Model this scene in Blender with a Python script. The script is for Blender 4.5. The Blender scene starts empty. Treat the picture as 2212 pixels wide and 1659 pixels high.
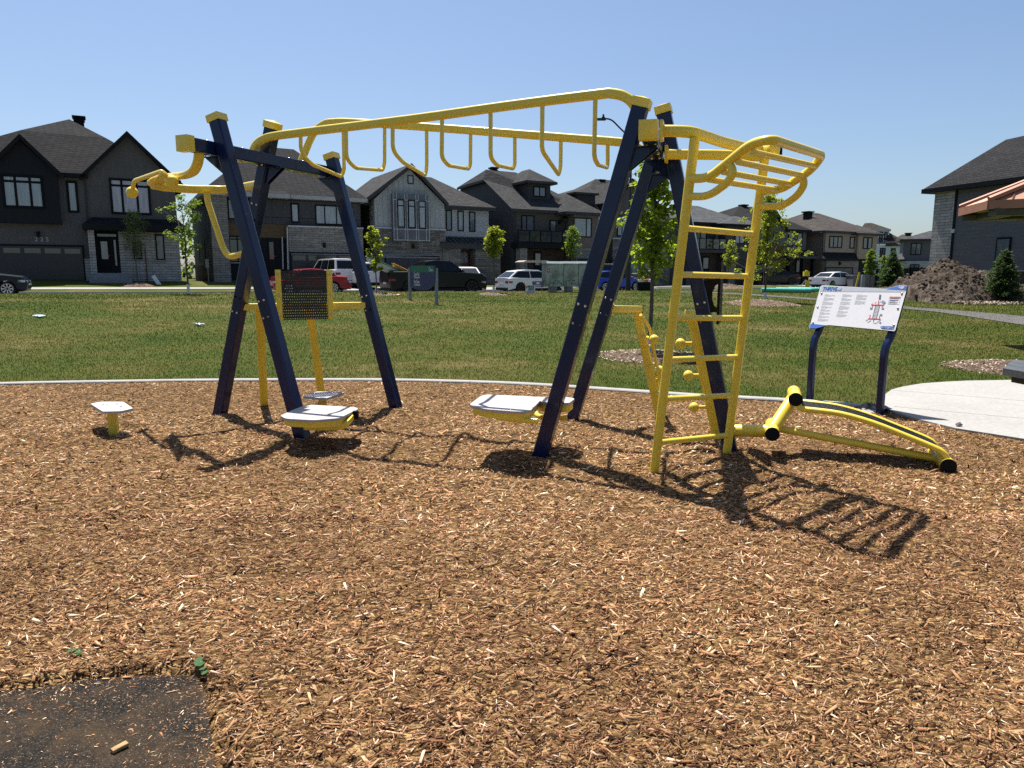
import bpy, math, random
import numpy as np
from mathutils import Vector, Matrix, noise as mnoise
rnd = random.Random(11)
C = bpy.context.scene.collection
scene = bpy.context.scene

# ------------------------------------------------------------------ camera model
PW, PH = 2212.0, 1659.0
FPX = PW * 2870 / 4096
PITCH = math.atan((PH / 2 - 594) / FPX)
EYE = Vector((0, 0, 1.5))

def ray(x, y):
    a = (x - PW / 2) / FPX; b = -(y - PH / 2) / FPX
    return Vector((a, math.cos(PITCH) + b * math.sin(PITCH), -math.sin(PITCH) + b * math.cos(PITCH)))
def G(x, y, z=0.0):
    d = ray(x, y); return EYE + d * ((z - 1.5) / d.z)
def PL(x, y, o, n):
    d = ray(x, y); n = Vector(n); return EYE + d * ((Vector(o) - EYE).dot(n) / d.dot(n))
def VP(x, y, a, b):
    a = Vector(a); b = Vector(b); return PL(x, y, a, (b.y - a.y, a.x - b.x, 0))
def DY(x, y, Y):
    d = ray(x, y); return EYE + d * (Y / d.y)
def src(x, y): return (x / 1.85172, y / 1.85172)

# ------------------------------------------------------------------ street frame and terrain
SD = Vector((.875, .4841, 0)).normalized(); MD = Vector((SD.y, -SD.x, 0)); P0 = Vector((-29, 44, 0))
SANG = math.atan2(SD.y, SD.x)
def tu(x, y):
    d = Vector((x, y, 0)) - P0; return d.dot(SD), d.dot(MD)
def tuw(t, u, z=0):
    p = P0 + SD * t + MD * u; return Vector((p.x, p.y, z))
TK = [-60, 0, 15, 26, 40, 75, 120]
HG = [1.3, 1.2, 1.0, .85, .6, .4, .4]
ZR = [.55, .5, .4, .33, .3, .3, .3]
def lerpk(t, K, V): return float(np.interp(t, K, V))
def profile(t):
    h = lerpk(t, TK, HG); r = lerpk(t, TK, ZR)
    return ([-400, -1, 0, 6.2, 7.7, 8.2, 8.3, 14.5, 14.62, 15.2, 20, 26, 33, 40, 120],
            [h, h, h, r + .22, r + .17, r + .14, r, r, r + .13, r + .22, r * .95 + .15, r * .72 + .08, .10, -.06, -.06])
UK = profile(0)[0]
def T(x, y):
    t, u = tu(x, y); K, V = profile(t); return float(np.interp(u, K, V))
def GT(x, y, off=0.0):
    """where the line of sight through a photo point meets the ground"""
    d = ray(x, y); s = 3.0; st = .2
    while s < 260:
        p = EYE + d * s
        if p.z <= T(p.x, p.y) + off: break
        s += st
    lo, hi = s - st, s
    for _ in range(24):
        m = (lo + hi) / 2; p = EYE + d * m
        if p.z <= T(p.x, p.y) + off: hi = m
        else: lo = m
    return EYE + d * hi

# ------------------------------------------------------------------ object helpers
XF = {}
def thing(name, label, cat, loc=(0, 0, 0), rotz=0.0, group=None):
    o = bpy.data.objects.new(name, None); C.objects.link(o)
    o.location = loc; o.rotation_euler = (0, 0, rotz); o.empty_display_size = .1
    o['label'] = label; o['category'] = cat
    if group: o['group'] = group
    XF[o.name] = Matrix.Translation(Vector(loc)) @ Matrix.Rotation(rotz, 4, 'Z')
    return o
def tag(o, label=None, cat=None, group=None, kind=None):
    if label: o['label'] = label
    if cat: o['category'] = cat
    if group: o['group'] = group
    if kind: o['kind'] = kind
    return o
def copy_tree(o, parent=None):
    c = o.copy(); C.objects.link(c); c.parent = parent
    for ch in list(o.children): copy_tree(ch, c)
    return c

def fillet(pts, r, n=6):
    pts = [Vector(p) for p in pts]; out = [pts[0]]
    for i in range(1, len(pts) - 1):
        a, b, c = pts[i - 1], pts[i], pts[i + 1]
        rr = min(r, (a - b).length * .48, (c - b).length * .48)
        p = b + (a - b).normalized() * rr; q = b + (c - b).normalized() * rr
        for k in range(n + 1):
            s = k / n; out.append((p * (1 - s) + b * s) * (1 - s) + (b * (1 - s) + q * s) * s)
    out.append(pts[-1]); return out
def smooth_path(pts, n=5):
    pts = [Vector(p) for p in pts]; P = [pts[0] * 2 - pts[1]] + pts + [pts[-1] * 2 - pts[-2]]; out = []
    for i in range(1, len(P) - 2):
        for k in range(n):
            s = k / n; a, b, c, d = P[i - 1], P[i], P[i + 1], P[i + 2]
            out.append(.5 * ((2 * b) + (c - a) * s + (2 * a - 5 * b + 4 * c - d) * s * s + (3 * b - a - 3 * c + d) * s ** 3))
    out.append(pts[-1]); return out

class MB:
    def __init__(s): s.v = []; s.f = []; s.m = []; s.cm = 0
    def poly(s, pts, mi=None):
        i = len(s.v); s.v += [tuple(p) for p in pts]; s.f.append(tuple(range(i, i + len(pts)))); s.m.append(s.cm if mi is None else mi)
    def add(s, vs, fs):
        i = len(s.v); s.v += [tuple(p) for p in vs]; s.f += [tuple(i + k for k in q) for q in fs]; s.m += [s.cm] * len(fs)
    def box(s, x0, x1, y0, y1, z0, z1):
        if x1 < x0: x0, x1 = x1, x0
        if y1 < y0: y0, y1 = y1, y0
        if z1 < z0: z0, z1 = z1, z0
        s.add([(x0, y0, z0), (x1, y0, z0), (x1, y1, z0), (x0, y1, z0), (x0, y0, z1), (x1, y0, z1), (x1, y1, z1), (x0, y1, z1)],
              [(0, 3, 2, 1), (4, 5, 6, 7), (0, 1, 5, 4), (1, 2, 6, 5), (2, 3, 7, 6), (3, 0, 4, 7)])
    def obox(s, c, ax, ay, az, hx, hy, hz):
        c = Vector(c); ax, ay, az = Vector(ax).normalized() * hx, Vector(ay).normalized() * hy, Vector(az).normalized() * hz
        s.add([c + ax * i + ay * j + az * k for k in (-1, 1) for i, j in ((-1, -1), (1, -1), (1, 1), (-1, 1))],
              [(0, 3, 2, 1), (4, 5, 6, 7), (0, 1, 5, 4), (1, 2, 6, 5), (2, 3, 7, 6), (3, 0, 4, 7)])
    def slab(s, pts, d):
        """polygon (list of points) thickened along vector d"""
        n = len(pts); d = Vector(d); a = [Vector(p) for p in pts]; b = [p + d for p in a]
        s.add(a + b, [tuple(range(n))[::-1], tuple(range(n, 2 * n))] + [(i, (i + 1) % n, n + (i + 1) % n, n + i) for i in range(n)])
    def sweep(s, pts, prof, ref=None, scale=None, caps=True):
        pts = [Vector(p) for p in pts]; n = len(pts); k = len(prof); base = len(s.v); prev = None
        for i, p in enumerate(pts):
            t = (pts[min(i + 1, n - 1)] - pts[max(i - 1, 0)]).normalized()
            if ref is not None: a = Vector(ref)
            elif prev is None: a = Vector((0, 0, 1)) if abs(t.z) < .9 else Vector((1, 0, 0))
            else: a = prev
            a = (a - t * a.dot(t)).normalized(); prev = a; b = t.cross(a)
            sc = 1 if scale is None else scale[i]
            for (u, w) in prof: s.v.append(tuple(p + a * (u * sc) + b * (w * sc)))
        for i in range(n - 1):
            for j in range(k):
                q = (j + 1) % k; s.f.append((base + i * k + j, base + i * k + q, base + (i + 1) * k + q, base + (i + 1) * k + j)); s.m.append(s.cm)
        if caps:
            s.f.append(tuple(base + j for j in range(k))[::-1]); s.m.append(s.cm)
            s.f.append(tuple(base + (n - 1) * k + j for j in range(k))); s.m.append(s.cm)
    def tube(s, pts, r, seg=12, scale=None): s.sweep(pts, [(r * math.cos(2 * math.pi * i / seg), r * math.sin(2 * math.pi * i / seg)) for i in range(seg)], scale=scale)
    def rect(s, pts, w, h, ref, r=.012):
        pr = []
        for cx, cy, a0 in ((w / 2 - r, h / 2 - r, 0), (-w / 2 + r, h / 2 - r, 90), (-w / 2 + r, -h / 2 + r, 180), (w / 2 - r, -h / 2 + r, 270)):
            for k in range(3):
                a = math.radians(a0 + 45 * k); pr.append((cx + r * math.cos(a), cy + r * math.sin(a)))
        s.sweep(pts, pr, ref)
    def ball(s, c, r, n=16, m=10, sz=1.0):
        c = Vector(c); vs = [c + Vector((0, 0, r * sz))]; fs = []
        for i in range(1, m):
            th = math.pi * i / m
            for j in range(n): ph = 2 * math.pi * j / n; vs.append(c + Vector((r * math.sin(th) * math.cos(ph), r * math.sin(th) * math.sin(ph), r * sz * math.cos(th))))
        vs.append(c - Vector((0, 0, r * sz))); L = len(vs) - 1
        for j in range(n): fs.append((0, 1 + j, 1 + (j + 1) % n)); fs.append((L, L - n + (j + 1) % n, L - n + j))
        for i in range(m - 2):
            for j in range(n): a = 1 + i * n; fs.append((a + j, a + n + j, a + n + (j + 1) % n, a + (j + 1) % n))
        s.add(vs, fs)
    def build(s, name, mat, parent=None, world=True, origin=None, smooth=False, angle=40):
        v = s.v
        if parent is not None:
            M = XF[parent.name]
            if world: iv = M.inverted(); v = [tuple(iv @ Vector(p)) for p in v]
        elif origin is not None: v = [(p[0] - origin[0], p[1] - origin[1], p[2] - origin[2]) for p in v]
        me = bpy.data.meshes.new(name); me.from_pydata(v, [], s.f)
        for m in (mat if isinstance(mat, (list, tuple)) else [mat]): me.materials.append(m)
        if any(s.m): me.polygons.foreach_set('material_index', s.m)
        me.update()
        if smooth:
            me.polygons.foreach_set('use_smooth', [True] * len(me.polygons))
            try: me.set_sharp_from_angle(angle=math.radians(angle))
            except Exception: pass
        o = bpy.data.objects.new(name, me); C.objects.link(o)
        if parent is not None: o.parent = parent; XF[o.name] = XF[parent.name]
        elif origin is not None: o.location = origin; XF[o.name] = Matrix.Translation(Vector(origin))
        else: XF[o.name] = Matrix.Identity(4)
        return o

def np_mesh(name, V, F, mat, col=None, k=4):
    """fast mesh from numpy arrays; col = one colour per vertex"""
    me = bpy.data.meshes.new(name); V = np.ascontiguousarray(V, np.float32); F = np.ascontiguousarray(F, np.int32)
    me.vertices.add(len(V)); me.vertices.foreach_set('co', V.ravel())
    me.loops.add(F.size); me.loops.foreach_set('vertex_index', F.ravel())
    me.polygons.add(len(F)); me.polygons.foreach_set('loop_start', np.arange(len(F), dtype=np.int32) * k)
    me.polygons.foreach_set('loop_total', np.full(len(F), k, np.int32))
    me.update(calc_edges=True)
    if col is not None:
        a = me.color_attributes.new('tint', 'FLOAT_COLOR', 'POINT')
        c = np.ones((len(V), 4), np.float32); c[:, :3] = col; a.data.foreach_set('color', c.ravel())
    me.materials.append(mat); me.validate()
    o = bpy.data.objects.new(name, me); C.objects.link(o); XF[o.name] = Matrix.Identity(4); return o

# ------------------------------------------------------------------ materials
class NT:
    def __init__(s, name):
        s.mat = bpy.data.materials.new(name); s.mat.use_nodes = True; s.t = s.mat.node_tree; s.t.nodes.clear()
        s.out = s.n('ShaderNodeOutputMaterial'); s.b = s.n('ShaderNodeBsdfPrincipled'); s.l(s.b.outputs[0], s.out.inputs[0])
    def n(s, ty, **kw):
        nd = s.t.nodes.new(ty)
        for k, v in kw.items(): setattr(nd, k, v)
        return nd
    def l(s, a, b): s.t.links.new(a, b)
    def set(s, **kw):
        for k, v in kw.items():
            i = s.b.inputs[k.replace('_', ' ')]
            i.default_value = (*v, 1) if isinstance(v, tuple) and len(v) == 3 else v
        if kw.get('Roughness', 0) >= .6 and 'Specular_IOR_Level' not in kw: s.b.inputs['Specular IOR Level'].default_value = .12
        return s
    def coord(s, kind='Object', scale=None):
        c = s.n('ShaderNodeTexCoord').outputs[kind]
        if scale:
            m = s.n('ShaderNodeMapping'); m.inputs['Scale'].default_value = scale; s.l(c, m.inputs[0]); c = m.outputs[0]
        return c
    def noise(s, co, scale, detail=3, rough=.5, out=0):
        nd = s.n('ShaderNodeTexNoise'); nd.inputs['Scale'].default_value = scale; nd.inputs['Detail'].default_value = detail; nd.inputs['Roughness'].default_value = rough
        s.l(co, nd.inputs['Vector']); return nd.outputs[out]
    def ramp(s, f, stops, interp='LINEAR'):
        r = s.n('ShaderNodeValToRGB'); r.color_ramp.interpolation = interp; e = r.color_ramp.elements
        while len(e) < len(stops): e.new(.5)
        for i, (p, c) in enumerate(stops): e[i].position = p; e[i].color = (*c, 1) if len(c) == 3 else c
        s.l(f, r.inputs[0]); return r.outputs[0]
    def mix(s, f, a, b, mode='MIX'):
        m = s.n('ShaderNodeMix', data_type='RGBA', blend_type=mode)
        for i, x in ((0, f), (6, a), (7, b)):
            if hasattr(x, 'links') or hasattr(x, 'is_linked'): s.l(x, m.inputs[i])
            else: m.inputs[i].default_value = x if i == 0 else (*x, 1)
        return m.outputs[2]
    def math(s, op, a, b=None):
        m = s.n('ShaderNodeMath', operation=op)
        for i, x in ((0, a), (1, b)):
            if x is None: continue
            if hasattr(x, 'is_linked'): s.l(x, m.inputs[i])
            else: m.inputs[i].default_value = x
        return m.outputs[0]
    def bump(s, h, strength=.3, dist=.01):
        b = s.n('ShaderNodeBump'); b.inputs['Strength'].default_value = strength; b.inputs['Distance'].default_value = dist
        s.l(h, b.inputs['Height']); s.l(b.outputs[0], s.b.inputs['Normal'])
    def wallco(s, sx=1, sz=1):
        sp = s.n('ShaderNodeSeparateXYZ'); s.l(s.coord('Object'), sp.inputs[0])
        cb = s.n('ShaderNodeCombineXYZ'); a = s.math('ADD', sp.outputs[0], sp.outputs[1])
        s.l(s.math('MULTIPLY', a, sx), cb.inputs[0]); s.l(s.math('MULTIPLY', sp.outputs[2], sz), cb.inputs[1]); return cb.outputs[0], a, sp.outputs[2]

def paint(name, col, rough=.4, metal=0.0, var=.12, coat=0.0, bumpy=0.0, scale=3.0):
    m = NT(name); co = m.coord('Object'); nz = m.noise(co, scale, 4, .6)
    c = m.ramp(nz, [(.3, tuple(x * (1 - var) for x in col)), (.7, tuple(min(1, x * (1 + var)) for x in col))])
    m.l(c, m.b.inputs['Base Color']); m.set(Metallic=metal)
    rr = m.ramp(m.noise(co, scale * 4, 3), [(.3, (rough * .85,) * 3), (.7, (min(1, rough * 1.15),) * 3)]); m.l(rr, m.b.inputs['Roughness'])
    if rough >= .6: m.set(Specular_IOR_Level=.12)
    if coat: m.set(Coat_Weight=coat, Coat_Roughness=.08)
    if bumpy: m.bump(m.noise(co, scale * 12, 4), bumpy, .01)
    return m.mat

def boards(name, col, pitch=.18, vertical=False, rough=.65, line=.45, lw=.06):
    """lap siding (horizontal) or board and batten (vertical)"""
    m = NT(name); co, a, z = m.wallco()
    fr = m.math('FRACT', m.math('MULTIPLY', a if vertical else z, 1 / pitch))
    mask = m.ramp(fr, [(0, (0, 0, 0)), (lw, (1, 1, 1)), (1 - .01, (1, 1, 1)), (1, (.3, .3, .3))])
    nz = m.noise(m.coord('Object', (1, 1, 6) if not vertical else (6, 6, 1)), 1.2, 4)
    base = m.ramp(nz, [(.3, tuple(x * .88 for x in col)), (.7, tuple(x * 1.12 for x in col))])
    m.l(m.mix(mask, tuple(x * line for x in col), base), m.b.inputs['Base Color']); m.set(Roughness=rough)
    m.bump(mask if vertical else fr, .5, .012); return m.mat

def masonry(name, c1, c2, cm, bw=.55, rh=.2, mort=.012, off=.5, rough=.85, sq=1.0):
    m = NT(name); co, a, z = m.wallco()
    b = m.n('ShaderNodeTexBrick'); m.l(co, b.inputs['Vector']); b.offset = off; b.squash = sq; b.squash_frequency = 3
    b.inputs['Color1'].default_value = (*c1, 1); b.inputs['Color2'].default_value = (*c2, 1); b.inputs['Mortar'].default_value = (*cm, 1)
    b.inputs['Scale'].default_value = 1; b.inputs['Mortar Size'].default_value = mort; b.inputs['Brick Width'].default_value = bw; b.inputs['Row Height'].default_value = rh
    b.inputs['Bias'].default_value = -.1
    nz = m.ramp(m.noise(co, 2.5, 5, .65), [(.25, (.75,) * 3), (.75, (1.2,) * 3)])
    m.l(m.mix(1.0, b.outputs[0], nz, 'MULTIPLY'), m.b.inputs['Base Color']); m.set(Roughness=rough)
    h = m.math('ADD', m.math('MULTIPLY', b.outputs[1], -1.0), m.math('MULTIPLY', m.noise(co, 14, 4), .5)); m.bump(h, .6, .015); return m.mat

def shingles(name, c1, c2):
    m = NT(name); co, a, z = m.wallco(1, 1.35)
    b = m.n('ShaderNodeTexBrick'); m.l(co, b.inputs['Vector']); b.offset = .37
    b.inputs['Color1'].default_value = (*c1, 1); b.inputs['Color2'].default_value = (*c2, 1); b.inputs['Mortar'].default_value = tuple(x * .35 for x in c1) + (1,)
    b.inputs['Scale'].default_value = 1; b.inputs['Mortar Size'].default_value = .034; b.inputs['Mortar Smooth'].default_value = .5; b.inputs['Brick Width'].default_value = .42; b.inputs['Row Height'].default_value = .18
    nz = m.ramp(m.noise(m.coord('Object'), 5, 5, .7), [(.25, (.7,) * 3), (.75, (1.3,) * 3)])
    m.l(m.mix(1.0, b.outputs[0], nz, 'MULTIPLY'), m.b.inputs['Base Color']); m.set(Roughness=.95)
    m.bump(m.math('MULTIPLY', b.outputs[1], -1.0), .7, .02); return m.mat

def pane(name, col, rough=.08):
    m = NT(name); co = m.coord('Object', (9, 9, .6)); nz = m.noise(co, 1.5, 2)
    m.l(m.ramp(nz, [(.35, tuple(x * .75 for x in col)), (.65, tuple(x * 1.2 for x in col))]), m.b.inputs['Base Color'])
    m.set(Roughness=rough, IOR=1.6, Coat_Weight=.6, Coat_Roughness=.03); return m.mat

YEL = paint('yellow powder coat', (.76, .57, .050), .38, 0, .04, .3)
NAVY = paint('navy powder coat', (.0050, .012, .054), .24, 0, .15, .12, .04)
for _n in NAVY.node_tree.nodes:
    if _n.type == 'BSDF_PRINCIPLED': _n.inputs['Specular IOR Level'].default_value = .3
DECK = paint('grey deck board', (.40, .38, .37), .7, 0, .07, 0, .1, 9)
BLK = paint('black plastic', (.007, .007, .0075), .6, 0, .2)
STEEL = paint('steel bolt', (.55, .53, .5), .25, 1.0, .1)
CHAR = paint('charcoal steel', (.02, .02, .022), .4, .3, .2)
# ================================================================== fitness structure
A0, B0, C0, D0, E0, F0 = [G(*q) for q in [(655, 950), (475, 897), (857, 887), (1165, 992), (1235, 913), (1580, 982)]]
BD = Vector((.33, .944, 0)).normalized(); ND = Vector((BD.y, -BD.x, 0)); UP = Vector((0, 0, 1))
rig = thing('outdoor_fitness_rig', 'large navy and yellow outdoor climbing and exercise rig standing on wood chips', 'fitness equipment', (-.1, 6.6, 0))
tops = dict(A=(467, 250), B=(590, 266), C=(715, 334), D=(1388, 216), E=(1412, 332), F=(1432, 232))
legs = {}
_b = MB(); _b.ball((0, 0, 0), 1, 8, 6); _bm = None
def bolts(pts, r, parent):
    global _bm
    if _bm is None:
        _bm = bpy.data.meshes.new('bolt'); _bm.from_pydata(_b.v, [], _b.f); _bm.materials.append(STEEL); _bm.polygons.foreach_set('use_smooth', [True] * len(_bm.polygons)); _bm.update()
    for p in pts:
        o = bpy.data.objects.new('bolt', _bm); C.objects.link(o); o.parent = parent; o.location = XF[parent.name].inverted() @ Vector(p); o.scale = (r, r, r)
LW = .115
def leg_pt(k, z):
    f, t = legs[k]; return f + (t - f) * (z / t.z)
for k, f0 in zip('ABCDEF', (A0, B0, C0, D0, E0, F0)):
    t0 = PL(*tops[k], f0, BD); legs[k] = (f0, t0)
    if k == 'E': t0 = f0 + (t0 - f0) * 1.0
    dr = (t0 - f0).normalized(); m = MB(); m.rect([f0 - dr * .12, t0], LW, LW, BD, .012)
    lg = m.build('leg', NAVY, rig, smooth=True, angle=15)
    if k != 'E':
        c = MB(); px = dr.cross(BD).normalized(); o = t0 - dr * .055; h = LW / 2 + .008
        cs = [o + BD * (h * i) + px * (h * j) for i, j in ((-1, -1), (1, -1), (1, 1), (-1, 1))]
        up = [q + dr * .062 for q in cs]; ap = o + dr * .082
        c.add(cs + up + [ap], [(3, 2, 1, 0)] + [(i, (i + 1) % 4, 4 + (i + 1) % 4, 4 + i) for i in range(4)] + [(4 + i, 4 + (i + 1) % 4, 8) for i in range(4)])
        c.build('end_cap', YEL, rig)
    bq_ = []
    zz = [1.12, 1.27] + ([2.05, 2.2] if k in 'B' else [])
    for z in zz:
        p = leg_pt(k, z)
        for sgn in (-1, 1):
            q = p - BD * (LW / 2 + .003) + px * (.028 * sgn) if k != 'E' else p - BD * (LW / 2 + .003) + dr.cross(BD) * (.028 * sgn)
            bq_.append(q)
        bolts(bq_, .012, rig)

def beam(p_near, p_far, z, name='cross_beam'):
    a = Vector((p_near[0], p_near[1], z)); b = Vector((p_far[0], p_far[1], z)); d = (b - a).normalized()
    m = MB(); m.rect([a, b], LW, LW, UP, .012); m.build(name, NAVY, rig, smooth=True, angle=15)
    sd = d.cross(UP)
    for q, s_ in ((a, -1), (b, 1)):
        c = MB(); h = LW / 2 + .009; base = q - d * (s_ * .05)
        cs = [base + sd * (h * i) + UP * (h * j) for i, j in ((-1, -1), (1, -1), (1, 1), (-1, 1))]
        fr = [p + d * (s_ * .082) for p in cs]; ap = base + d * (s_ * .09)
        ring = [(i, (i + 1) % 4, 4 + (i + 1) % 4, 4 + i) for i in range(4)] + [(4 + i, 4 + (i + 1) % 4, 8) for i in range(4)] + [(3, 2, 1, 0)]
        c.add(cs + fr + [ap], ring); c.build('end_cap', YEL, rig)
    bt = []; L = (b - a).length
    for s_ in np.linspace(.12, .94, 9):
        for off in (-.03, .03):
            bt.append(a + d * (L * s_) + sd * off - UP * (LW / 2 + .002))
            if off > 0 and s_ < .8: bt.append(a + d * (L * s_) + UP * (LW / 2 + .002))
    bolts(bt, .012, rig)
    return a, b, d
ZL, ZRB = 2.62, 2.5
bl = leg_pt('A', ZL) - ND * .118; cl = leg_pt('C', ZL) - ND * .118; dl = (cl - bl).normalized()
LA, LB, LDIR = beam(bl - dl * .33, cl + dl * .17, ZL)
dr_ = leg_pt('D', ZRB) + ND * .118; er = leg_pt('E', ZRB) + ND * .118; ddr = (er - dr_).normalized()
RA, RB, RDIR = beam(dr_ - ddr * .27 + Vector((.03, 0, 0)), er + ddr * .2, ZRB)
# gusset brackets under the beams
def gusset(k, bz, side):
    p = leg_pt(k, bz - LW / 2 - .01); d = ND * side; m = MB()
    q = p + d * (LW * .52); ld = -leg_dir(k)
    for off in (-.03, .03):
        o = q + BD * off
        m.slab([o, o + d * .15, o + d * .15 - UP * .015, o + ld * .17], BD * .008)
    m.obox(q + d * .07 - UP * .004, d, BD, UP, .085, .055, .005)
    m.build('bracket', NAVY, rig)
def leg_dir(k): f, t = legs[k]; return (t - f).normalized()
for k, s_ in (('A', -1), ('C', -1), ('B', 1)): gusset(k, ZL, s_)
for k, s_ in (('D', 1), ('E', 1), ('F', -1)): gusset(k, ZRB, s_)

# monkey bar rails
aN, bN = G(545, 330, 2.68), Vector((1.09, 5.75, 2.55)); aF, bF = G(647, 356, 2.68), Vector((1.34, 6.7, 2.55))
N = lambda x, y: VP(x, y, aN, bN)
Fr = lambda x, y: VP(x, y, aF, bF)
dn = (bN - aN); dn.z = 0; dn.normalize(); ref = Vector((dn.y, -dn.x, 0))
near = [N(543, 336), N(552, 314), N(568, 301), N(592, 294), N(653, 286), N(891, 257), N(1100, 228), N(1290, 204), N(1322, 202), N(1348, 208), N(1366, 222), N(1380, 246), N(1392, 278)]
m = MB(); m.rect(smooth_path(near, 4), .052, .078, ref, .02); m.build('top_rail', YEL, rig, smooth=True, angle=60)
far = [Fr(644, 368), Fr(655, 338), Fr(676, 290), Fr(700, 268), Fr(722, 264), Fr(760, 264), Fr(900, 273), Fr(1100, 288), Fr(1242, 299), Fr(1330, 306), Fr(1368, 312), Fr(1392, 330)]
m = MB(); m.rect(smooth_path(far, 4), .052, .078, ref, .02); m.build('top_rail', YEL, rig, smooth=True, angle=60)
def cpx(ox, oy, sc):
    return lambda x, y: ((ox + x * sc) / 1.85172, (oy + y * sc) / 1.85172)
c7 = cpx(1000, 330, 1650 / 2212)
rungs = [  # near top, near low, far low, far top in a zoom of the bars
    ((272, 285), (272, 375), (310, 430), (490, 505), (505, 470), (500, 250)),
    ((515, 255), (517, 410), (545, 457), (712, 470), (722, 430), (722, 245)),
    ((765, 225), (765, 365), (800, 415), (940, 500), (948, 450), (947, 262)),
    ((1030, 188), (1028, 405), (1050, 442), (1172, 463), (1182, 440), (1183, 280)),
    ((1290, 158), (1290, 405), (1312, 440), (1410, 462), (1420, 440), (1420, 298)),
    ((1568, 122), (1565, 365), (1590, 400), (1655, 495), (1665, 455), (1667, 318)),
    ((1852, 88), (1845, 400), (1858, 438), (1915, 456), (1918, 425), (1918, 335))]
for r_ in rungs:
    P = [N(*c7(*r_[0])), N(*c7(*r_[1])), N(*c7(*r_[2])), Fr(*c7(*r_[3])), Fr(*c7(*r_[4])), Fr(*c7(*r_[5]))]
    # bottom bend points sit between the two rails' planes
    P[2] = P[2] + (P[3] - P[2]) * .10
    m = MB(); m.tube(fillet(P, .10, 5), .0185, 10); m.build('hanging_rung', YEL, rig, smooth=True, angle=70)

# ladder and overhead cage
L1, L2 = G(1412, 1027), G(1568, 993); wd = (L2 - L1).normalized(); pd = Vector((wd.y, -wd.x, 0))
Lp = lambda x, y: PL(x, y, L1, wd)
Rp = lambda x, y: PL(x, y, L2, wd)
lt, rt = Lp(1501, 298), Rp(1652, 338)
for f0, t0 in ((L1, lt), (L2, rt)):
    m = MB(); d = (t0 - f0).normalized(); m.tube([f0 - d * .12, t0], .034, 16); m.build('ladder_rail', YEL, rig, smooth=True, angle=60)
def on(f0, t0, z): return f0 + (t0 - f0) * (z / t0.z)
for yl, yr in ((956, 940), (862, 854), (777, 771), (687, 687), (593, 597), (493, 506)):
    zl = Lp(1412 + (1027 - yl) * .121, yl).z; zr_ = Rp(1568 + (993 - yr) * .128, yr).z; z = (zl + zr_) / 2
    m = MB(); m.tube([on(L1, lt, zl), on(L2, rt, zr_)], .0225, 12); m.build('ladder_rung', YEL, rig, smooth=True, angle=60)
c3 = cpx(2300, 300, 1100 / 2028)
sL = [Lp(*c3(850, 765)), Lp(*c3(985, 760)), Lp(*c3(1120, 655)), Lp(*c3(1300, 505)), Lp(*c3(1395, 482))]
sR = [Rp(*c3(1362, 850)), Rp(*c3(1510, 852)), Rp(*c3(1690, 740)), Rp(*c3(1820, 640)), Rp(*c3(1845, 590))]
Q = smooth_path([sL[0], sL[1], sL[2], sL[3]], 4)
zt = (sL[4].z + sR[4].z) / 2
path = fillet([sL[0], sL[1], sL[3] * .5 + sL[4] * .5 + pd * .10, sL[4] + pd * .16 + wd * .10, sR[4] + pd * .02 - wd * .07, sR[2], sR[1], sR[0]], .16, 7)
path = fillet([sL[0], sL[1], sL[3], sL[4] + pd * .05, sR[4] - pd * .02, sR[2] * .6 + sR[3] * .4, sR[1], sR[0]], .17, 7)
m = MB(); m.tube(path, .03, 14); m.build('overhead_cage_frame', YEL, rig, smooth=True, angle=70)
def along(P, s):
    Ls = [(P[i + 1] - P[i]).length for i in range(len(P) - 1)]; t = s * sum(Ls)
    for i, l_ in enumerate(Ls):
        if t <= l_: return P[i] + (P[i + 1] - P[i]) * (t / l_)
        t -= l_
    return P[-1]
for p_, q_ in (((1310, 568), (1770, 672)), ((1200, 640), (1690, 742)), ((1090, 713), (1595, 805)), ((985, 770), (1500, 850))):
    a, b = Lp(*c3(*p_)), Rp(*c3(*q_)); m = MB(); m.tube([a, b], .021, 12); m.build('overhead_bar', YEL, rig, smooth=True, angle=60)
for Pf, pts in ((Lp, [(842, 895), (985, 897), (1120, 798), (1165, 730), (1160, 690), (1135, 650)]), (Rp, [(1362, 968), (1530, 970), (1640, 890), (1685, 820), (1688, 780), (1665, 738)])):
    m = MB(); m.tube(fillet([Pf(*c3(*q)) for q in pts], .09, 5), .026, 12); m.build('grab_handle', YEL, rig, smooth=True, angle=70)
# curved support tubes from the beam to the ladder
zb = ZRB + .0
t1 = [(640, 412), (760, 414), (870, 425), (980, 458), (1100, 497), (1300, 545), (1400, 556), (1450, 545), (1488, 560)]
P1 = [G(*c3(x, y), 2.47 - .07 * i / 8) for i, (x, y) in enumerate(t1)]
t2 = [(675, 585), (900, 587), (1200, 590), (1380, 600), (1460, 590), (1490, 570)]
P2 = [G(*c3(x, y), 2.47 - .07 * i / 5) for i, (x, y) in enumerate(t2)]
P2 = [P2[0], P2[0] * .6 + P1[-1] * .4 + Vector((.02, .12, 0)), P1[-1] + Vector((-.22, .20, .01)), P1[-1] + Vector((-.05, .10, 0)), P1[-1]]
sup0 = G(*c3(675, 585), 2.45); P2 = [sup0, G(*c3(1000, 588), 2.44), G(*c3(1300, 597), 2.43), G(*c3(1420, 600), 2.42)]
for P in (P1, P2):
    m = MB(); m.rect(smooth_path(P, 4), .078, .05, UP, .02); m.build('support_tube', YEL, rig, smooth=True, angle=60)
pc = G(*c3(1492, 560), 2.42); m = MB(); m.obox(pc, RDIR, ND, UP, .01, .035, .04); m.build('plug', BLK, rig)
for P in (P1, P2):
    m = MB(); m.obox(P[0], RDIR, ND, UP, .075, .012, .06)
    m.build('mounting_plate', YEL, rig)

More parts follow.
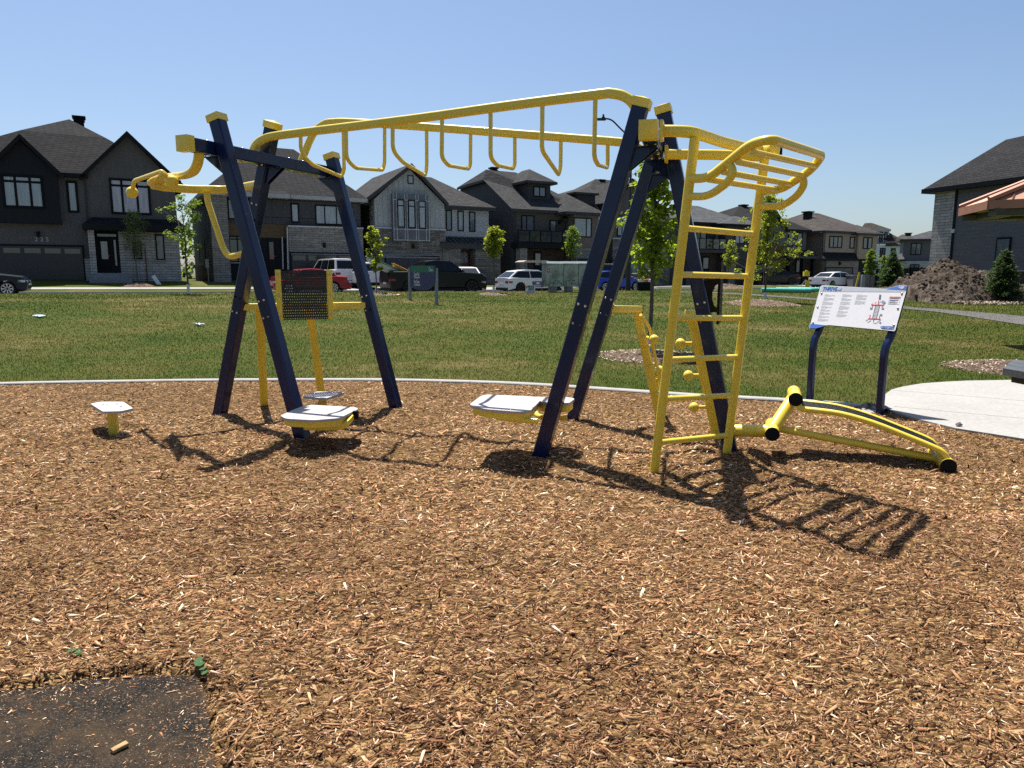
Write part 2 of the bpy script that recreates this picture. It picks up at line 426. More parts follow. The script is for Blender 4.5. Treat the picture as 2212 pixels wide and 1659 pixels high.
# two ball grip arms at the other end
cE = cpx(450, 500, 650 / 1797)
E2 = lambda x, y, z: G(*cE(x, y), z)
bx = LA + LDIR * .16
ua = Vector((bx.x, bx.y, 0)); ub = E2(430, 650, 2.40); UA = lambda x, y: VP(*cE(x, y), ua, ub)
up_arm = [UA(*q) for q in ((958, 262), (955, 345), (938, 430), (893, 510), (800, 556), (640, 572), (500, 600), (430, 645))]; uref = Vector((ub.y - ua.y, ua.x - ub.x, 0)).normalized()
m = MB(); m.rect(smooth_path(up_arm, 4), .085, .06, uref, .02); m.build('grip_arm', YEL, rig, smooth=True, angle=60)
jB = leg_pt('B', 2.40)
lo_arm = [jB + Vector((.0, -.02, 0)), E2(1290, 710, 2.40), E2(1040, 712, 2.39), E2(860, 710, 2.38), E2(700, 698, 2.38), E2(560, 685, 2.38), E2(440, 662, 2.38)]
m = MB(); m.rect(smooth_path(lo_arm, 4), .082, .05, UP, .02); m.build('grip_arm', YEL, rig, smooth=True, angle=60)
m = MB(); plp = [E2(440, 650, 2.40), E2(545, 520, 2.40), E2(620, 560, 2.40), E2(600, 640, 2.40), E2(520, 680, 2.40)]
m.slab(plp, (0, 0, .012)); m.build('junction_plate', YEL, rig)
b1, b2 = E2(217, 745, 2.35), E2(655, 622, 2.35)
rod = [b1, E2(240, 618, 2.45), E2(545, 512, 2.45), E2(600, 562, 2.42), b2]
m = MB(); m.tube(fillet(rod, .06, 5), .021, 12); m.build('grip_rod', YEL, rig, smooth=True, angle=60)
for b in (b1, b2): m = MB(); m.ball(b, .059, 24, 16); m.build('ball_grip', YEL, rig, smooth=True, angle=180)
s0 = E2(1048, 735, 2.36); s1 = leg_pt('B', 1.72) - ND * .05
S = lambda x, y: VP(*cE(x, y), s0, s1)
m = MB(); m.tube(fillet([s0, S(1048, 830), S(1225, 1370), S(1290, 1460), s1], .08, 5), .032, 14); m.build('brace_tube', YEL, rig, smooth=True, angle=60)

# perforated back board between legs B and C
zbq = 1.2; pB, pC = leg_pt('B', zbq), leg_pt('C', zbq); hd = (pC - pB); hd.z = 0; hd.normalize(); hn = Vector((hd.y, -hd.x, 0))
m = MB(); m.rect([pB + hd * .03 - UP * .03, pC - hd * .03 - UP * .03], .07, .07, UP, .012); m.build('horizontal_bar', YEL, rig, smooth=True)
po = pB + hn * .09
X1, X2 = VP(600, 585, po, po + hd), VP(711, 585, po, po + hd)
s1_, s2_ = (X1 - po).dot(hd), (X2 - po).dot(hd); ztop = 1.555; zbot = 1.03
for s_ in (s1_, s2_):
    m = MB(); q = po + hd * s_; m.rect([Vector((q.x, q.y, zbot)), Vector((q.x, q.y, ztop))], .055, .05, hd, .008); fr = m.build('panel_post', YEL, rig, smooth=True)
    bolts([Vector((q.x, q.y, z)) + hn * .028 for z in (1.08, 1.29, 1.5)], .012, rig)
# perforated sheet: a grid of cells each with a round-ish hole
a_, b_ = s1_ + .03, s2_ - .03; nc, nr = 20, 18; cw = (b_ - a_) / nc; ch = (ztop - .01 - zbot) / nr
vs, fs = [], []
for i in range(nc):
    for j in range(nr):
        cx_ = a_ + cw * (i + .5); cz = zbot + ch * (j + .5); hx = cw / 2; hz = ch / 2; k0 = len(vs)
        dx = cw * .5 * (.25 if j % 2 else -.25)
        out = [(-1, -1), (0, -1), (1, -1), (1, 0), (1, 1), (0, 1), (-1, 1), (-1, 0)]
        for u_, w_ in out: q = po + hd * (cx_ + u_ * hx); vs.append((q.x, q.y, cz + w_ * hz))
        for u_, w_ in out:
            l_ = math.hypot(u_, w_); q = po + hd * (cx_ + dx + u_ / l_ * cw * .24); vs.append((q.x, q.y, cz + w_ / l_ * cw * .24))
        for e in range(8): fs.append((k0 + e, k0 + (e + 1) % 8, k0 + 8 + (e + 1) % 8, k0 + 8 + e))
m = MB(); m.add(vs, fs); m.build('perforated_panel', CHAR, rig)
# dip posts
for tp, ft in (((560, 662), (571, 880)), ((668, 662), (697, 872))):
    a = DY(*tp, 7.62 if tp[0] < 600 else 7.98); b = G(*ft, 0); m = MB(); d = (a - b).normalized(); m.rect([b - d * .1, a], .085, .06, hd, .01); m.build('inclined_post', YEL, rig, smooth=True)
    m = MB(); o = Vector((-.035, .12, 0)); m.tube(fillet([a + Vector((0, 0, -.04)), a + o, a + o - d * .22, a - d * .36], .06, 4), .018, 10); m.build('back_tube', YEL, rig, smooth=True)

# decks on the rig
cA3 = cpx(1100, 1500, 400 / 2212); cA4 = cpx(1850, 1540, 500 / 2212)
def rnd_poly(pts, r): 
    n = len(pts); out = []
    for i in range(n):
        a, b, c = pts[i - 1], pts[i], pts[(i + 1) % n]; rr = min(r, (a - b).length * .45, (c - b).length * .45)
        p = b + (a - b).normalized() * rr; q = b + (c - b).normalized() * rr
        for k in range(4): s = k / 3; out.append((p * (1 - s) + b * s) * (1 - s) + (b * (1 - s) + q * s) * s)
    return out
def deck(pts, z, cf, name='deck', tray=.05, boltpts=()):
    P = rnd_poly([G(*cf(*q), z) for q in pts], .04); m = MB(); m.slab(P, (0, 0, -.02)); dk = m.build(name, DECK, rig)
    c = sum(P, Vector()) / len(P); m = MB(); m.slab([c + (p - c) * .93 - Vector((0, 0, .0225)) for p in P], (0, 0, -tray)); m.build('deck_tray', YEL, rig)
    bolts([G(*cf(*q), z) + Vector((0, 0, -.006)) for q in boltpts], .012, dk)
    return c
deck([(115, 900), (400, 770), (640, 672), (745, 655), (1790, 712), (1850, 750), (1600, 865), (1440, 950), (860, 998), (240, 965)], .31, cA3, boltpts=[(633, 718), (1655, 775), (393, 945), (1020, 960)])
tb = [G(*cA3(640, 1150), .22), G(*cA3(1000, 1160), .21), G(*cA3(1430, 1150), .21), G(*cA3(1600, 1050), .24), G(*cA3(1720, 900), .27)]
m = MB(); m.rect(smooth_path(tb, 4), .05, .04, UP, .01); m.build('deck_arm', YEL, rig, smooth=True)
q = G(*cA3(1785, 880), .28); m = MB(); m.obox(q, (1, .2, 0), (0, 1, 0), UP, .022, .022, .035); m.build('plug', BLK, rig)
deck([(118, 345), (330, 190), (430, 165), (1300, 205), (1388, 262), (1210, 445), (1060, 468), (900, 465), (400, 425)], .48, cA4, boltpts=[(370, 385), (860, 440), (390, 215), (1300, 280)])
deck([(1190, 206), (1900, 215), (1988, 240), (1890, 318), (1400, 300)], .47, cA4, tray=.06, boltpts=[(1890, 290)])
for pts, zz in (([(600, 560), (900, 610), (1330, 640)], .40), ([(1290, 430), (1330, 540), (1500, 575), (1850, 590)], .30)):
    P = [G(*cA4(*q), zz) for q in pts]; m = MB(); m.tube(smooth_path(P, 4), .022, 10); m.build('deck_arm', YEL, rig, smooth=True)

# peg posts behind the ladder
def pegpost(pts_arm, za, foot, top, balls, tubepts, name, sdir, by):
    a = Vector(pts_arm[0]); b = Vector(pts_arm[1]); m = MB(); m.rect([a, b], .07, .06, UP, .01); m.build('side_arm', YEL, rig, smooth=True)
    d = (top - foot).normalized(); m = MB(); m.rect([foot - d * .1, top], .075, .085, BD, .01); m.build('peg_post', YEL, rig, smooth=True)
    m = MB(); e = (b - a).normalized(); m.obox(b + e * .016, e, BD, UP, .022, .034, .040); m.build('plug', BLK, rig)
    for (x, y) in balls:
        p0 = VP(x, y, foot + BD * .0, top + Vector((.0001, 0, 0)))
        # ball hangs off the post along the beam direction
        k = DY(x, y, by); z = k.z
        s_ = z / top.z; pp = foot + (top - foot) * s_
        m = MB(); m.tube([pp, k], .017, 10); m.ball(k, .047, 18, 12); m.build('ball_peg', YEL, rig, smooth=True, angle=80)
    P = [DY(x, y, yy) for x, y, yy in tubepts]; m = MB(); m.tube(fillet(P, .06, 4), .017, 10); m.build('back_tube', YEL, rig, smooth=True)
    for s_ in (.25, .5, .72):
        c = P[1] + (P[2] - P[1]) * s_; pp = foot + (top - foot) * (c.z / top.z); m = MB(); m.tube([pp, c], .011, 8); m.build('tube_spacer', YEL, rig, smooth=True)
eA = leg_pt('E', 1.17); topP1 = Vector(G(1375, 668, 1.15)); pegpost((eA, topP1 + ND * .04), 1.17, G(1426, 905), topP1, [(1413, 733), (1425, 800), (1438, 862)], [(1384, 680, 7.1), (1404, 708, 7.25), (1430, 860, 7.55), (1430, 890, 7.5)], 'p', 1, 7.05)
fA = leg_pt('F', 1.17); topP2 = Vector(G(1493, 678, 1.15)); pegpost((fA, topP2 - ND * .03), 1.17, G(1549, 943), topP2, [(1470, 742), (1487, 811), (1499, 880)], [(1505, 692, 6.2), (1520, 722, 6.35), (1551, 875, 6.8), (1546, 920, 6.75)], 'p', -1, 6.55)

# black hand board on leg F
hb = leg_pt('F', 1.35); q0 = DY(1550, 630, 6.05); m = MB()
m.slab([Vector((q0.x, q0.y, 1.09)), Vector((q0.x, q0.y, 1.61))] + [Vector((q0.x, q0.y, 1.61)) + BD * .38, Vector((q0.x, q0.y, 1.09)) + BD * .38], Vector((.022, 0, 0))); m.build('hand_board', BLK, rig)
m = MB(); sd = Vector((1, 0, 0)); c_ = leg_pt('F', 1.35) + sd * .05
cbr = [(-.02, 1.46), (.14, 1.47), (.14, 1.44), (.09, 1.41), (.065, 1.36), (.065, 1.30), (.09, 1.245), (.14, 1.22), (.14, 1.195), (.02, 1.19)]
w0 = q0.x - c_.x
m.slab([Vector((c_.x + u_ * w0 / .14, c_.y - .02, z_)) for u_, z_ in cbr], (0, .012, 0)); m.build('board_bracket', BLK, rig)

# inclined bench
c5 = cpx(2800, 1100, 1100 / 2147)
def bigtube(a, b, r, name='bench_tube', caps=True, cn='plug'):
    m = MB(); m.tube([a, b], r, 24); m.build(name, YEL, rig, smooth=True, angle=60)
    if caps:
        d = (a - b).normalized(); k = MB(); k.tube([a, a + d * .006], r * 1.02, 24); k.build(cn, BLK, rig)
RR = .055
kn = DY(*c5(565, 1243), 5.62); kf = kn + BD * .42
bigtube(kn, kf, RR)
bigtube(leg_pt('F', .205), Vector((kn.x, kn.y, kn.z)) + BD * .13, .052, caps=False)
tn = DY(*c5(747, 972), 5.82); tf = tn + BD * .42; bigtube(tn, tf, RR)
bigtube(kn + BD * .17, tn + BD * .2, .052, caps=False)
fn = G(*c5(1940, 1492), .085); ff = fn + BD * .46; bigtube(fn, ff, RR)
for off in (.04, .40):
    a = tn + BD * off; b = fn + BD * off
    px_ = [(755, 1010), (800, 1045), (880, 1055), (1100, 1085), (1350, 1156), (1600, 1254), (1800, 1336), (1885, 1378), (1922, 1422), (1930, 1465)]
    P = [VP(*c5(x, y), tn + BD * .04, fn + BD * .04) + BD * (off - .04) for x, y in px_]
    m = MB(); m.tube(smooth_path(P, 3), .024, 12); m.build('bench_rail', YEL, rig, smooth=True, angle=70)
    if off < .1: RP = P
DIAM = paint('diamond tread', (.045, .047, .05), .45, .4, .3, 0, .6, 30)
m = MB(); S_ = smooth_path(RP[1:8], 5)
for i in range(len(S_) - 1):
    a, b = S_[i] + Vector((0, 0, .012)), S_[i + 1] + Vector((0, 0, .012)); m.poly([a + BD * .02, b + BD * .02, b + BD * .34, a + BD * .34])
    m.poly([p - UP * .006 for p in (a + BD * .34, b + BD * .34, b + BD * .02, a + BD * .02)])
    for j in range(7):
        for k in range(3):
            c = a + (b - a) * ((k + .5) / 3) + BD * (.04 + .045 * j); m.obox(c + UP * .002, (b - a) + BD * (.03 if (j + k) % 2 else -.03), BD, UP, .012, .004, .0025)
m.build('bench_tread', DIAM, rig)
lk = kn + BD * .28; lf = fn + BD * .2
m = MB(); m.tube([lk, lf + UP * .0], .03, 14); m.build('lower_tube', YEL, rig, smooth=True, angle=60)
# ================================================================== ground, lawn, mulch
def vnoise(x, y, sc, seed=0):
    """smooth value noise on numpy arrays, 0..1"""
    x = np.asarray(x) * sc + seed * 17.3; y = np.asarray(y) * sc + seed * 9.7
    xi = np.floor(x).astype(np.int64); yi = np.floor(y).astype(np.int64); xf = x - xi; yf = y - yi
    h = lambda a, b: (np.sin(a * 127.1 + b * 311.7 + seed) * 43758.5453) % 1.0
    u = xf * xf * (3 - 2 * xf); v = yf * yf * (3 - 2 * yf)
    return (h(xi, yi) * (1 - u) + h(xi + 1, yi) * u) * (1 - v) + (h(xi, yi + 1) * (1 - u) + h(xi + 1, yi + 1) * u) * v
def fbm(x, y, sc, seed=0, o=4): return sum(vnoise(x, y, sc * 2 ** k, seed + k) / 2 ** k for k in range(o)) / sum(1 / 2 ** k for k in range(o))
Tv = np.vectorize(T)

def grass_colour(m):
    g = m.n('ShaderNodeNewGeometry').outputs['Position']; mp = m.n('ShaderNodeMapping'); m.l(g, mp.inputs[0]); mp.inputs['Rotation'].default_value = (0, 0, .35); mp.inputs['Scale'].default_value = (.6, .75, 1)
    n1 = m.noise(mp.outputs[0], .42, 5, .62); n2 = m.noise(g, 3.5, 4, .65)
    f = m.math('ADD', m.math('MULTIPLY', n1, .75), m.math('MULTIPLY', n2, .25))
    return m.ramp(f, [(.32, (.028, .056, .004)), (.45, (.050, .076, .007)), (.55, (.088, .090, .017)), (.67, (.18, .148, .058))])
GR = NT('lawn ground'); gc = grass_colour(GR); GR.l(GR.mix(.18, gc, (.05, .045, .02)), GR.b.inputs['Base Color']); GR.set(Roughness=.95)
GR.bump(GR.noise(GR.n('ShaderNodeNewGeometry').outputs['Position'], 30, 4, .7), .8, .05)
m = MB(); ts = list(np.arange(-60, 121, 5.0)); ts = [-400, -200, -100] + ts + [160, 240, 400, 700]
us = [x for x in UK]; us = [-900] + sorted(set(us + [36.5, 30, 48, 56, 64, 80]))
def Pz(t, u): K, V = profile(t); return float(np.interp(u, K, V))
vs = [tuple(tuw(t, u, Pz(t, u) - .004)) for t in ts for u in us]; nu = len(us)
m.add(vs, [(i * nu + j, i * nu + j + 1, (i + 1) * nu + j + 1, (i + 1) * nu + j) for i in range(len(ts) - 1) for j in range(nu - 1)])
tag(m.build('ground', GR.mat), kind='structure')

ASPH = paint('asphalt', (.10, .10, .10), .9, 0, .2, 0, .5, 2); ROADM = paint('road asphalt', (.16, .16, .16), .9, 0, .15, 0, .4, 2)
CONC = NT('concrete slab'); _c = CONC.coord('Object'); CONC.l(CONC.mix(.5, CONC.ramp(CONC.noise(_c, .9, 6, .65), [(.3, (.26, .255, .24)), (.7, (.36, .35, .33))]), CONC.ramp(CONC.noise(_c, 22, 4), [(.35, (.25, .245, .23)), (.65, (.36, .35, .33))])), CONC.b.inputs['Base Color']); CONC.set(Roughness=.85); CONC.bump(CONC.noise(_c, 60, 3), .25, .004); CONC = CONC.mat
KERB = paint('kerb concrete', (.30, .29, .275), .85, 0, .12, 0, .3, 4)
def strip(name, mat, t0, t1, u0, u1, off, tstep=2.5):
    uu = sorted(set([u0, u1] + [k for k in UK if u0 < k < u1])); tt = list(np.linspace(t0, t1, max(2, int((t1 - t0) / tstep) + 1))); k = len(uu); m = MB()
    m.add([tuple(tuw(t, u, Pz(t, u) + off)) for t in tt for u in uu], [(i * k + j, i * k + j + 1, (i + 1) * k + j + 1, (i + 1) * k + j) for i in range(len(tt) - 1) for j in range(k - 1)])
    return tag(m.build(name, mat), kind='structure')
strip('road', ROADM, -60, 115, 8.3, 14.5, .012)
strip('sidewalk', KERB, -60, 115, 5.0, 6.15, .022)
def kerbline(name, u, w=.15, h=.14):
    m = MB(); tt = list(np.arange(-60, 116, 2.5))
    pr = [(0, -.05), (w, -.05), (w, h), (0, h)]; vs = []
    for t in tt:
        z = lerpk(t, TK, ZR)
        vs += [tuple(tuw(t, u + a, z + b)) for a, b in pr]
    m.add(vs, [(i * 4 + j, i * 4 + (j + 1) % 4, (i + 1) * 4 + (j + 1) % 4, (i + 1) * 4 + j) for i in range(len(tt) - 1) for j in range(4)])
    tag(m.build(name, KERB), kind='structure')
kerbline('street_kerb', 8.14); kerbline('street_kerb', 14.5)
for i, (a, b) in enumerate(((-6.5, -.7), (14.2, 19.6), (22.2, 27.6), (36.5, 41.6), (47, 52), (60, 65), (73.5, 77))):
    strip('driveway', ASPH, a, b, .15, 4.95, .016); strip('driveway_apron', KERB, a - .3, b + .3, 6.2, 8.12, .03)

# mulch bed ---------------------------------------------------------------
kpx = [(-420, 846), (-200, 838), (0, 830.5), (230, 826), (450, 823), (680, 822), (870, 823), (1060, 828), (1180, 834), (1300, 842), (1400, 849), (1500, 856), (1600, 861), (1690, 866), (1780, 872), (1860, 879), (1903, 884)]
ppx = [(1930, 890), (1991, 909), (2065, 927), (2212, 950), (2400, 980), (2700, 1030)]
KW = [G(x, y, .03) for x, y in kpx]; PWn = [G(x, y, .03) for x, y in ppx]
EDGE = KW + PWn; ex = np.array([p.x for p in EDGE]); ey = np.array([p.y for p in EDGE])
ex = np.concatenate([[-14], ex]); ey = np.concatenate([[ey[0] - 1.2], ey])
edgeY = lambda x: np.interp(x, ex, ey)
MAT = [G(x, y, 0) for x, y in [(-500, 1530), (-100, 1500), (60, 1483), (200, 1462), (330, 1452), (425, 1456), (444, 1490), (452, 1560), (474, 1680), (490, 1800), (-500, 1800)]]
MX = np.array([p.x for p in MAT]); MY = np.array([p.y for p in MAT])
def matdist(x, y):
    """signed distance to the rubber mat outline, negative inside"""
    x = np.asarray(x, float); y = np.asarray(y, float); d = np.full(x.shape, 1e9); ins = np.zeros(x.shape, bool); n = len(MX)
    for i in range(n):
        ax, ay, bx_, by_ = MX[i], MY[i], MX[(i + 1) % n], MY[(i + 1) % n]; vx, vy = bx_ - ax, by_ - ay
        s = np.clip(((x - ax) * vx + (y - ay) * vy) / (vx * vx + vy * vy), 0, 1); d = np.minimum(d, np.hypot(x - ax - vx * s, y - ay - vy * s))
        c = ((ay > y) != (by_ > y)) & (x < (bx_ - ax) * (y - ay) / (by_ - ay + 1e-12) + ax); ins ^= c
    return np.where(ins, -d, d)
feet = [(A0.x, A0.y), (B0.x, B0.y), (C0.x, C0.y), (D0.x, D0.y), (E0.x, E0.y), (F0.x, F0.y), (L1.x, L1.y), (L2.x, L2.y)]
PODS = [(G(240, 878, .28), G(240, 936)), (G(697, 853, .28), G(695, 880))]
def mulch_z(x, y):
    z = (fbm(x, y, .9, 3, 3) - .5) * .075 + (fbm(x, y, 4.5, 5, 3) - .5) * .05
    d = matdist(x, y); e = edgeY(x) - y
    z = z * np.clip(e / .5, .15, 1) + .008
    for (fx, fy) in feet: r = np.hypot(x - fx, y - fy); z = z + .03 * np.exp(-((r - .22) / .14) ** 2) * (0.6 + .8 * vnoise(x, y, 5, 8)) - .015 * np.exp(-(r / .12) ** 2)
    for (p_, q_) in PODS: r = np.hypot(x - p_.x, y - p_.y); z = z + .035 * np.exp(-((r - .34) / .12) ** 2) - .02 * np.exp(-(r / .2) ** 2)
    lip = .013 * np.exp(-((d - .10) / .09) ** 2)
    return np.where(d < .02, -.045, (z + .012) * np.clip(d / .06, .1, 1) + lip - .02 * (1 - np.clip(d / .05, 0, 1)))
MU = NT('mulch ground'); g = MU.n('ShaderNodeNewGeometry').outputs['Position']
v = MU.n('ShaderNodeTexVoronoi'); v.inputs['Scale'].default_value = 75
mp = MU.n('ShaderNodeMapping'); mp.inputs['Scale'].default_value = (.45, 1, 1); wv = MU.n('ShaderNodeVectorMath', operation='ADD'); nz = MU.n('ShaderNodeTexNoise'); nz.inputs['Scale'].default_value = 9
MU.l(g, nz.inputs['Vector']); MU.l(g, wv.inputs[0]); sc_ = MU.n('ShaderNodeVectorMath', operation='SCALE'); sc_.inputs[3].default_value = .12; MU.l(nz.outputs[1], sc_.inputs[0]); MU.l(sc_.outputs[0], wv.inputs[1]); MU.l(wv.outputs[0], mp.inputs[0]); MU.l(mp.outputs[0], v.inputs['Vector'])
col = MU.ramp(MU.math('FRACT', MU.math('MULTIPLY', MU.n('ShaderNodeSeparateColor').outputs[0], 1)), [(0, (.1, .05, .02)), (1, (.3, .17, .07))])
sepc = MU.n('ShaderNodeSeparateColor'); MU.l(v.outputs['Color'], sepc.inputs[0])
col = MU.ramp(sepc.outputs[0], [(0, (.03, .016, .007)), (.4, (.10, .055, .022)), (.8, (.21, .125, .050)), (1, (.36, .23, .10))])  # ground toned down below the chips, painting shade into the gaps
MU.l(col, MU.b.inputs['Base Color']); MU.set(Roughness=.95); MU.bump(MU.math('ADD', MU.math('MULTIPLY', v.outputs['Distance'], -1.0), sepc.outputs[1]), 1.0, .012)
NX, NY = 330, 260; xs = np.linspace(-12.5, 12.5, NX); s_ = np.linspace(0, 1, NY) ** 1.25
X = np.repeat(xs[:, None], NY, 1); Yv = .7 + (edgeY(xs)[:, None] - .7) * s_[None, :]; Z = mulch_z(X, Yv)
idx = np.arange(NX * NY).reshape(NX, NY); F = np.stack([idx[:-1, :-1], idx[1:, :-1], idx[1:, 1:], idx[:-1, 1:]], -1).reshape(-1, 4)
o = np_mesh('mulch_bed', np.stack([X, Yv, Z], -1).reshape(-1, 3), F, MU.mat); tag(o, kind='structure')
o.data.polygons.foreach_set('use_smooth', [True] * len(o.data.polygons))

# wood chips: every chip a small splinter of its own
CH = NT('wood chips'); at = CH.n('ShaderNodeAttribute'); at.attribute_name = 'tint'; CH.l(at.outputs['Color'], CH.b.inputs['Base Color']); CH.set(Roughness=.8)
R = np.random.default_rng(5)
def chips(name, n, dmin, dmax, p, l0, lift, boxy=False, xr=1.02, matonly=False):
    # distance sampled with a falling density, sideways uniform
    u = R.random(n); q = 2 - p; d = (dmin ** q + u * (dmax ** q - dmin ** q)) ** (1 / q); x = (R.random(n) * 2 - 1) * (d * .80 + .5); y = d
    k = (y < edgeY(x) - .03)
    md = matdist(x, y)
    if matonly == 'edge': k &= (md < .03) & (R.random(n) < np.exp(md * 22) + .004)
    elif matonly: k &= (md < 0) & (R.random(n) < np.exp(md * 7) + .05)
    else: k &= (md > .0 + .05 * (R.random(n) - .5))
    x, y, md = x[k], y[k], md[k]; n = len(x)
    z = (mulch_z(x, y) if not matonly else np.full(n, -.0105)) + R.random(n) ** 1.5 * lift
    L = l0 * np.exp(R.normal(0, .5, n)); L = np.clip(L, .003 if matonly is True else .006, .02 if matonly is True else .075); Wd = L * R.uniform(.09, .27, n); Wd = np.clip(Wd, .0012 if matonly is True else .0028, .014); Hh = Wd * R.uniform(.15, .4, n)
    a = R.uniform(0, 2 * np.pi, n); a = np.where(R.random(n) < .35, R.normal(.25, .6, n), a); ti = R.normal(0, .36 if not matonly else .05, n); ro = R.normal(0, .55 if not matonly else .1, n)
    ax = np.stack([np.cos(a) * np.cos(ti), np.sin(a) * np.cos(ti), np.sin(ti)], -1)
    b0 = np.stack([-np.sin(a), np.cos(a), np.zeros(n)], -1); c0 = np.cross(ax, b0)
    ay = b0 * np.cos(ro)[:, None] + c0 * np.sin(ro)[:, None]; az = np.cross(ax, ay)
    c = np.stack([x, y, z], -1)
    tp = R.uniform(.25, .95, (n, 2))
    def pt(i, j, k_, w=1.0): return c + ax * (L / 2 * i)[:, None] + ay * (Wd / 2 * j * w)[:, None] + az * (Hh / 2 * k_)[:, None] if False else c + ax * (L[:, None] / 2 * i) + ay * ((Wd / 2 * j)[:, None] * (w if np.isscalar(w) else w[:, None])) + az * (Hh[:, None] / 2 * k_)
    if boxy:
        V = np.stack([pt(-1, -1, 1, tp[:, 0]), pt(.8, -1, 1, tp[:, 1]), pt(1, 1, 1, tp[:, 1]), pt(-.85, 1, 1, tp[:, 0]),
                      pt(-1, -1, -1, tp[:, 0]), pt(.8, -1, -1, tp[:, 1]), pt(1, 1, -1, tp[:, 1]), pt(-.85, 1, -1, tp[:, 0])], 1)
        fq = np.array([(0, 1, 2, 3), (0, 4, 5, 1), (1, 5, 6, 2), (2, 6, 7, 3), (3, 7, 4, 0)]); nv = 8
    else:
        V = np.stack([pt(-1, -1, -1, tp[:, 0]), pt(-1, 1, -1, tp[:, 0]), pt(0, -1, 1.2), pt(.1, 1, 1.2), pt(1, -1, -1, tp[:, 1]), pt(1, 1, -1, tp[:, 1])], 1)
        fq = np.array([(0, 2, 3, 1), (2, 4, 5, 3)]); nv = 6
    F = (np.arange(n)[:, None, None] * nv + fq[None]).reshape(-1, 4)
    pal = np.array([(.41, .235, .118), (.28, .146, .070), (.56, .37, .205), (.135, .064, .033), (.76, .60, .42), (.34, .18, .088), (.048, .026, .015), (.48, .29, .150)])
    w = np.array([.18, .19, .14, .16, .06, .11, .09, .07]); ci = R.choice(len(pal), n, p=w / w.sum()); col = pal[ci] * R.uniform(.78, 1.2, (n, 1))
    patch = fbm(x, y, .75, 21, 4); col = col * np.array([1.06, 1.0, 1.0]) * (0.68 + .62 * np.clip((patch - .3) / .4, 0, 1))[:, None]
    patch2 = vnoise(x, y, .8, 33); col[:, 0] *= .96 + .10 * patch2
    o = np_mesh(name, V.reshape(-1, 3), F, CH.mat, np.clip(np.repeat(col, nv, 0), 0, .8)); return o
tag(chips('wood_chips', 120000, .95, 4.3, 1.0, .0185, .021, True), kind='stuff')
tag(chips('wood_chips', 4200, .95, 7, .4, .027, .026, True), kind='stuff')
tag(chips('wood_chips', 165000, 4.2, 11, 1.05, .020, .015), kind='stuff')
tag(chips('wood_chips', 110000, .9, 2.9, 1.0, .0058, .003, matonly=True), kind='stuff')
tag(chips('wood_chips', 26000, .9, 2.9, 1.0, .013, .006, True, matonly='edge'), kind='stuff')
RUB = NT('rubber mat'); g = RUB.n('ShaderNodeNewGeometry').outputs['Position']; vv = RUB.n('ShaderNodeTexVoronoi'); vv.inputs['Scale'].default_value = 260; RUB.l(g, vv.inputs['Vector']); sp_ = RUB.n('ShaderNodeSeparateColor'); RUB.l(vv.outputs['Color'], sp_.inputs[0])
dust = RUB.ramp(RUB.noise(g, 3.0, 6, .75), [(.42, (0, 0, 0)), (.70, (1, 1, 1))]); gran = RUB.ramp(sp_.outputs[0], [(0, (.008, .0075, .007)), (.8, (.022, .021, .020)), (.97, (.07, .062, .05))])
RUB.l(RUB.mix(RUB.math('MULTIPLY', dust, .5), gran, (.12, .075, .038)), RUB.b.inputs['Base Color']); RUB.set(Roughness=1.0, Specular_IOR_Level=.1); RUB.bump(vv.outputs['Distance'], .8, .004)
m = MB(); m.slab([Vector((p.x, p.y, -.03)) for p in MAT], (0, 0, .020)); 
rm = m.build('rubber_mat', RUB.mat, origin=(-1.5, 1.7, -.03)); tag(rm, 'black speckled rubber mat half buried in the wood chips', 'mat')

# concrete kerb round the bed and concrete pad
def kerb_from(P, w, h):
    m = MB(); n = len(P); vs = []
    for i, p in enumerate(P):
        t = (P[min(i + 1, n - 1)] - P[max(i - 1, 0)]); t.z = 0; t.normalize(); nn = Vector((-t.y, t.x, 0))
        for a, b in ((0, -.08), (0, h - .012), (.012, h), (w - .012, h), (w, h - .012), (w, -.08)): q = p + nn * a; vs.append((q.x, q.y, b))
    m.add(vs, [(i * 6 + j, (i + 1) * 6 + j, (i + 1) * 6 + (j + 1) % 6, i * 6 + (j + 1) % 6) for i in range(n - 1) for j in range(6)]); return m
KS = smooth_path([Vector((-13.5, edgeY(-13.5), 0))] + [Vector((p.x, p.y, 0)) for p in KW], 4)
tag(kerb_from(KS, .155, .045).build('kerb', KERB), kind='structure')
far_px = [(1903, 866), (1908, 856), (1925.6, 843), (1950, 836.5), (1991.5, 829.5), (2040, 826), (2089, 823.6), (2212, 821.5), (2500, 822), (2900, 826)]
pad = [Vector((p.x, p.y, .03)) for p in ([KW[-1]] + PWn)] + [G(x, y, .03) for x, y in far_px[::-1]]
m = MB(); m.slab([Vector((p.x, p.y, -.06)) for p in pad], (0, 0, .10)); tag(m.build('concrete_pad', CONC), kind='structure')
JN = paint('joint', (.16, .16, .15), .9)
m = MB()
for a, b in (((1928, 843), (2300, 873)), ((1930, 878), (2300, 912)), ((2060, 826.5), (2400, 905)), ((1990, 905), (2400, 866))):
    p, q = G(*a, .04), G(*b, .04); d = (q - p).normalized(); n_ = Vector((-d.y, d.x, 0)) * .004
    if a[0] in (1928, 1930): m.poly([p + n_, p - n_, q - n_, q + n_])
for f_ in m.v: pass
m.v = [(a, b, .0425) for a, b, c in m.v]; tag(m.build('pad_joints', JN), kind='structure')
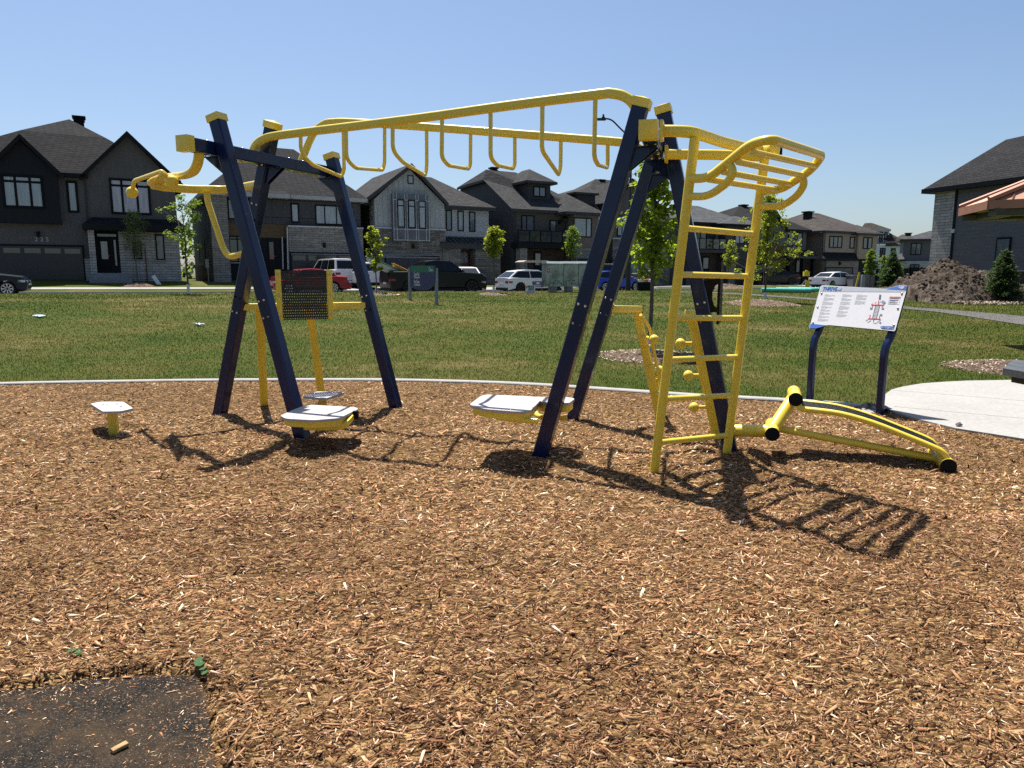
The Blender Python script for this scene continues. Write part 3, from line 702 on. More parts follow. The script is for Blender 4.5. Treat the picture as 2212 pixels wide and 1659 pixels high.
# asphalt park path on the right, draped on the lawn
up_ = [(2700, 1166.5), (2900, 1171), (3100, 1183), (3260, 1194), (3615, 1227), (3778, 1239), (4096, 1266), (4500, 1305)]; lo_ = [(2700, 1170), (2900, 1176), (3100, 1189), (3260, 1201), (3615, 1236), (3778, 1253), (4096, 1301), (4500, 1365)]
m = MB()
Lu, Ll = smooth_path([GT(*src(*q)) for q in up_], 6), smooth_path([GT(*src(*q)) for q in lo_], 6)
for i in range(len(Lu) - 1):
    q4 = [Lu[i], Lu[i + 1], Ll[i + 1], Ll[i]]; m.poly([(p.x, p.y, T(p.x, p.y) + .015) for p in q4])
tag(m.build('park_path', paint('path asphalt', (.105, .10, .098), .9, 0, .06, 0, .1, 3)), kind='structure')

# grass blades ----------------------------------------------------------------
GB = NT('grass blades'); gc = grass_colour(GB); at = GB.n('ShaderNodeAttribute'); at.attribute_name = 'tint'; GB.l(GB.mix(1.0, gc, at.outputs['Color'], 'MULTIPLY'), GB.b.inputs['Base Color']); GB.set(Roughness=.75, Specular_IOR_Level=.05)
tr = GB.n('ShaderNodeBsdfTranslucent'); GB.l(GB.mix(1.0, gc, at.outputs['Color'], 'MULTIPLY'), tr.inputs[0]); ms = GB.n('ShaderNodeMixShader'); ms.inputs[0].default_value = .35; GB.l(GB.b.outputs[0], ms.inputs[1]); GB.l(tr.outputs[0], ms.inputs[2]); GB.l(ms.outputs[0], GB.out.inputs[0])
def in_pad(x, y):
    ins = np.zeros(x.shape, bool); n = len(pad)
    for i in range(n):
        a, b = pad[i], pad[(i + 1) % n]; ins ^= ((a.y > y) != (b.y > y)) & (x < (b.x - a.x) * (y - a.y) / (b.y - a.y + 1e-12) + a.x)
    return ins
def blades(name, n, dmin, dmax, h0, w0, edge_only=False):
    q = 1.0; u = R.random(n); y = dmin * (dmax / dmin) ** u if not edge_only else 0
    x = (R.random(n) * 2 - 1) * (y * .78 + .6)
    if edge_only: x = R.uniform(-8, 8, n); y = edgeY(x) + .16 + R.random(n) ** 2 * .12
    k = (y > edgeY(x) + .165) & ~in_pad(x, y)
    t_, u_ = (x - P0.x) * SD.x + (y - P0.y) * SD.y, (x - P0.x) * MD.x + (y - P0.y) * MD.y
    k &= u_ > 15.3
    x, y = x[k], y[k]; n = len(x); z = Tv(x, y) - .006
    sc = np.clip(y / 11, .9, 3.2); h = h0 * R.uniform(.5, 1.35, n) * (1 + .25 * (sc - 1)); w = w0 * sc * R.uniform(.6, 1.3, n)
    a = R.uniform(0, 2 * np.pi, n); la = R.uniform(0, 2 * np.pi, n); ln = h * R.uniform(.1, .8, n)
    c = np.stack([x, y, z], -1); sx = np.stack([np.cos(a), np.sin(a), 0 * a], -1) * (w / 2)[:, None]
    tip = c + np.stack([np.cos(la) * ln, np.sin(la) * ln, h], -1)
    V = np.stack([c - sx, c + sx, tip], 1); F = np.arange(n * 3).reshape(-1, 3)
    tint = R.uniform(.78, 1.3, (n, 1)) * np.ones((1, 3)); dry = R.random(n) < .10; tint[dry] = np.array([1.9, 1.4, 1.4]) * R.uniform(.6, 1.1, (dry.sum(), 1))
    return tag(np_mesh(name, V.reshape(-1, 3), F, GB.mat, np.repeat(tint, 3, 0), 3), kind='stuff')
blades('lawn_grass', 430000, 6.2, 58, .030, .0095)
blades('lawn_grass', 9000, 6, 12, .055, .009, True)
# ================================================================== houses
SH_DK = shingles('charcoal shingles', (.026, .0255, .028), (.014, .014, .016))
SH_GR = shingles('grey shingles', (.062, .062, .063), (.036, .036, .038))
SH_BR = shingles('brown grey shingles', (.085, .075, .068), (.052, .046, .043))
SH_LG = shingles('light grey shingles', (.10, .102, .106), (.055, .058, .062))
TRIM = paint('dark fascia', (.010, .011, .013), .6); TRIMW = paint('pale fascia', (.34, .34, .34), .5); TRIMG = paint('grey fascia', (.05, .051, .055), .6)
FRM = paint('black window frame', (.006, .006, .007), .6)
G_BL = pane('blind glass', (.22, .25, .27)); G_DK = pane('dark glass', (.035, .04, .045), .05); G_CU = pane('curtain glass', (.30, .27, .31)); G_MD = pane('mid glass', (.10, .115, .13))
VB_GR = boards('vertical grey boards', (.100, .092, .090), .13, True, lw=.05); VB_NV = boards('navy panel', (.016, .0165, .020), .6, True, line=.8)
LP_DK = boards('dark lap siding', (.055, .055, .056), .19); LP_GR = boards('grey lap siding', (.095, .086, .076), .19); LP_TP = boards('taupe lap siding', (.16, .13, .105), .17)
LP_LT = boards('light lap siding', (.38, .39, .40), .19, line=.7); VB_LT = boards('light board and batten', (.34, .355, .35), .42, True, line=.5, lw=.09)
LP_BL = boards('blue grey lap siding', (.110, .112, .122), .20, line=.5)
PAN = boards('panel cladding', (.060, .061, .066), 1.35, True, line=.35, lw=.02)
ST_LT = masonry('pale ashlar', (.38, .365, .345), (.27, .26, .25), (.09, .09, .09), .75, .17, .012)
ST_GY = masonry('grey ashlar', (.26, .24, .215), (.17, .16, .145), (.07, .07, .07), .6, .16, .01)
ST_MX = masonry('mixed ledgestone', (.21, .195, .17), (.095, .09, .082), (.045, .045, .045), .7, .15, .008)
BRK = masonry('brown brick', (.10, .068, .05), (.06, .04, .032), (.05, .045, .04), .22, .08, .01)
WOOD = boards('brown wood cladding', (.11, .075, .042), .14, False)
GARG = boards('garage door', (.013, .014, .018), .53, False, .4, .3, .03); GARB = boards('grey garage door', (.055, .055, .06), .53, False, .45, .5, .03)
STEP = paint('grey stone step', (.20, .20, .21), .85, 0, .15); WHT = paint('white trim', (.42, .42, .42), .5); REDW = paint('red brown door', (.13, .035, .02), .4)
WHITEST = boards('white stucco', (.60, .63, .68), 3.0, True, line=.8)

class House:
    def __init__(s, label, tref, zg, name='house', sd=None, p0=None):
        s.t0 = tref; s.zg = zg; s.sd = Vector(sd).normalized() if sd else SD; s.md = Vector((s.sd.y, -s.sd.x, 0)); s.p0 = Vector((p0[0], p0[1], 0)) if p0 else P0
        q = s.p0 + s.sd * tref; s.root = thing(name, label, 'house', (q.x, q.y, zg), math.atan2(s.sd.y, s.sd.x))
    def P(s, cf, x, y, dep=0.0):
        p = PL(*cf(x, y), s.p0 - s.md * dep, s.md); d = p - s.p0; return Vector((d.dot(s.sd) - s.t0, dep, p.z - s.zg))
    def S(s, cf, x, y, xl):
        p = PL(*cf(x, y), P0 + SD * (s.t0 + xl), SD); d = p - P0; return Vector((xl, -d.dot(MD), p.z - s.zg))
    def B(s, m, name, mat, parent=None): return m.build(name, mat, parent or s.root, world=False)
    def box(s, name, mat, x0, x1, y0, y1, z0, z1, parent=None):
        m = MB(); m.box(x0, x1, y0, y1, z0, z1); return s.B(m, name, mat, parent)
    def face(s, name, mat, cf, pts, dep, thick=.05, parent=None):
        """cladding traced on the facade plane, built with its own thickness"""
        m = MB(); P = [s.P(cf, x, y, dep) for x, y in pts]; m.slab([p - Vector((0, thick, 0)) for p in P], (0, thick, 0)); return s.B(m, name, mat, parent)
    def win(s, cf, x0, y0, x1, y1, dep=0, cols=(), transom=None, glass=None, fr=.09, name='window', sill=False, side=None, vis=True):
        a = s.P(cf, x0, y0, dep); b = s.P(cf, x1, y1, dep); return s.winl(a.x, b.x, b.z, a.z, dep, cols, transom, glass, fr, name, sill)
    def winl(s, xa, xb, zb, za, dep, cols=(), transom=None, glass=None, fr=.07, name='window', sill=False):
        m = MB(); y0, y1 = dep - .07, dep - .004
        m.box(xa, xa + fr, y0, y1, zb, za); m.box(xb - fr, xb, y0, y1, zb, za); m.box(xa + fr, xb - fr, y0, y1, za - fr, za); m.box(xa + fr, xb - fr, y0, y1, zb, zb + fr)
        for c in cols: xc = xa + (xb - xa) * c; m.box(xc - fr / 2, xc + fr / 2, y0 + .01, y1, zb + fr, za - fr)
        if transom: zc = za - (za - zb) * transom; m.box(xa + fr, xb - fr, y0 + .013, y1, zc - fr * .5, zc + fr * .5)
        w = s.B(m, name, FRM)
        g = MB(); g.box(xa + fr * .5, xb - fr * .5, dep - .03, dep - .002, zb + fr * .5, za - fr * .5); s.B(g, 'pane', glass or G_MD, w)
        if sill: g = MB(); g.box(xa - .08, xb + .08, dep - .11, dep, zb - .09, zb - .002); s.B(g, 'sill', STEP, w)
        return w
    def roof(s, pts, faces, mat, fascia=TRIM, fh=.2, eaves=(), name='roof'):
        """pts: dict of corners; faces: tuples of keys; eaves: pairs of keys given a fascia board"""
        m = MB()
        ks = list(pts); i0 = {k: i for i, k in enumerate(ks)}
        m.add([pts[k] for k in ks], [tuple(i0[k] for k in f) for f in faces])
        r = s.B(m, name, mat); c = sum((pts[k] for k in ks), Vector()) / len(ks)
        if eaves:
            f = MB()
            for a, b in eaves:
                A, B_ = pts[a], pts[b]; d = (c - (A + B_) / 2); d.z = 0; d = d - (B_ - A).normalized() * d.dot((B_ - A).normalized()); d.z = 0
                if d.length < 1e-4: continue
                d = d.normalized() * .06
                f.slab([A + Vector((0, 0, .02)), B_ + Vector((0, 0, .02)), B_ - Vector((0, 0, fh)), A - Vector((0, 0, fh))], d)
            s.B(f, 'fascia', fascia, r)
            g = MB(); low = [pts[k] for k in ks if pts[k].z < min(p.z for p in pts.values()) + .5]
        return r
    def hip(s, x0, x1, y0, y1, ze, ra, rb, mat, fascia=TRIM, fh=.2, name='roof'):
        p = dict(a=Vector((x0, y0, ze)), b=Vector((x1, y0, ze)), c=Vector((x1, y1, ze)), d=Vector((x0, y1, ze)), r=Vector(ra), q=Vector(rb))
        r = s.roof(p, [('a', 'b', 'q', 'r'), ('b', 'c', 'q'), ('c', 'd', 'r', 'q'), ('d', 'a', 'r')] if ra != rb else [('a', 'b', 'r'), ('b', 'c', 'r'), ('c', 'd', 'r'), ('d', 'a', 'r')], mat, fascia, fh, [('a', 'b'), ('b', 'c'), ('c', 'd'), ('d', 'a')], name)
        m = MB(); m.box(x0 + .07, x1 - .07, y0 + .07, y1 - .07, ze - fh + .01, ze - fh + .04); s.B(m, 'soffit', fascia, r); return r
    def gable(s, xa, xc, xb, ze, za, y0, y1, mat, fascia=TRIM, fh=.28, zeb=None, name='roof'):
        """roof whose gable end faces the street"""
        zeb = ze if zeb is None else zeb; m = MB()
        A, Cc, B_ = Vector((xa, 0, ze)), Vector((xc, 0, za)), Vector((xb, 0, zeb)); t = Vector((0, 0, -.14))
        for p, q in ((A, Cc), (Cc, B_)):
            m.slab([p + Vector((0, y0, 0)), q + Vector((0, y0, 0)), q + Vector((0, y1, 0)), p + Vector((0, y1, 0))], t)
        r = s.B(m, name, mat); f = MB(); dn = Vector((0, 0, -fh))
        for p, q in ((A, Cc), (Cc, B_)):
            f.slab([p + Vector((0, y0 - .05, .03)), q + Vector((0, y0 - .05, .03)), q + Vector((0, y0 - .05, 0)) + dn, p + Vector((0, y0 - .05, 0)) + dn], (0, .046, 0))
        s.B(f, 'fascia', fascia, r); return r
    def chimney(s, cf, x, y, dep, w=.55, h=.6, parent=None):
        p = s.P(cf, x, y, dep); m = MB(); m.box(p.x - w * .35, p.x + w * .35, dep - w * .35, dep + w * .35, p.z - h - .5, p.z - .12); m.box(p.x - w / 2, p.x + w / 2, dep - w / 2, dep + w / 2, p.z - .14, p.z); m.box(p.x - w * .42, p.x + w * .42, dep - w * .42, dep + w * .42, p.z - .32, p.z - .22); s.B(m, 'roof_vent', BLK)
    def steps(s, x0, x1, z1, n=3, y=0, d=.3):
        m = MB()
        for i in range(n): m.box(x0 - .12 * i, x1 + .12 * i, y - d * (i + 1), y - d * i - .002, -.2, z1 * (n - i) / n)
        s.B(m, 'steps', STEP)
    def door(s, cf, x0, y0, x1, y1, dep, mat=FRM, glass=G_MD, sidelite=True, gx=(.18, .82), gz=(.32, .9)):
        a = s.P(cf, x0, y0, dep); b = s.P(cf, x1, y1, dep); m = MB(); m.box(a.x, b.x, dep - .06, dep - .003, b.z, a.z); d = s.B(m, 'door', mat)
        w_ = b.x - a.x; h_ = a.z - b.z; g = MB(); g.box(a.x + w_ * gx[0], a.x + w_ * gx[1], dep - .075, dep - .06, b.z + h_ * gz[0], b.z + h_ * gz[1]); s.B(g, 'pane', glass, d)
        g = MB(); g.ball((b.x - w_ * .1, dep - .11, b.z + h_ * .42), .045, 8, 6); s.B(g, 'handle', STEEL, d); return d
    def garage(s, cf, x0, y0, x1, y1, dep, mat=GARG, ng=4, gtop=.05, gh=.14, glass=None):
        glass = glass or G_DK; a = s.P(cf, x0, y0, dep); b = s.P(cf, x1, y1, dep); z0 = 0.02
        m = MB(); m.box(a.x, b.x, dep - .05, dep - .004, z0, a.z); g = s.B(m, 'garage_door', mat); H_ = a.z - z0; W_ = b.x - a.x
        m = MB(); m.box(a.x - .1, a.x - .002, dep - .08, dep - .004, z0, a.z + .1); m.box(b.x + .002, b.x + .1, dep - .08, dep - .004, z0, a.z + .1); m.box(a.x, b.x, dep - .08, dep - .004, a.z + .002, a.z + .1); s.B(m, 'door_frame', FRM, g)
        for i in range(ng):
            q = MB(); x_ = a.x + W_ * (i + .10) / ng; x2 = a.x + W_ * (i + .90) / ng; q.box(x_, x2, dep - .062, dep - .05, a.z - H_ * (gtop + gh), a.z - H_ * gtop); s.B(q, 'garage_window', glass, g)
        return g
    def pipe(s, cf, pts, dep, mat=None, r=.045):
        m = MB(); m.tube([s.P(cf, x, y, dep) for x, y in pts], r, 8); s.B(m, 'downpipe', mat or TRIMG)
    def lamp(s, cf, x, y, dep):
        p = s.P(cf, x, y, dep); m = MB(); m.box(p.x - .08, p.x + .08, dep - .2, dep - .002, p.z - .14, p.z + .14); m.box(p.x - .12, p.x + .12, dep - .24, dep - .002, p.z + .14, p.z + .17); s.B(m, 'wall_lamp', BLK)
    def number(s, cf, x0, x1, y, txt, dep, size, mat):
        a, b = s.P(cf, x0, y, dep), s.P(cf, x1, y, dep); o = text_obj('house_number', ' '.join(txt), size, mat, s.root, Vector((a.x, dep - .02, a.z)), None)

def text_obj(name, body, size, mat, parent, loc, rot=None, align='LEFT', ext=.004):
    cu = bpy.data.curves.new(name, 'FONT'); cu.body = body; cu.size = size; cu.extrude = ext; cu.align_x = align; cu.align_y = 'BOTTOM'; cu.materials.append(mat)
    o = bpy.data.objects.new(name, cu); C.objects.link(o); o.parent = parent; o.location = loc
    o.rotation_euler = rot if rot is not None else (math.pi / 2, 0, 0)
    bpy.context.view_layer.update(); me = bpy.data.meshes.new_from_object(o); n = bpy.data.objects.new(name, me); C.objects.link(n)
    n.parent = parent; n.location = o.location; n.rotation_euler = o.rotation_euler; bpy.data.objects.remove(o); bpy.data.curves.remove(cu); XF[n.name] = XF.get(parent.name) if parent else None
    return n
S7 = cpx(0, 400, 900 / 1757); S8 = cpx(600, 500, 1000 / 2212); S21 = cpx(1400, 600, 600 / 1659); S22 = cpx(1800, 600, 700 / 1787)
S3 = cpx(2300, 300, 1100 / 2028); S23 = cpx(2400, 600, 600 / 1422); S24 = cpx(2900, 750, 800 / 2212); S25 = cpx(3500, 500, 596 / 1236)

# ---- house with two front gables and a white car in front (number 225)
h = House('charcoal two-gable house numbered 225 with pale stone entry, at the left edge', 0, HG[1]); P = h.P; c = S7
xR = P(c, 1388, 1000).x; xL = xR - 13.6; zE = P(c, 640, 585).z
h.box('wall', VB_GR, xL, xR, 0, 11, -.3, zE)
xa = P(c, 455, 700, -.55).x; xm = P(c, 150, 300, -.55).x; za = P(c, 150, 300, -.55).z; zb = P(c, 440, 968, -.55).z; hw = xa - xm
m = MB(); ez = P(c, 445, 575, -.55).z; m.slab([(xm - hw, -.55, zb), (xa, -.55, zb), (xa, -.55, ez), (xm, -.55, za - .1), (xm - hw, -.55, ez)], (0, .545, 0)); h.B(m, 'bay', VB_NV)
m = MB(); m.slab([(xm - hw, -.5, zE - .3), (xa, -.5, zE - .3), (xa, -.5, ez), (xm, -.5, za - .2), (xm - hw, -.5, ez)], (0, 3.4, 0)); h.B(m, 'gable_wall', VB_NV)
ra, rz = P(c, 490, 585, -.8), P(c, 153, 268, -.8)
h.gable(2 * rz.x - ra.x, rz.x, ra.x, ra.z, rz.z, -.85, 5.5, SH_DK)
g0, gA, = P(c, 640, 585, -.4), P(c, 990, 245, -.4); hw = gA.x - g0.x
xw0 = P(c, 668, 800, 0).x
m = MB(); m.slab([(xw0, -.03, zE - .6), (xR, -.03, zE - .6), (xR, -.03, gA.z - (xR - gA.x) * (gA.z - g0.z) / hw - .15), (gA.x, -.03, gA.z - .2), (xw0, -.03, g0.z - .02)], (0, 3, 0)); h.B(m, 'gable_wall', VB_GR)
h.gable(g0.x - .15, gA.x, gA.x + hw + .5, g0.z - .1, gA.z, -.4, 6.0, SH_DK, zeb=g0.z - .35)
h.box('eave', TRIM, xa, g0.x + .3, -.45, .12, zE - .2, zE + .03)
pt = dict(a=Vector((xL - .4, .1, zE)), b=Vector((xR + .4, .1, zE)), p1=P(c, 160, 235, 3.6), p2=P(c, 830, 298, 3.6), A=P(c, 540, 150, 6.2), c=Vector((xR + .4, 11.4, zE)), d=Vector((xL - .4, 11.4, zE)))
h.roof(pt, [('a', 'b', 'p2', 'p1'), ('p1', 'p2', 'A'), ('b', 'c', 'A', 'p2'), ('c', 'd', 'A'), ('d', 'a', 'p1', 'A')], SH_DK, eaves=[('a', 'b'), ('b', 'c')])
h.chimney(c, 615, 130, 6.4, .8, .9)
h.win(c, 5, 578, 355, 850, -.55, (.32, .68), .2, G_BL, .13); h.win(c, 512, 630, 622, 882, 0, (), None, G_BL, .13)
h.win(c, 848, 608, 1185, 900, -.03, (.30, .67), .2, G_CU, .13)
# porch roof, stone, entry
pr0, pr1 = P(c, 640, 968, -1.1), P(c, 1395, 1000, -1.1); prt = P(c, 735, 915, 0)
m = MB(); m.slab([(pr0.x, -1.1, pr0.z), (xR + .3, -1.1, pr0.z), (xR + .1, -.04, prt.z), (prt.x - .1, -.04, prt.z)], (0, 0, -.12)); r = h.B(m, 'porch_roof', SH_DK)
m = MB(); m.box(pr0.x, xR + .3, -1.15, -1.1, pr0.z - .32, pr0.z + .02); m.box(pr0.x + .05, xR + .25, -1.1, -.04, pr0.z - .34, pr0.z - .30); h.B(m, 'fascia', TRIM, r)
zs = P(c, 1100, 1004, 0).z; xd0, xd1 = P(c, 748, 1200, 0).x, P(c, 935, 1200, 0).x
h.box('stone_wall', ST_LT, xd1, xR + .02, -.12, -.003, -.3, zs); xc0 = P(c, 690, 1200, -.9).x
h.box('stone_column', ST_LT, P(c, 698, 1200, -.9).x, P(c, 748, 1200, -.9).x, -.9, -.1, -.3, zs)
h.box('stone_wall', ST_LT, P(c, 665, 1300, 0).x, xd0, -.1, -.003, -.3, P(c, 680, 1240, 0).z)
h.box('entry_panel', TRIM, xd0, xd1, -.05, -.004, .3, zs)  # near-black panel on the wall face around the door, without depth
h.door(c, 768, 1080, 868, 1318, -.06, FRM, G_BL); h.win(c, 878, 1085, 925, 1300, -.06, (), None, G_BL, .05); h.win(c, 750, 1038, 915, 1075, -.06, (), None, G_MD, .05)
h.win(c, 1208, 1050, 1292, 1250, -.12, (), None, G_MD, .08, sill=True); h.win(c, 1035, 1100, 1112, 1245, -.12, (), None, G_DK, .08, sill=True)
h.steps(xd0 - .2, xd1 + .3, .42, 3, -.9)
h.box('entry_landing', STEP, xd0 - .2, xd1 + .3, -.9, -.12, -.2, .42)
gd = h.garage(c, -160, 1135, 662, 1405, -.0, GARG, 5, .06, .15)
h.lamp(c, 300, 1052, 0); h.number(c, 272, 338, 1112, '225', 0, .36, WHT)
h.pipe(c, [(615, 590), (665, 640), (685, 940)], -.1); 
# ---- second house
h = House('flat-fronted house with dark panels over a grey stone double garage, behind the white minivan', 10, HG[2]); P = h.P; c = S8
x0, x1 = P(c, 540, 900, 0).x, P(c, 1862, 900, 0).x; zE = P(c, 700, 605, 0).z; ze2 = P(c, 1250, 640, 0).z
h.box('wall', LP_DK, x0, x1, 0, 12, -.3, zE - .1)
h.box('stone_base', BRK, x0 - .03, x0 + .2, .05, 12, -.3, 1.2)
xs1 = P(c, 688, 900, 0).x
h.box('stone_pillar', ST_GY, x0 - .02, xs1, -.3, -.003, -.3, zE - .12)
zp = P(c, 900, 872, 0).z; zg_ = P(c, 1215, 903, 0).z; xg = P(c, 1215, 1000, 0).x
h.box('panel_wall', PAN, xs1 + .003, x1, -.10, -.003, zp + .02, zE - .12)
m = MB()
for z_ in (P(c, 900, 700, 0).z + .35, zp + .45): m.box(xs1 + .01, x1 - .01, -.115, -.1, z_, z_ + .03)
h.B(m, 'panel_joint', TRIM)
h.box('wood_wall', WOOD, xs1 + .003, xg, -.07, -.003, P(c, 700, 990, 0).z, zp)
h.box('stone_wall', ST_GY, xg, x1 + .02, -.5, -.003, -.3, zg_); h.box('stone_cap', WHT, xg - .04, x1 + .05, -.56, -.003, zg_ + .002, zg_ + .09)
h.box('entry_wall', TRIM, xs1 + .003, xg, -.05, -.003, .2, P(c, 700, 990, 0).z - .003)
h.win(c, 680, 650, 790, 838, -.10, (), None, G_MD, .09); h.win(c, 795, 650, 880, 838, -.10, (), None, G_MD, .08); h.win(c, 1242, 692, 1322, 865, -.10, (), None, G_BL, .09); h.win(c, 1458, 705, 1790, 890, -.10, (.25, .57), None, G_BL, .08)
h.win(c, 692, 980, 905, 1215, -.07, (.38, .7), .12, G_DK, .08, sill=True)
h.door(c, 1040, 1010, 1110, 1270, -.06, TRIM, G_DK); h.pipe(c, [(1170, 990), (1178, 1275)], -.12, WHT, .05); h.pipe(c, [(1214, 905), (1222, 1278)], -.56, WHT, .05)
h.garage(c, 1248, 1135, 1790, 1280, -.5, GARG, 4, .07, .17); m = MB(); a, b = P(c, 1236, 1115, -.5), P(c, 1830, 1115, -.5); m.box(a.x, b.x, -.56, -.503, a.z - .22, a.z); h.B(m, 'lintel', STEP)
h.lamp(c, 1540, 1068, -.5)
sw = h.S(c, 436, 1120, x0)
m = MB()
for sy in (427, 478): p = h.S(c, sy, 1020, x0); q = h.S(c, sy + 14, 1215, x0); m.box(x0 - .03, x0 - .002, min(p.y, q.y) - .2, max(p.y, q.y) + .25, q.z, p.z)
h.B(m, 'side_window', FRM)
e0 = P(c, 640, 592, -.6); apx = P(c, 1125, 205, 6.2)
h.hip(x0 - .5, x1 + .45, -.55, 12.4, zE + .05, (apx.x - 1.4, 6, apx.z), (apx.x + 1.2, 6, apx.z - .02), SH_DK, TRIMW, .24)
hp_ = P(c, 1070, 480, 1.5); h.hip(P(c, 690, 600, -.9).x, P(c, 1245, 620, -.9).x, -.9, 3.2, zE + .02, (P(c, 960, 500, 1.6).x, 1.6, P(c, 1060, 478, 1.6).z), (P(c, 1080, 478, 1.6).x, 2.4, P(c, 1060, 478, 1.6).z), SH_DK, TRIMW, .24)
# ---- third house: pale board and batten gable
h = House('pale grey board-and-batten gable house with a projecting window bay, behind the black pickup', 21.3, .95); P = h.P; c = S21
x0, x1 = P(c, 275, 800, 0).x, P(c, 1045, 800, 0).x; x2 = P(c, 1527, 800, 1.2).x; zE = P(c, 1060, 600, 0).z
h.box('wall', LP_DK, x0, x2, 1.2, 12, -.3, P(c, 1300, 630, 1.2).z - .05); gp = P(c, 640, 195, 0); zl = P(c, 290, 545, 0).z
m = MB(); m.slab([(x0, 0, -.3), (x1, 0, -.3), (x1, 0, zE), (gp.x, 0, gp.z), (x0, 0, zl)], (0, 1.19, 0)); h.B(m, 'gable_wall', VB_LT)
zst = P(c, 350, 868, 0).z; h.box('stone_wall', ST_MX, x0 - .02, x1 + .02, -.12, -.003, -.3, zst); h.box('stone_cap', WHT, x0 - .05, x1 + .05, -.17, -.003, zst + .002, zst + .10)
h.box('side_wall_cladding', LP_LT, x1 + .02, x2 + .01, 1.12, 1.197, P(c, 1300, 965, 1.2).z, P(c, 1300, 630, 1.2).z - .06)
h.box('stone_wall', ST_MX, x1 + .03, x2 + .9, 1.05, 1.197, -.3, P(c, 1300, 960, 1.2).z)
bxa, bxb = P(c, 475, 740, -.45).x, P(c, 882, 740, -.45).x; bz1, bz0 = P(c, 475, 478, -.45).z, P(c, 482, 1000, -.45).z
BAYG = paint('bay grey panel', (.12, .125, .14), .6)
h.box('window_bay', BAYG, bxa, bxb, -.45, -.13, bz0, bz1)
m = MB()
for fx in (.015, .105, .32, .385, .62, .685, .895, .985): xx = bxa + (bxb - bxa) * fx; m.box(xx - .02, xx + .02, -.475, -.452, bz0, bz1)
for fz in (.012, .245, .87): zz = bz0 + (bz1 - bz0) * fz; m.box(bxa + .01, bxb - .01, -.472, -.453, zz - .025, zz + .025)
h.B(m, 'bay_trim', WHT)
for xa_, xb_, ya_, yb_ in ((518, 606, 545, 858), (638, 724, 552, 865), (754, 840, 560, 872)): h.win(c, xa_, ya_, xb_, yb_, -.455, (), .22, G_BL, .07)
h.win(c, 635, 280, 700, 378, 0, (), None, paint('louvre', (.35, .37, .4), .6), .05, name='gable_vent')
for xa_, xb_, ya_, yb_ in ((1057, 1127, 663, 893), (1187, 1257, 672, 900), (1315, 1385, 682, 907)): h.win(c, xa_, ya_, xb_, yb_, 1.12, (), None, G_MD if xa_ != 1187 else G_BL, .08)
rg = P(c, 680, 150, -.35); rl = P(c, 165, 545, -.35); rr = P(c, 1090, 592, -.35)
h.gable(rl.x, rg.x, rr.x, rl.z, rg.z, -.35, 9, SH_GR, TRIMG, .3, zeb=rr.z)
rz_ = P(c, 1520, 640, .7).z; q_ = P(c, 905, 298, 5.6)
h.hip(x0 - .6, x2 + .55, .65, 12.5, rz_ + .02, (q_.x - 3.5, 5.8, q_.z), (q_.x, 5.8, q_.z), SH_GR, TRIMG, .25)
pm = boards('standing seam metal', (.016, .017, .021), .42, True, .35, 1.9, .06)
m = MB(); a, b = P(c, 1040, 1030, -.9), P(c, 1455, 1038, -.9); t_ = P(c, 1055, 962, 1.1); m.slab([(a.x, -.3, a.z), (x2 - .6, -.3, a.z), (x2 - .75, 1.1, t_.z), (a.x + .1, 1.1, t_.z)], (0, 0, -.08)); r = h.B(m, 'porch_roof', pm)
m = MB()
for i in range(11): xx = a.x + .1 + i * (x2 - .7 - a.x) / 10.5; m.slab([(xx, -.3, a.z + .05), (xx + .03, -.3, a.z + .05), (xx + .03, 1.1, t_.z + .05), (xx, 1.1, t_.z + .05)], (0, 0, -.06))
h.B(m, 'roof_seam', TRIMG, r)
m = MB(); m.box(a.x, x2 - .55, -.36, -.302, a.z - .35, a.z + .03); h.B(m, 'fascia', TRIMG, r)
h.box('stone_pier', ST_MX, a.x + .2, P(c, 1190, 1200, .4).x, -.2, 1.04, -.3, a.z - .36); h.box('stone_pier', ST_MX, P(c, 1365, 1200, .2).x, P(c, 1640, 1300, .2).x, -.2, 1.04, -.3, a.z - .36)
h.door(c, 1205, 1115, 1312, 1310, .95, REDW, G_BL); h.win(c, 1318, 1120, 1350, 1310, .95, (), None, G_BL, .05)
h.garage(c, 395, 1178, 975, 1300, -.12, paint('navy garage door', (.02, .023, .032), .5), 0); m = MB(); a, b = P(c, 348, 1138, -.12), P(c, 993, 1160, -.12); m.box(a.x, b.x, -.2, -.123, b.z - .28, b.z + .0); h.B(m, 'lintel', STEP)
h.lamp(c, 695, 1070, -.12)
# ---- fourth house: dark with dormer and balcony
def dormerhouse(label, tref, zg, c, k=0, wm=LP_GR, sh=SH_GR):
    h = House(label, tref, zg); P = h.P; return h, P
h = House('dark brown-grey house with a roof dormer and glass balcony, left of the tall navy legs', 33.2, .70); P = h.P; c = S22
x0 = P(c, 645, 800, 0).x; x1 = P(c, 1185, 800, 0).x; x2 = P(c, 1512, 800, -1.2).x; zE = P(c, 650, 605, 0).z
pk = h.S(c, 375, 310, x0); bk = h.S(c, 105, 388, x0)
m = MB(); m.slab([(x0, 0, -.3), (x0, 0, zE), (x0, pk.y, pk.z), (x0, bk.y, bk.z), (x0, bk.y, -.3)], (.3, 0, 0)); h.B(m, 'side_wall', LP_DK)
h.box('wall', LP_GR, x0 + .31, x2 - .1, .02, 11, -.3, zE); h.box('wing_wall', LP_TP, x1, x2, -1.2, .015, -.3, P(c, 1300, 640, -1.2).z)
dy = pk.y
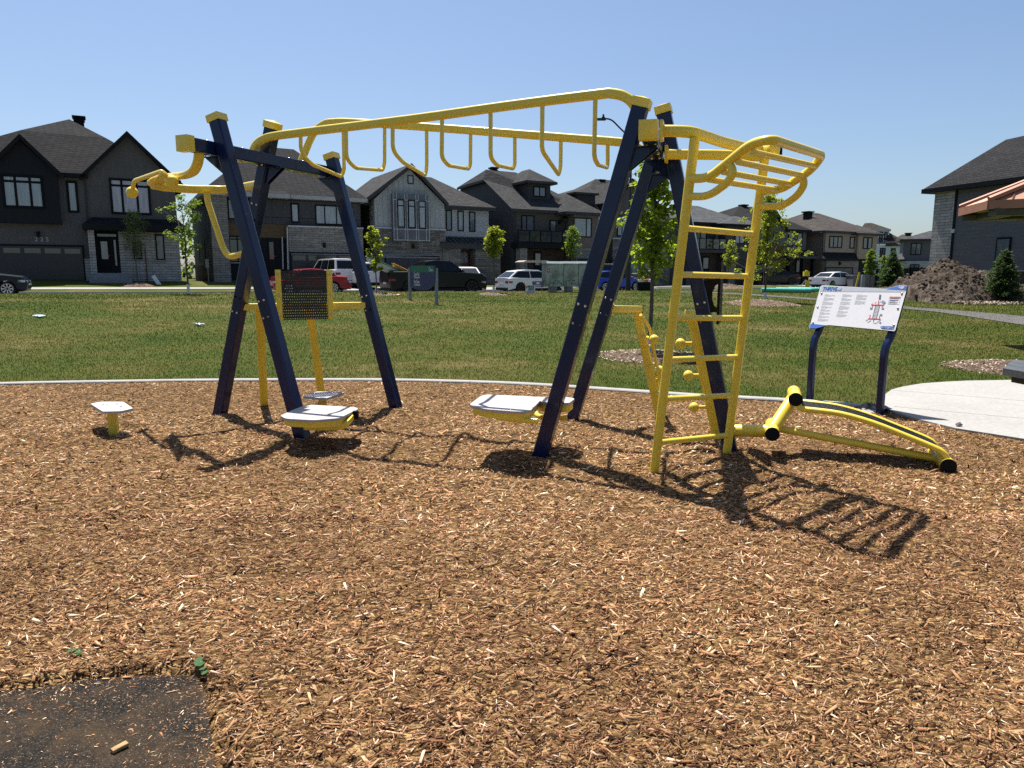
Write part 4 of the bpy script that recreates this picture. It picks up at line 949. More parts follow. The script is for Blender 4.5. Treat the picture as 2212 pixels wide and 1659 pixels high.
rt_ = P(c, 375, 190, dy + .1); pts = dict(a=Vector((x0 - .35, -.4, zE)), b=Vector((x2 + .3, -.4, zE)), w=Vector((x0 - .35, pk.y, pk.z + .05)), x=Vector((x0 - .35, bk.y, bk.z)), r=Vector((rt_.x + .2, dy + .6, rt_.z)), q=Vector((x2 - 4.4, dy + .6, rt_.z - .05)), c=Vector((x2 + .3, bk.y, zE)))
h.roof(pts, [('a', 'b', 'q', 'r', 'w'), ('w', 'r', 'x'), ('r', 'q', 'c', 'x'), ('b', 'c', 'q')], SH_GR, TRIMG, .2, eaves=[('a', 'b'), ('w', 'x')])
h.chimney(c, 445, 178, dy + 1, .7, .5)
d0 = P(c, 800, 400, 1.6); d1 = P(c, 1025, 400, 1.6); dz0 = P(c, 900, 482, 1.6).z; dz1 = P(c, 900, 325, 1.6).z
h.box('dormer', LP_DK, d0.x, d1.x, 1.6, 5.5, dz0 - .6, dz1); h.win(c, 850, 370, 975, 482, 1.6, (.5,), None, G_MD, .08)
h.hip(d0.x - .45, d1.x + .45, 1.15, 6.6, dz1, ((d0.x + d1.x) / 2, 3.3, P(c, 810, 195, 3.3).z), ((d0.x + d1.x) / 2, 4.6, P(c, 810, 195, 3.3).z), SH_GR, TRIMG, .18, name='dormer_roof')
wz = P(c, 1300, 640, -1.2).z; ap = P(c, 1190, 452, 1.4)
h.hip(P(c, 1185, 625, -1.6).x - .1, x2 + .45, -1.65, 5.5, wz, ((x1 + x2) / 2 - .3, 1.6, ap.z + .1), ((x1 + x2) / 2 - .3, 3.4, ap.z + .1), SH_GR, TRIMG, .2, name='wing_roof')
h.win(c, 727, 665, 858, 830, .02, (.4,), None, G_MD, .07); h.win(c, 1262, 690, 1442, 892, -1.2, (.7,), None, G_BL, .07)
h.door(c, 1015, 715, 1080, 925, .02, FRM, G_MD, gx=(.15, .85), gz=(.06, .94)); h.lamp(c, 1112, 742, .02)
zb0, zb1 = P(c, 700, 1000, -1.1).z, P(c, 700, 945, -1.1).z
h.box('balcony_floor', TRIM, x0 - .2, x1 - .003, -1.15, 0, zb0, zb1); xa_, xb_ = x0 - .15, x1 - .02; rz_ = P(c, 700, 815, -1.1).z
m = MB(); m.box(xa_, xb_, -1.13, -1.07, rz_ - .06, rz_); m.box(xa_, xb_, -1.12, -1.08, zb1 + .06, zb1 + .1)
for i in range(6): xx = xa_ + (xb_ - xa_) * i / 5; m.box(xx - .04, xx + .04, -1.14, -1.06, zb1, rz_ + .03)
rl_ = h.B(m, 'balcony_railing', BLK); m = MB(); m.box(xa_ + .05, xb_ - .05, -1.105, -1.095, zb1 + .1, rz_ - .06); h.B(m, 'railing_glass', G_DK, rl_)
h.box('stone_pier', ST_GY, P(c, 710, 1100, -1.0).x, P(c, 782, 1100, -1.0).x, -1.1, -.4, -.3, zb0 - .003)
h.box('entry_wall', BRK, x0 + .32, x1 - .01, -.02, .015, -.3, zb0 - .01); h.door(c, 855, 1035, 930, 1240, -.03, TRIM, G_BL)
h.box('stone_wall', ST_GY, x1 + .003, x2 + .02, -1.28, -1.203, -.3, P(c, 1300, 1000, -1.2).z); h.garage(c, 1230, 1120, 1500, 1240, -1.29, GARG, 3)
# ---- fifth house: black gable, half hidden by the legs
h = House('dark house with a black front gable and small dormer, seen between the navy legs', 44.2, .62); P = h.P; c = S3
x0 = P(c, -75, 1000, 0).x; x1 = P(c, 250, 1000, 0).x; x2 = P(c, 520, 1000, -.6).x; zE = P(c, 100, 1070, 0).z
h.box('wall', LP_GR, x0, x2 + 3.6, .02, 11, -.3, zE)
m = MB(); gp = P(c, 412, 765, -.8); gl = P(c, 260, 930, -.8); gr = P(c, 492, 868, -.8); hw = x2 - gp.x
m.slab([(x1, -.6, -.3), (x2, -.6, -.3), (x2, -.6, gr.z - .1), (gp.x, -.6, gp.z - .2), (x1, -.6, gl.z)], (0, 6, 0)); h.B(m, 'gable_wall', VB_GR)
h.gable(x1 - .3, gp.x, x2 + .5, gl.z - .05, gp.z, -1, 6, SH_GR, TRIM, .32, zeb=gr.z - .25)
zr = P(c, 250, 775, 5.5).z; h.hip(x0 - .4, x2 + 4, -.4, 11.4, zE, (P(c, 150, 790, 5.5).x, 5.5, zr), (P(c, 400, 770, 5.5).x, 5.5, zr), SH_GR, TRIMG, .2)
h.chimney(c, 190, 772, 5.5, .7, .4)
dd = P(c, 60, 870, 1.4); h.box('dormer', LP_DK, P(c, 20, 880, 1.4).x, P(c, 150, 880, 1.4).x, 1.4, 5, P(c, 90, 960, 1.4).z, P(c, 90, 872, 1.4).z)
h.hip(P(c, 0, 870, 1.1).x, P(c, 178, 870, 1.1).x, 1.1, 5.6, P(c, 90, 868, 1.1).z, (P(c, 90, 822, 2.8).x, 2.8, P(c, 90, 822, 2.8).z), (P(c, 90, 822, 2.8).x, 4, P(c, 90, 822, 2.8).z), SH_GR, TRIMG, .15, name='dormer_roof')
h.win(c, 312, 1038, 386, 1190, -.6, (.45,), .33, G_BL, .08); h.win(c, 612, 1130, 650, 1215, .02, (), None, G_MD, .08); h.win(c, -15, 1050, 60, 1195, .02, (.6,), None, G_MD, .07)
h.box('stone_wall', ST_MX, x1 - .02, x2 + .02, -.7, -.603, -.3, P(c, 350, 1210, -.6).z); h.box('stone_cap', WHT, x1 - .05, x2 + .05, -.75, -.603, P(c, 350, 1210, -.6).z + .002, P(c, 350, 1210, -.6).z + .09)
h.garage(c, 270, 1370, 430, 1500, -.71, GARB, 3); h.box('stone_wall', ST_MX, x2 + .03, x2 + 3.5, -.08, .015, -.3, P(c, 600, 1290, 0).z)
h.win(c, 510, 1350, 560, 1480, -.08, (), None, G_BL, .06); h.win(c, 600, 1350, 645, 1450, -.08, (), None, G_DK, .06, sill=True); h.steps(x2 + .4, x2 + 2, .3, 2, -.1)
# ---- sixth: grey roof with balcony behind the ladder
h = House('grey-roofed house with a glass balcony over a dark porch, seen through the ladder rungs', 56, .55); P = h.P; c = S3
x0, x1 = P(c, 700, 1150, 0).x, P(c, 1290, 1150, 0).x; zE = P(c, 1000, 1092, 0).z
h.box('wall', LP_DK, x0, x1, .02, 11, -.3, zE); zr = P(c, 848, 962, 5.5).z
h.hip(x0 - .5, x1 + .5, -.5, 11.4, zE, (P(c, 840, 962, 5.5).x, 5.5, zr), (P(c, 905, 975, 5.5).x, 5.5, zr), SH_LG, TRIM, .2); h.chimney(c, 745, 955, 5, .7, .6)
h.hip(P(c, 1080, 1100, -1.4).x, x1 + .6, -1.4, 5, P(c, 1200, 1100, -1.4).z, (P(c, 1190, 1040, 1.5).x, 1.5, P(c, 1190, 1040, 1.5).z), (P(c, 1190, 1040, 1.5).x, 3.0, P(c, 1190, 1040, 1.5).z), SH_LG, TRIM, .2, name='wing_roof')
h.box('wing_wall', LP_DK, P(c, 1110, 1200, -1).x, x1, -1, .015, -.3, P(c, 1200, 1100, -1.4).z - .02)
h.win(c, 880, 1150, 965, 1275, .02, (.5,), None, G_MD, .08); h.win(c, 1030, 1160, 1062, 1275, .02, (), None, G_BL, .06); h.win(c, 1180, 1165, 1245, 1245, -1, (.5,), None, G_BL, .07)
zf = P(c, 1000, 1288, -1).z; a, b = P(c, 860, 1300, -1), P(c, 1112, 1300, -1)
h.box('balcony_floor', TRIMG, a.x, b.x, -1.1, 0, zf - .3, zf); m = MB(); rz_ = P(c, 1000, 1205, -1).z; m.box(a.x, b.x, -1.08, -1.02, rz_ - .06, rz_)
for i in range(6): xx = a.x + .04 + (b.x - a.x - .08) * i / 5; m.box(xx - .04, xx + .04, -1.09, -1.01, zf, rz_)
r = h.B(m, 'balcony_railing', BLK); m = MB(); m.box(a.x + .04, b.x - .04, -1.055, -1.045, zf + .08, rz_ - .06); h.B(m, 'railing_glass', G_DK, r)
h.box('porch_wall', BRK, a.x + .5, b.x - .3, -.05, .015, -.3, zf - .31); h.door(c, 935, 1335, 985, 1470, -.06, TRIM, G_BL); h.box('stone_pier', ST_GY, P(c, 1115, 1400, -1).x, P(c, 1180, 1400, -1).x, -1.1, -1.003, -.3, P(c, 1150, 1235, -1).z)
h.box('stone_pier', ST_GY, a.x - .1, a.x + .4, -1.1, -.5, -.3, zf - .31)
# ---- seventh: black-trimmed gable behind the bright young tree
h = House('charcoal house with a black gable behind the bright young tree', 64.4, .48); P = h.P; c = S24
x0, x1, x2 = P(c, 100, 600, 0).x, P(c, 652, 600, 0).x, P(c, 895, 600, 1).x; zE = P(c, 820, 470, 1).z
h.box('wall', LP_BL, x0, x2, 1, 11, -.3, zE); gp = P(c, 565, 255, -.3); gr = P(c, 690, 440, -.3); gl = 2 * gp.x - gr.x - .6
m = MB(); m.slab([(gl + .4, 0, -.3), (x1, 0, -.3), (x1, 0, gr.z + .1), (gp.x, 0, gp.z - .2), (gl + .4, 0, gr.z + .1)], (0, .99, 0)); h.B(m, 'gable_wall', LP_BL)
h.gable(gl, gp.x, gr.x, gr.z - .1, gp.z, -.35, 6, SH_DK, TRIM, .35)
zr = P(c, 160, 205, 6).z; h.hip(x0 - .4, x2 + .4, .6, 11.4, zE, (P(c, 155, 205, 6).x, 6, zr), (P(c, 330, 212, 6).x, 6, zr), SH_DK, TRIM, .25); h.chimney(c, 205, 190, 6, .8, .5)
h.win(c, 795, 500, 848, 657, 1, (), None, G_MD, .09); h.win(c, 702, 495, 750, 652, 1, (), None, G_MD, .09); h.win(c, 535, 497, 598, 632, 0, (.5,), None, G_BL, .08)
h.box('brick_wall', masonry('rust brick', (.14, .06, .04), (.09, .04, .03), (.05, .04, .035), .22, .08, .01), gl + .5, x1 + .02, -.08, -.003, -.3, P(c, 600, 645, 0).z)
a, b, t_ = P(c, 690, 755, -.6), P(c, 1050, 745, -.6), P(c, 760, 690, 1)
m = MB(); m.slab([(a.x, -.6, a.z), (b.x, -.6, a.z), (x2, 1, t_.z), (a.x, 1, t_.z)], (0, 0, -.1)); r = h.B(m, 'porch_roof', SH_DK); m = MB(); m.box(a.x, b.x, -.66, -.602, a.z - .25, a.z + .03); h.B(m, 'fascia', TRIMG, r)
for xx in (725, 870, 985): p = P(c, xx, 900, -.5); h.box('porch_column', TRIM, p.x - .2, p.x + .2, -.55, -.15, -.3, a.z - .26)
h.box('porch_wall', BRK, x1 + .03, x2, .92, .997, -.3, a.z); h.door(c, 680, 825, 718, 945, .9, TRIM, G_BL); h.win(c, 785, 790, 822, 940, .9, (), None, G_BL, .05); h.garage(c, 140, 850, 560, 1000, -.09, GARG, 4); h.steps(x1 + .8, x1 + 2.2, .3, 2, .3)
# ---- eighth: taupe
h = House('taupe house with a hipped brown roof behind the white sedan', 72.3, .42); P = h.P; c = S24
x0, x1, x2 = P(c, 1085, 600, 0).x, P(c, 1440, 600, 0).x, P(c, 1675, 600, -.3).x; zE = P(c, 1100, 480, 0).z
h.box('wall', LP_TP, x0, x2 - .1, .02, 11.5, -.3, zE); h.box('front_wall', paint('taupe stucco', (.30, .25, .20), .8, 0, .06), x0 + .3, x1, -.05, .015, P(c, 1200, 716, 0).z, zE - .02)
PW_ = boards('taupe panels', (.32, .255, .19), 1.05, True, line=.2, lw=.035); h.box('panel_bay', PW_, x1 + .01, x2, -.35, .015, P(c, 1500, 790, -.3).z, P(c, 1500, 500, -.3).z); h.box('porch_wall', TRIM, x1 + .01, x2 - .15, -.06, .015, -.3, P(c, 1500, 790, -.3).z - .01)
zr = P(c, 1035, 285, 6).z; h.hip(x0 - .5, x2 + .3, -.5, 12, zE, (P(c, 900, 292, 6).x, 6, zr), (P(c, 1035, 287, 6).x, 6, zr), SH_BR, TRIMG, .22); h.chimney(c, 918, 265, 4.6, 1.0, .8)
zw = P(c, 1600, 508, -.8).z; h.hip(P(c, 1465, 490, -.8).x, x2 + .55, -.85, 6, zw, (P(c, 1425, 412, 2.6).x + .6, 2.6, P(c, 1425, 412, 2.6).z), (P(c, 1425, 412, 2.6).x + .6, 4.4, P(c, 1425, 412, 2.6).z), SH_BR, TRIMG, .2, name='wing_roof')
h.win(c, 1155, 535, 1288, 670, -.05, (.33, .66), None, G_MD, .10); h.win(c, 1383, 545, 1425, 675, -.05, (), None, G_MD, .10); h.win(c, 1530, 548, 1570, 680, -.35, (), None, G_MD, .09); h.win(c, 1580, 552, 1620, 682, -.35, (), None, G_MD, .09)
m = MB(); a, b, t_ = P(c, 1068, 785, -1), P(c, 1475, 797, -1), P(c, 1075, 716, -.05); m.slab([(a.x, -1, a.z), (b.x, -1, a.z), (x1 + .1, -.06, t_.z), (x0 + .1, -.06, t_.z)], (0, 0, -.1)); r = h.B(m, 'garage_roof', SH_DK); m = MB(); m.box(a.x, b.x, -1.06, -1.002, a.z - .2, a.z + .02); h.B(m, 'fascia', TRIM, r)
h.box('garage_wall', masonry('taupe stone', (.27, .24, .21), (.22, .195, .17), (.15, .14, .12), .5, .16, .008), x0, x1, -.6, .015, -.3, a.z - .21); h.garage(c, 1112, 890, 1397, 1010, -.6, GARB, 3); h.lamp(c, 1262, 843, -.6)
h.pipe(c, [(1065, 495), (1085, 530), (1080, 720)], -.1, TRIMG)
# ---- white three-storey house far right
h = House('white three-storey house with a black roof terrace, farthest away', 0, .45, sd=(.93, -.37, 0), p0=DY(*S24(1600, 700), 118)); P = h.P; c = S24
D = 0.0
def F9(x, y): return P(c, x, y, D)
x0, x1 = F9(1600, 600).x, F9(1790, 600).x
h.box('upper_wall', WHITEST, F9(1570, 500).x, F9(1830, 500).x, D + 1.5, D + 3, F9(1700, 620).z, F9(1700, 462).z); h.box('wall', WHITEST, F9(1560, 700).x, F9(1985, 700).x, D, D + 3, -.3, F9(1700, 632).z)
zr = F9(1570, 382).z; h.hip(F9(1500, 460).x, F9(1845, 460).x, D + 1, D + 4, F9(1700, 462).z, (F9(1560, 385).x, D + 2.5, zr), (F9(1640, 385).x, D + 2.5, zr), SH_BR, WHT, .25)
m = MB(); z0_, z1_ = F9(1700, 622).z, F9(1700, 557).z; xa_, xb_ = F9(1670, 600).x, F9(1890, 600).x; m.box(xa_, xb_, D + .02, D + .1, z1_ - .08, z1_)
for i in range(24): xx = xa_ + (xb_ - xa_) * i / 23; m.box(xx - .03, xx + .03, D + .03, D + .09, z0_, z1_ - .08)
h.B(m, 'terrace_railing', BLK)
for q in ((1720, 487, 1750, 598), (1775, 490, 1805, 575), (1680, 485, 1705, 540)): a, b = F9(q[0], q[1]), F9(q[2], q[3]); h.winl(a.x, b.x, b.z, a.z, D + 1.5, (), None, G_DK, .12)
for q in ((1715, 668, 1770, 770), (1835, 672, 1885, 725)): a, b = F9(q[0], q[1]), F9(q[2], q[3]); h.winl(a.x, b.x, b.z, a.z, D, (.45,), None, G_MD, .12)
a = F9(1825, 487); b = F9(1985, 635); m = MB(); m.slab([(a.x, D + 2, a.z), (b.x + 1, D - .3, b.z), (b.x + 1, D + 3.5, b.z)], (0, 0, -.15)); m.slab([(a.x, D + 2, a.z), (xb_ - 1.5, D - .3, b.z), (b.x + 1, D - .3, b.z)], (0, 0, -.15)); h.B(m, 'side_roof', SH_BR)
# ---- blue grey house right
h = House('blue-grey house with a pale stone lower storey behind the black fence', 0, .42, sd=(.93, -.37, 0), p0=DY(*S25(235, 1000), 97)); P = h.P; c = S25
x0, x1 = P(c, 235, 1000, 0).x, P(c, 475, 1000, 0).x; zE = P(c, 300, 948, 0).z
h.box('wall', LP_BL, x0, x1 + 3, 0, 3.5, P(c, 300, 1135, 0).z, zE - .02); h.box('stone_wall', masonry('white grey stone', (.42, .42, .42), (.33, .33, .34), (.25, .25, .25), .5, .18, .01), P(c, 90, 1150, -.8).x, x1 + 3, -.8, 3.4, -.3, P(c, 300, 1130, -.8).z)
zr = P(c, 455, 878, 2).z; h.hip(x0 - .5, x1 + 3.5, -.5, 4.2, zE, (P(c, 455, 880, 2).x, 2, zr), (P(c, 500, 880, 2).x, 2, zr), SH_LG, TRIMG, .2)
a = P(c, 85, 1112, -1.3); b = P(c, 245, 1122, -1.3); h.hip(a.x, b.x, -1.3, 3, a.z - .05, (P(c, 225, 1066, 1.5).x, 1.5, P(c, 225, 1066, 1.5).z), (P(c, 245, 1066, 1.5).x, 2.5, P(c, 225, 1066, 1.5).z), SH_LG, TRIMG, .18, name='garage_roof')
h.win(c, 300, 980, 380, 1077, 0, (.5,), None, G_MD, .1); h.win(c, 292, 1155, 367, 1187, -.8, (.5,), None, G_MD, .08)
# ---- tiny roof behind
h = House('small brown hipped roof of a house just visible between its two neighbours', 0, .4, sd=(.93, -.37, 0), p0=DY(*S25(190, 1000), 135)); P = h.P
D = 0; a, b = P(c, 190, 940, D), P(c, 330, 940, D); h.box('wall', LP_TP, a.x, b.x, D, D + 8, -.3, P(c, 250, 945, D).z); h.hip(a.x - .4, b.x + .4, D - .4, D + 8.4, P(c, 250, 945, D).z, (P(c, 225, 908, D + 4).x, D + 4, P(c, 225, 908, D + 4).z), (P(c, 280, 910, D + 4).x, D + 4, P(c, 225, 908, D + 4).z), SH_BR, TRIMG, .2); h.chimney(c, 277, 895, D + 3, 1.2, .8)

# ---- big house on the right edge, seen from its side
rd = Vector((.322, -.947, 0)).normalized(); rn = Vector((-rd.y, rd.x, 0)) * -1; rc = DY(*S25(470, 1000), 44.0); rc.z = 0
RH = thing('house', 'large grey-sided house at the right edge, behind the soil heap', 'house', (rc.x, rc.y, .15), math.atan2(rd.y, rd.x))
wn = Vector((rd.y, -rd.x, 0))   # outward normal of the visible wall, towards the left of the picture
def RP(x, y, o=0.0):
    p = PL(*S25(x, y), Vector((rc.x, rc.y, 0)) + wn * o, wn); d = p - rc; return Vector((d.dot(rd), 0, p.z - .15))
if wn.x > 0: wn = -wn
def rbox(name, mat, x0, x1, y0, y1, z0, z1, par=None):
    m = MB(); m.box(x0, x1, y0, y1, z0, z1); return m.build(name, mat, par or RH, world=False)
# local y: positive = left of travel direction; the house body lies on the far side
sgn = 1 if Vector((-rd.y, rd.x, 0)).dot(wn) < 0 else -1
ze = RP(600, 520).z; zf = RP(900, 1208).z
rbox('wall', LP_BL, .9, 13, 0, 9 * sgn, zf, ze); rbox('foundation_wall', BRK, .5, 13, .04 * sgn, 9 * sgn, -.4, zf - .05)
rbox('foundation_cap', WHT, .9, 13.02, -.05 * sgn, .2 * sgn, zf - .05, zf)
rbox('stone_corner', ST_LT, 0, RP(652, 800).x, -.08 * sgn, 9 * sgn, -.4, ze - .02); k = RP(652, 800).x; rbox('corner_trim', TRIM, k, k + .12, -.06 * sgn, -.003 * sgn, zf, ze)
e0 = -.55
apx_ = RP(1065, 120, -4.0)
pts = dict(a=Vector((e0, -.5 * sgn, ze)), b=Vector((13.5, -.5 * sgn, ze)), c=Vector((13.5, 9.5 * sgn, ze)), d=Vector((e0, 9.5 * sgn, ze)), r=Vector((apx_.x, 4.2 * sgn, apx_.z)), q=Vector((9.5, 4.2 * sgn, apx_.z + .3)))
m = MB(); ks = list(pts); ix = {k_: i for i, k_ in enumerate(ks)}; m.add([pts[k_] for k_ in ks], [tuple(ix[t_] for t_ in f) for f in (('a', 'b', 'q', 'r'), ('b', 'c', 'q'), ('c', 'd', 'r', 'q'), ('d', 'a', 'r'))]); r = m.build('roof', SH_DK, RH, world=False)
m = MB(); m.box(e0, 13.5, -.56 * sgn, -.5 * sgn, ze - .24, ze + .02); m.box(e0, e0 + .06, -.5 * sgn, 9.5 * sgn, ze - .24, ze + .02); m.box(e0 + .07, 13.4, -.49 * sgn, 9.4 * sgn, ze - .22, ze - .19); m.build('fascia', TRIM, r, world=False)
a, b = RP(1015, 950), RP(1120, 1100); m = MB(); m.box(a.x, b.x, -.07 * sgn, -.003 * sgn, b.z - .6, a.z + .1); w_ = m.build('window', FRM, RH, world=False); m = MB(); m.box(a.x + .08, b.x - .08, -.085 * sgn, -.07 * sgn, b.z - .5, a.z); m.build('pane', G_MD, w_, world=False)
a, b = RP(635, 865), RP(665, 895); rbox('wall_vent', WHT, a.x, b.x, -.1 * sgn, -.003 * sgn, b.z, a.z)
# ================================================================== trees and plants
def leafmat(name):
    m = NT(name); at = m.n('ShaderNodeAttribute'); at.attribute_name = 'tint'; m.l(at.outputs['Color'], m.b.inputs['Base Color']); m.set(Roughness=.5, Specular_IOR_Level=.3)
    tr = m.n('ShaderNodeBsdfTranslucent'); m.l(m.mix(1.0, at.outputs['Color'], (1.7, 1.7, .7), 'MULTIPLY'), tr.inputs[0]); ms = m.n('ShaderNodeMixShader'); ms.inputs[0].default_value = .6
    m.l(m.b.outputs[0], ms.inputs[1]); m.l(tr.outputs[0], ms.inputs[2]); m.l(ms.outputs[0], m.out.inputs[0]); return m.mat
LEAF = leafmat('leaf'); BARK = paint('bark', (.105, .085, .07), .9, 0, .3, 0, .6, 6); WRAP = paint('white trunk guard', (.62, .62, .60), .7); NEED = leafmat('needles')
RT = np.random.default_rng(3)
def leaves_mesh(name, pts, size, cols, parent, org, mat=LEAF, droop=.3, aspect=.62):
    n = len(pts); pts = np.asarray(pts) - np.array(org)
    a = RT.uniform(0, 2 * np.pi, n); el = RT.normal(-droop, .5, n); L = size * RT.uniform(.6, 1.35, n)
    ax = np.stack([np.cos(a) * np.cos(el), np.sin(a) * np.cos(el), np.sin(el)], -1); b0 = np.stack([-np.sin(a), np.cos(a), 0 * a], -1); c0 = np.cross(ax, b0); ro = RT.normal(0, .7, n)
    ay = b0 * np.cos(ro)[:, None] + c0 * np.sin(ro)[:, None]; az = np.cross(ax, ay); Wd = L * aspect
    V = np.stack([pts, pts + ax * (L * .45)[:, None] + ay * (Wd / 2)[:, None] + az * (Wd * .12)[:, None], pts + ax * L[:, None], pts + ax * (L * .45)[:, None] - ay * (Wd / 2)[:, None] + az * (Wd * .12)[:, None]], 1)
    F = np.arange(n * 4).reshape(-1, 4); pal = np.array(cols); ci = RT.integers(0, len(pal), n); col = pal[ci] * RT.uniform(.75, 1.25, (n, 1))
    o = np_mesh(name, V.reshape(-1, 3), F, mat, np.repeat(col, 4, 0)); o.parent = parent; XF[o.name] = XF[parent.name]; return o
def tree(label, base, H_, r, z0, nleaf, size, cols, limbs=14, shape='oval', wrap=True, trunk_r=.045, group='young street trees', name='young_tree', spread=.22, lean=0, sub=3, sparse=.0, lo=.25):
    base = Vector(base); o = thing(name, label, 'tree', tuple(base), 0, group); m = MB()
    tp = [base + Vector((lean * k * k * H_ * .02 + RT.normal(0, .02), RT.normal(0, .02), H_ * k)) for k in (-.02, .15, .35, .55, .75, .95)]
    m.tube(smooth_path(tp, 3), trunk_r, 7, scale=list(np.linspace(1.1, .25, len(smooth_path(tp, 3)))))
    P = smooth_path(tp, 3); centers = []
    for i in range(limbs):
        k = (i + .5) / limbs; z = z0 + (H_ - z0) * k * .96; c = min(P, key=lambda q: abs(q.z - base.z - z))
        if shape == 'oval': w_ = math.sin(math.pi * min(1, .18 + .82 * k)) ** .7
        elif shape == 'cone': w_ = 1.25 * (1 - k) ** .75 + .15
        else: w_ = (.55 + .45 * math.sin(math.pi * k)) if k < .85 else .4
        an = i * 2.4 + RT.uniform(-.5, .5); l_ = r * w_ * RT.uniform(.7, 1.1); d = Vector((math.cos(an), math.sin(an), RT.uniform(.25, .8)))
        e = Vector((c.x, c.y, base.z + z)) + d.normalized() * l_; s = Vector((c.x, c.y, base.z + z - l_ * .25))
        mid = (s + e) / 2 + Vector((RT.normal(0, .05), RT.normal(0, .05), -.04)); m.tube([s, mid, e], trunk_r * .35, 5, scale=[1, .7, .3])
        for j in range(sub + 1):
            f = lo + (1 - lo) * j / max(1, sub); q = s.lerp(e, f) + Vector((RT.normal(0, r * .13), RT.normal(0, r * .13), RT.normal(0, r * .10)))
            if RT.random() >= sparse: centers.append((q, spread * r * RT.uniform(.7, 1.3) * (1.1 - .3 * f)))
    t = m.build('trunk', BARK, o, smooth=True, angle=180)
    if wrap:
        g = MB(); g.tube([base + Vector((0, 0, -.05)), base + Vector((0, 0, .42))], trunk_r * 1.5, 8); g.build('trunk_guard', WRAP, o, smooth=True)
    pts = []; w_ = np.array([c[1] ** 2 for c in centers]); w_ /= w_.sum(); ci = RT.choice(len(centers), nleaf, p=w_)
    cc = np.array([[*c[0]] for c in centers]); rr = np.array([c[1] for c in centers]); dv = RT.normal(0, 1, (nleaf, 3)); dv /= np.linalg.norm(dv, axis=1)[:, None]; pts = cc[ci] + dv * (rr[ci] * RT.random(nleaf) ** .45)[:, None] * np.array([1, 1, .8])
    leaves_mesh('crown', pts, size, cols, o, tuple(base)); return o
YG = [(.21, .24, .03), (.17, .21, .025), (.27, .28, .045), (.12, .165, .02)]; MG = [(.095, .155, .026), (.13, .19, .035), (.065, .115, .02), (.15, .20, .05)]; DG = [(.035, .065, .02), (.05, .085, .03), (.07, .10, .045)]
GG = [(.13, .165, .07), (.17, .20, .10), (.09, .125, .05)]
def ringm(label, px, r, h=.12, mat=None):
    c = GT(*px); m = MB(); n = 22; vs = [(c.x, c.y, T(c.x, c.y) + h)]; k = 4
    for j in range(1, k + 1):
        for i in range(n):
            a = 2 * math.pi * i / n; q = r * j / k * (1 + .12 * math.sin(3 * a + r) + RT.uniform(-.05, .05)); x, y = c.x + q * math.cos(a), c.y + q * math.sin(a); vs.append((x, y, T(x, y) + h * (1 - (j / k) ** 1.6) * RT.uniform(.7, 1.25) - (.03 if j == k else 0)))
    fs = [(0, 1 + i, 1 + (i + 1) % n) for i in range(n)] + [(1 + (j - 1) * n + i, 1 + j * n + i, 1 + j * n + (i + 1) % n, 1 + (j - 1) * n + (i + 1) % n) for j in range(1, k) for i in range(n)]
    m.add(vs, fs); tag(m.build('mulch_ring', mat or RINGM), kind='stuff')
    if h > .08: # loose chips on the ring
        n2 = int(500 * r * r + 250); a = RT.uniform(0, 6.283, n2); q = r * np.sqrt(RT.random(n2)) * 1.05; x = c.x + q * np.cos(a); y = c.y + q * np.sin(a); z = Tv(x, y) + h * (1 - (q / r) ** 1.6).clip(0) + .015
        return x, y, z
RINGM = NT('ring mulch'); g = RINGM.n('ShaderNodeNewGeometry').outputs['Position']; RINGM.l(RINGM.ramp(RINGM.noise(g, 22, 5, .8), [(.35, (.05, .035, .025)), (.55, (.17, .12, .085)), (.72, (.38, .29, .21))]), RINGM.b.inputs['Base Color']); RINGM.set(Roughness=.95); RINGM.bump(RINGM.noise(g, 30, 4, .8), 1, .05); RINGM = RINGM.mat
def bse(cf, x, y): return GT(*cf(x, y))
def mt(label, cf, base, top, wpx, zc, nleaf, size, cols, limbs, shape, wrap, tr, spread=.22, sparse=0., lean=0, name='young_tree', sub=3):
    """zc: picture height where the crown begins; wpx: crown width in the same zoom"""
    b = GT(*cf(*base)); f = cf(100, 0)[0] - cf(0, 0)[0]; H_ = DY(*cf(*top), b.y).z - b.z; r = wpx * f / 100 / 2 * b.y / FPX; z0 = DY(*cf(base[0], zc), b.y).z - b.z
    tree(label, b, H_, r, z0, nleaf, size, cols, limbs, shape, wrap, tr, spread=spread, sparse=sparse, lean=lean, name=name, sub=sub); return b
ID = lambda x, y: (x, y)
mt('slender grey-green young tree before the stone wall of house 225', S7, (1075, 1432), (1060, 860), 215, 1200, 3200, .085, GG, 26, 'oval', False, .04, .3)
mt('sparse young tree with tiered branches and a white trunk guard, between the two left houses', S7, (1473, 1512), (1385, 760), 400, 1180, 2100, .10, MG, 15, 'open', True, .045, .16, .3, -.8)
mt('small thin tree by the entry of the second house, behind the navy legs', S8, (1040, 1345), (1020, 905), 130, 1190, 1500, .09, MG, 14, 'oval', False, .03)
mt('bright sparse sapling left of the black pickup', S21, (292, 1592), (300, 830), 270, 1340, 2000, .115, YG, 13, 'open', True, .035, .2, .25)
mt('bright yellow-green maple with a rounded crown, right of the black pickup', S22, (447, 1468), (365, 778), 205, 1080, 3600, .11, YG, 22, 'oval', True, .045, .32, 0, -.4)
mt('mid-green narrow young tree just right of the yellow-green maple', S22, (553, 1345), (555, 815), 165, 1200, 3200, .12, MG, 24, 'oval', False, .045, .28)
mt('mid-green young tree rising behind the three mailboxes', S22, (1245, 1395), (1265, 795), 225, 1100, 2600, .12, MG, 22, 'oval', False, .045, .26)
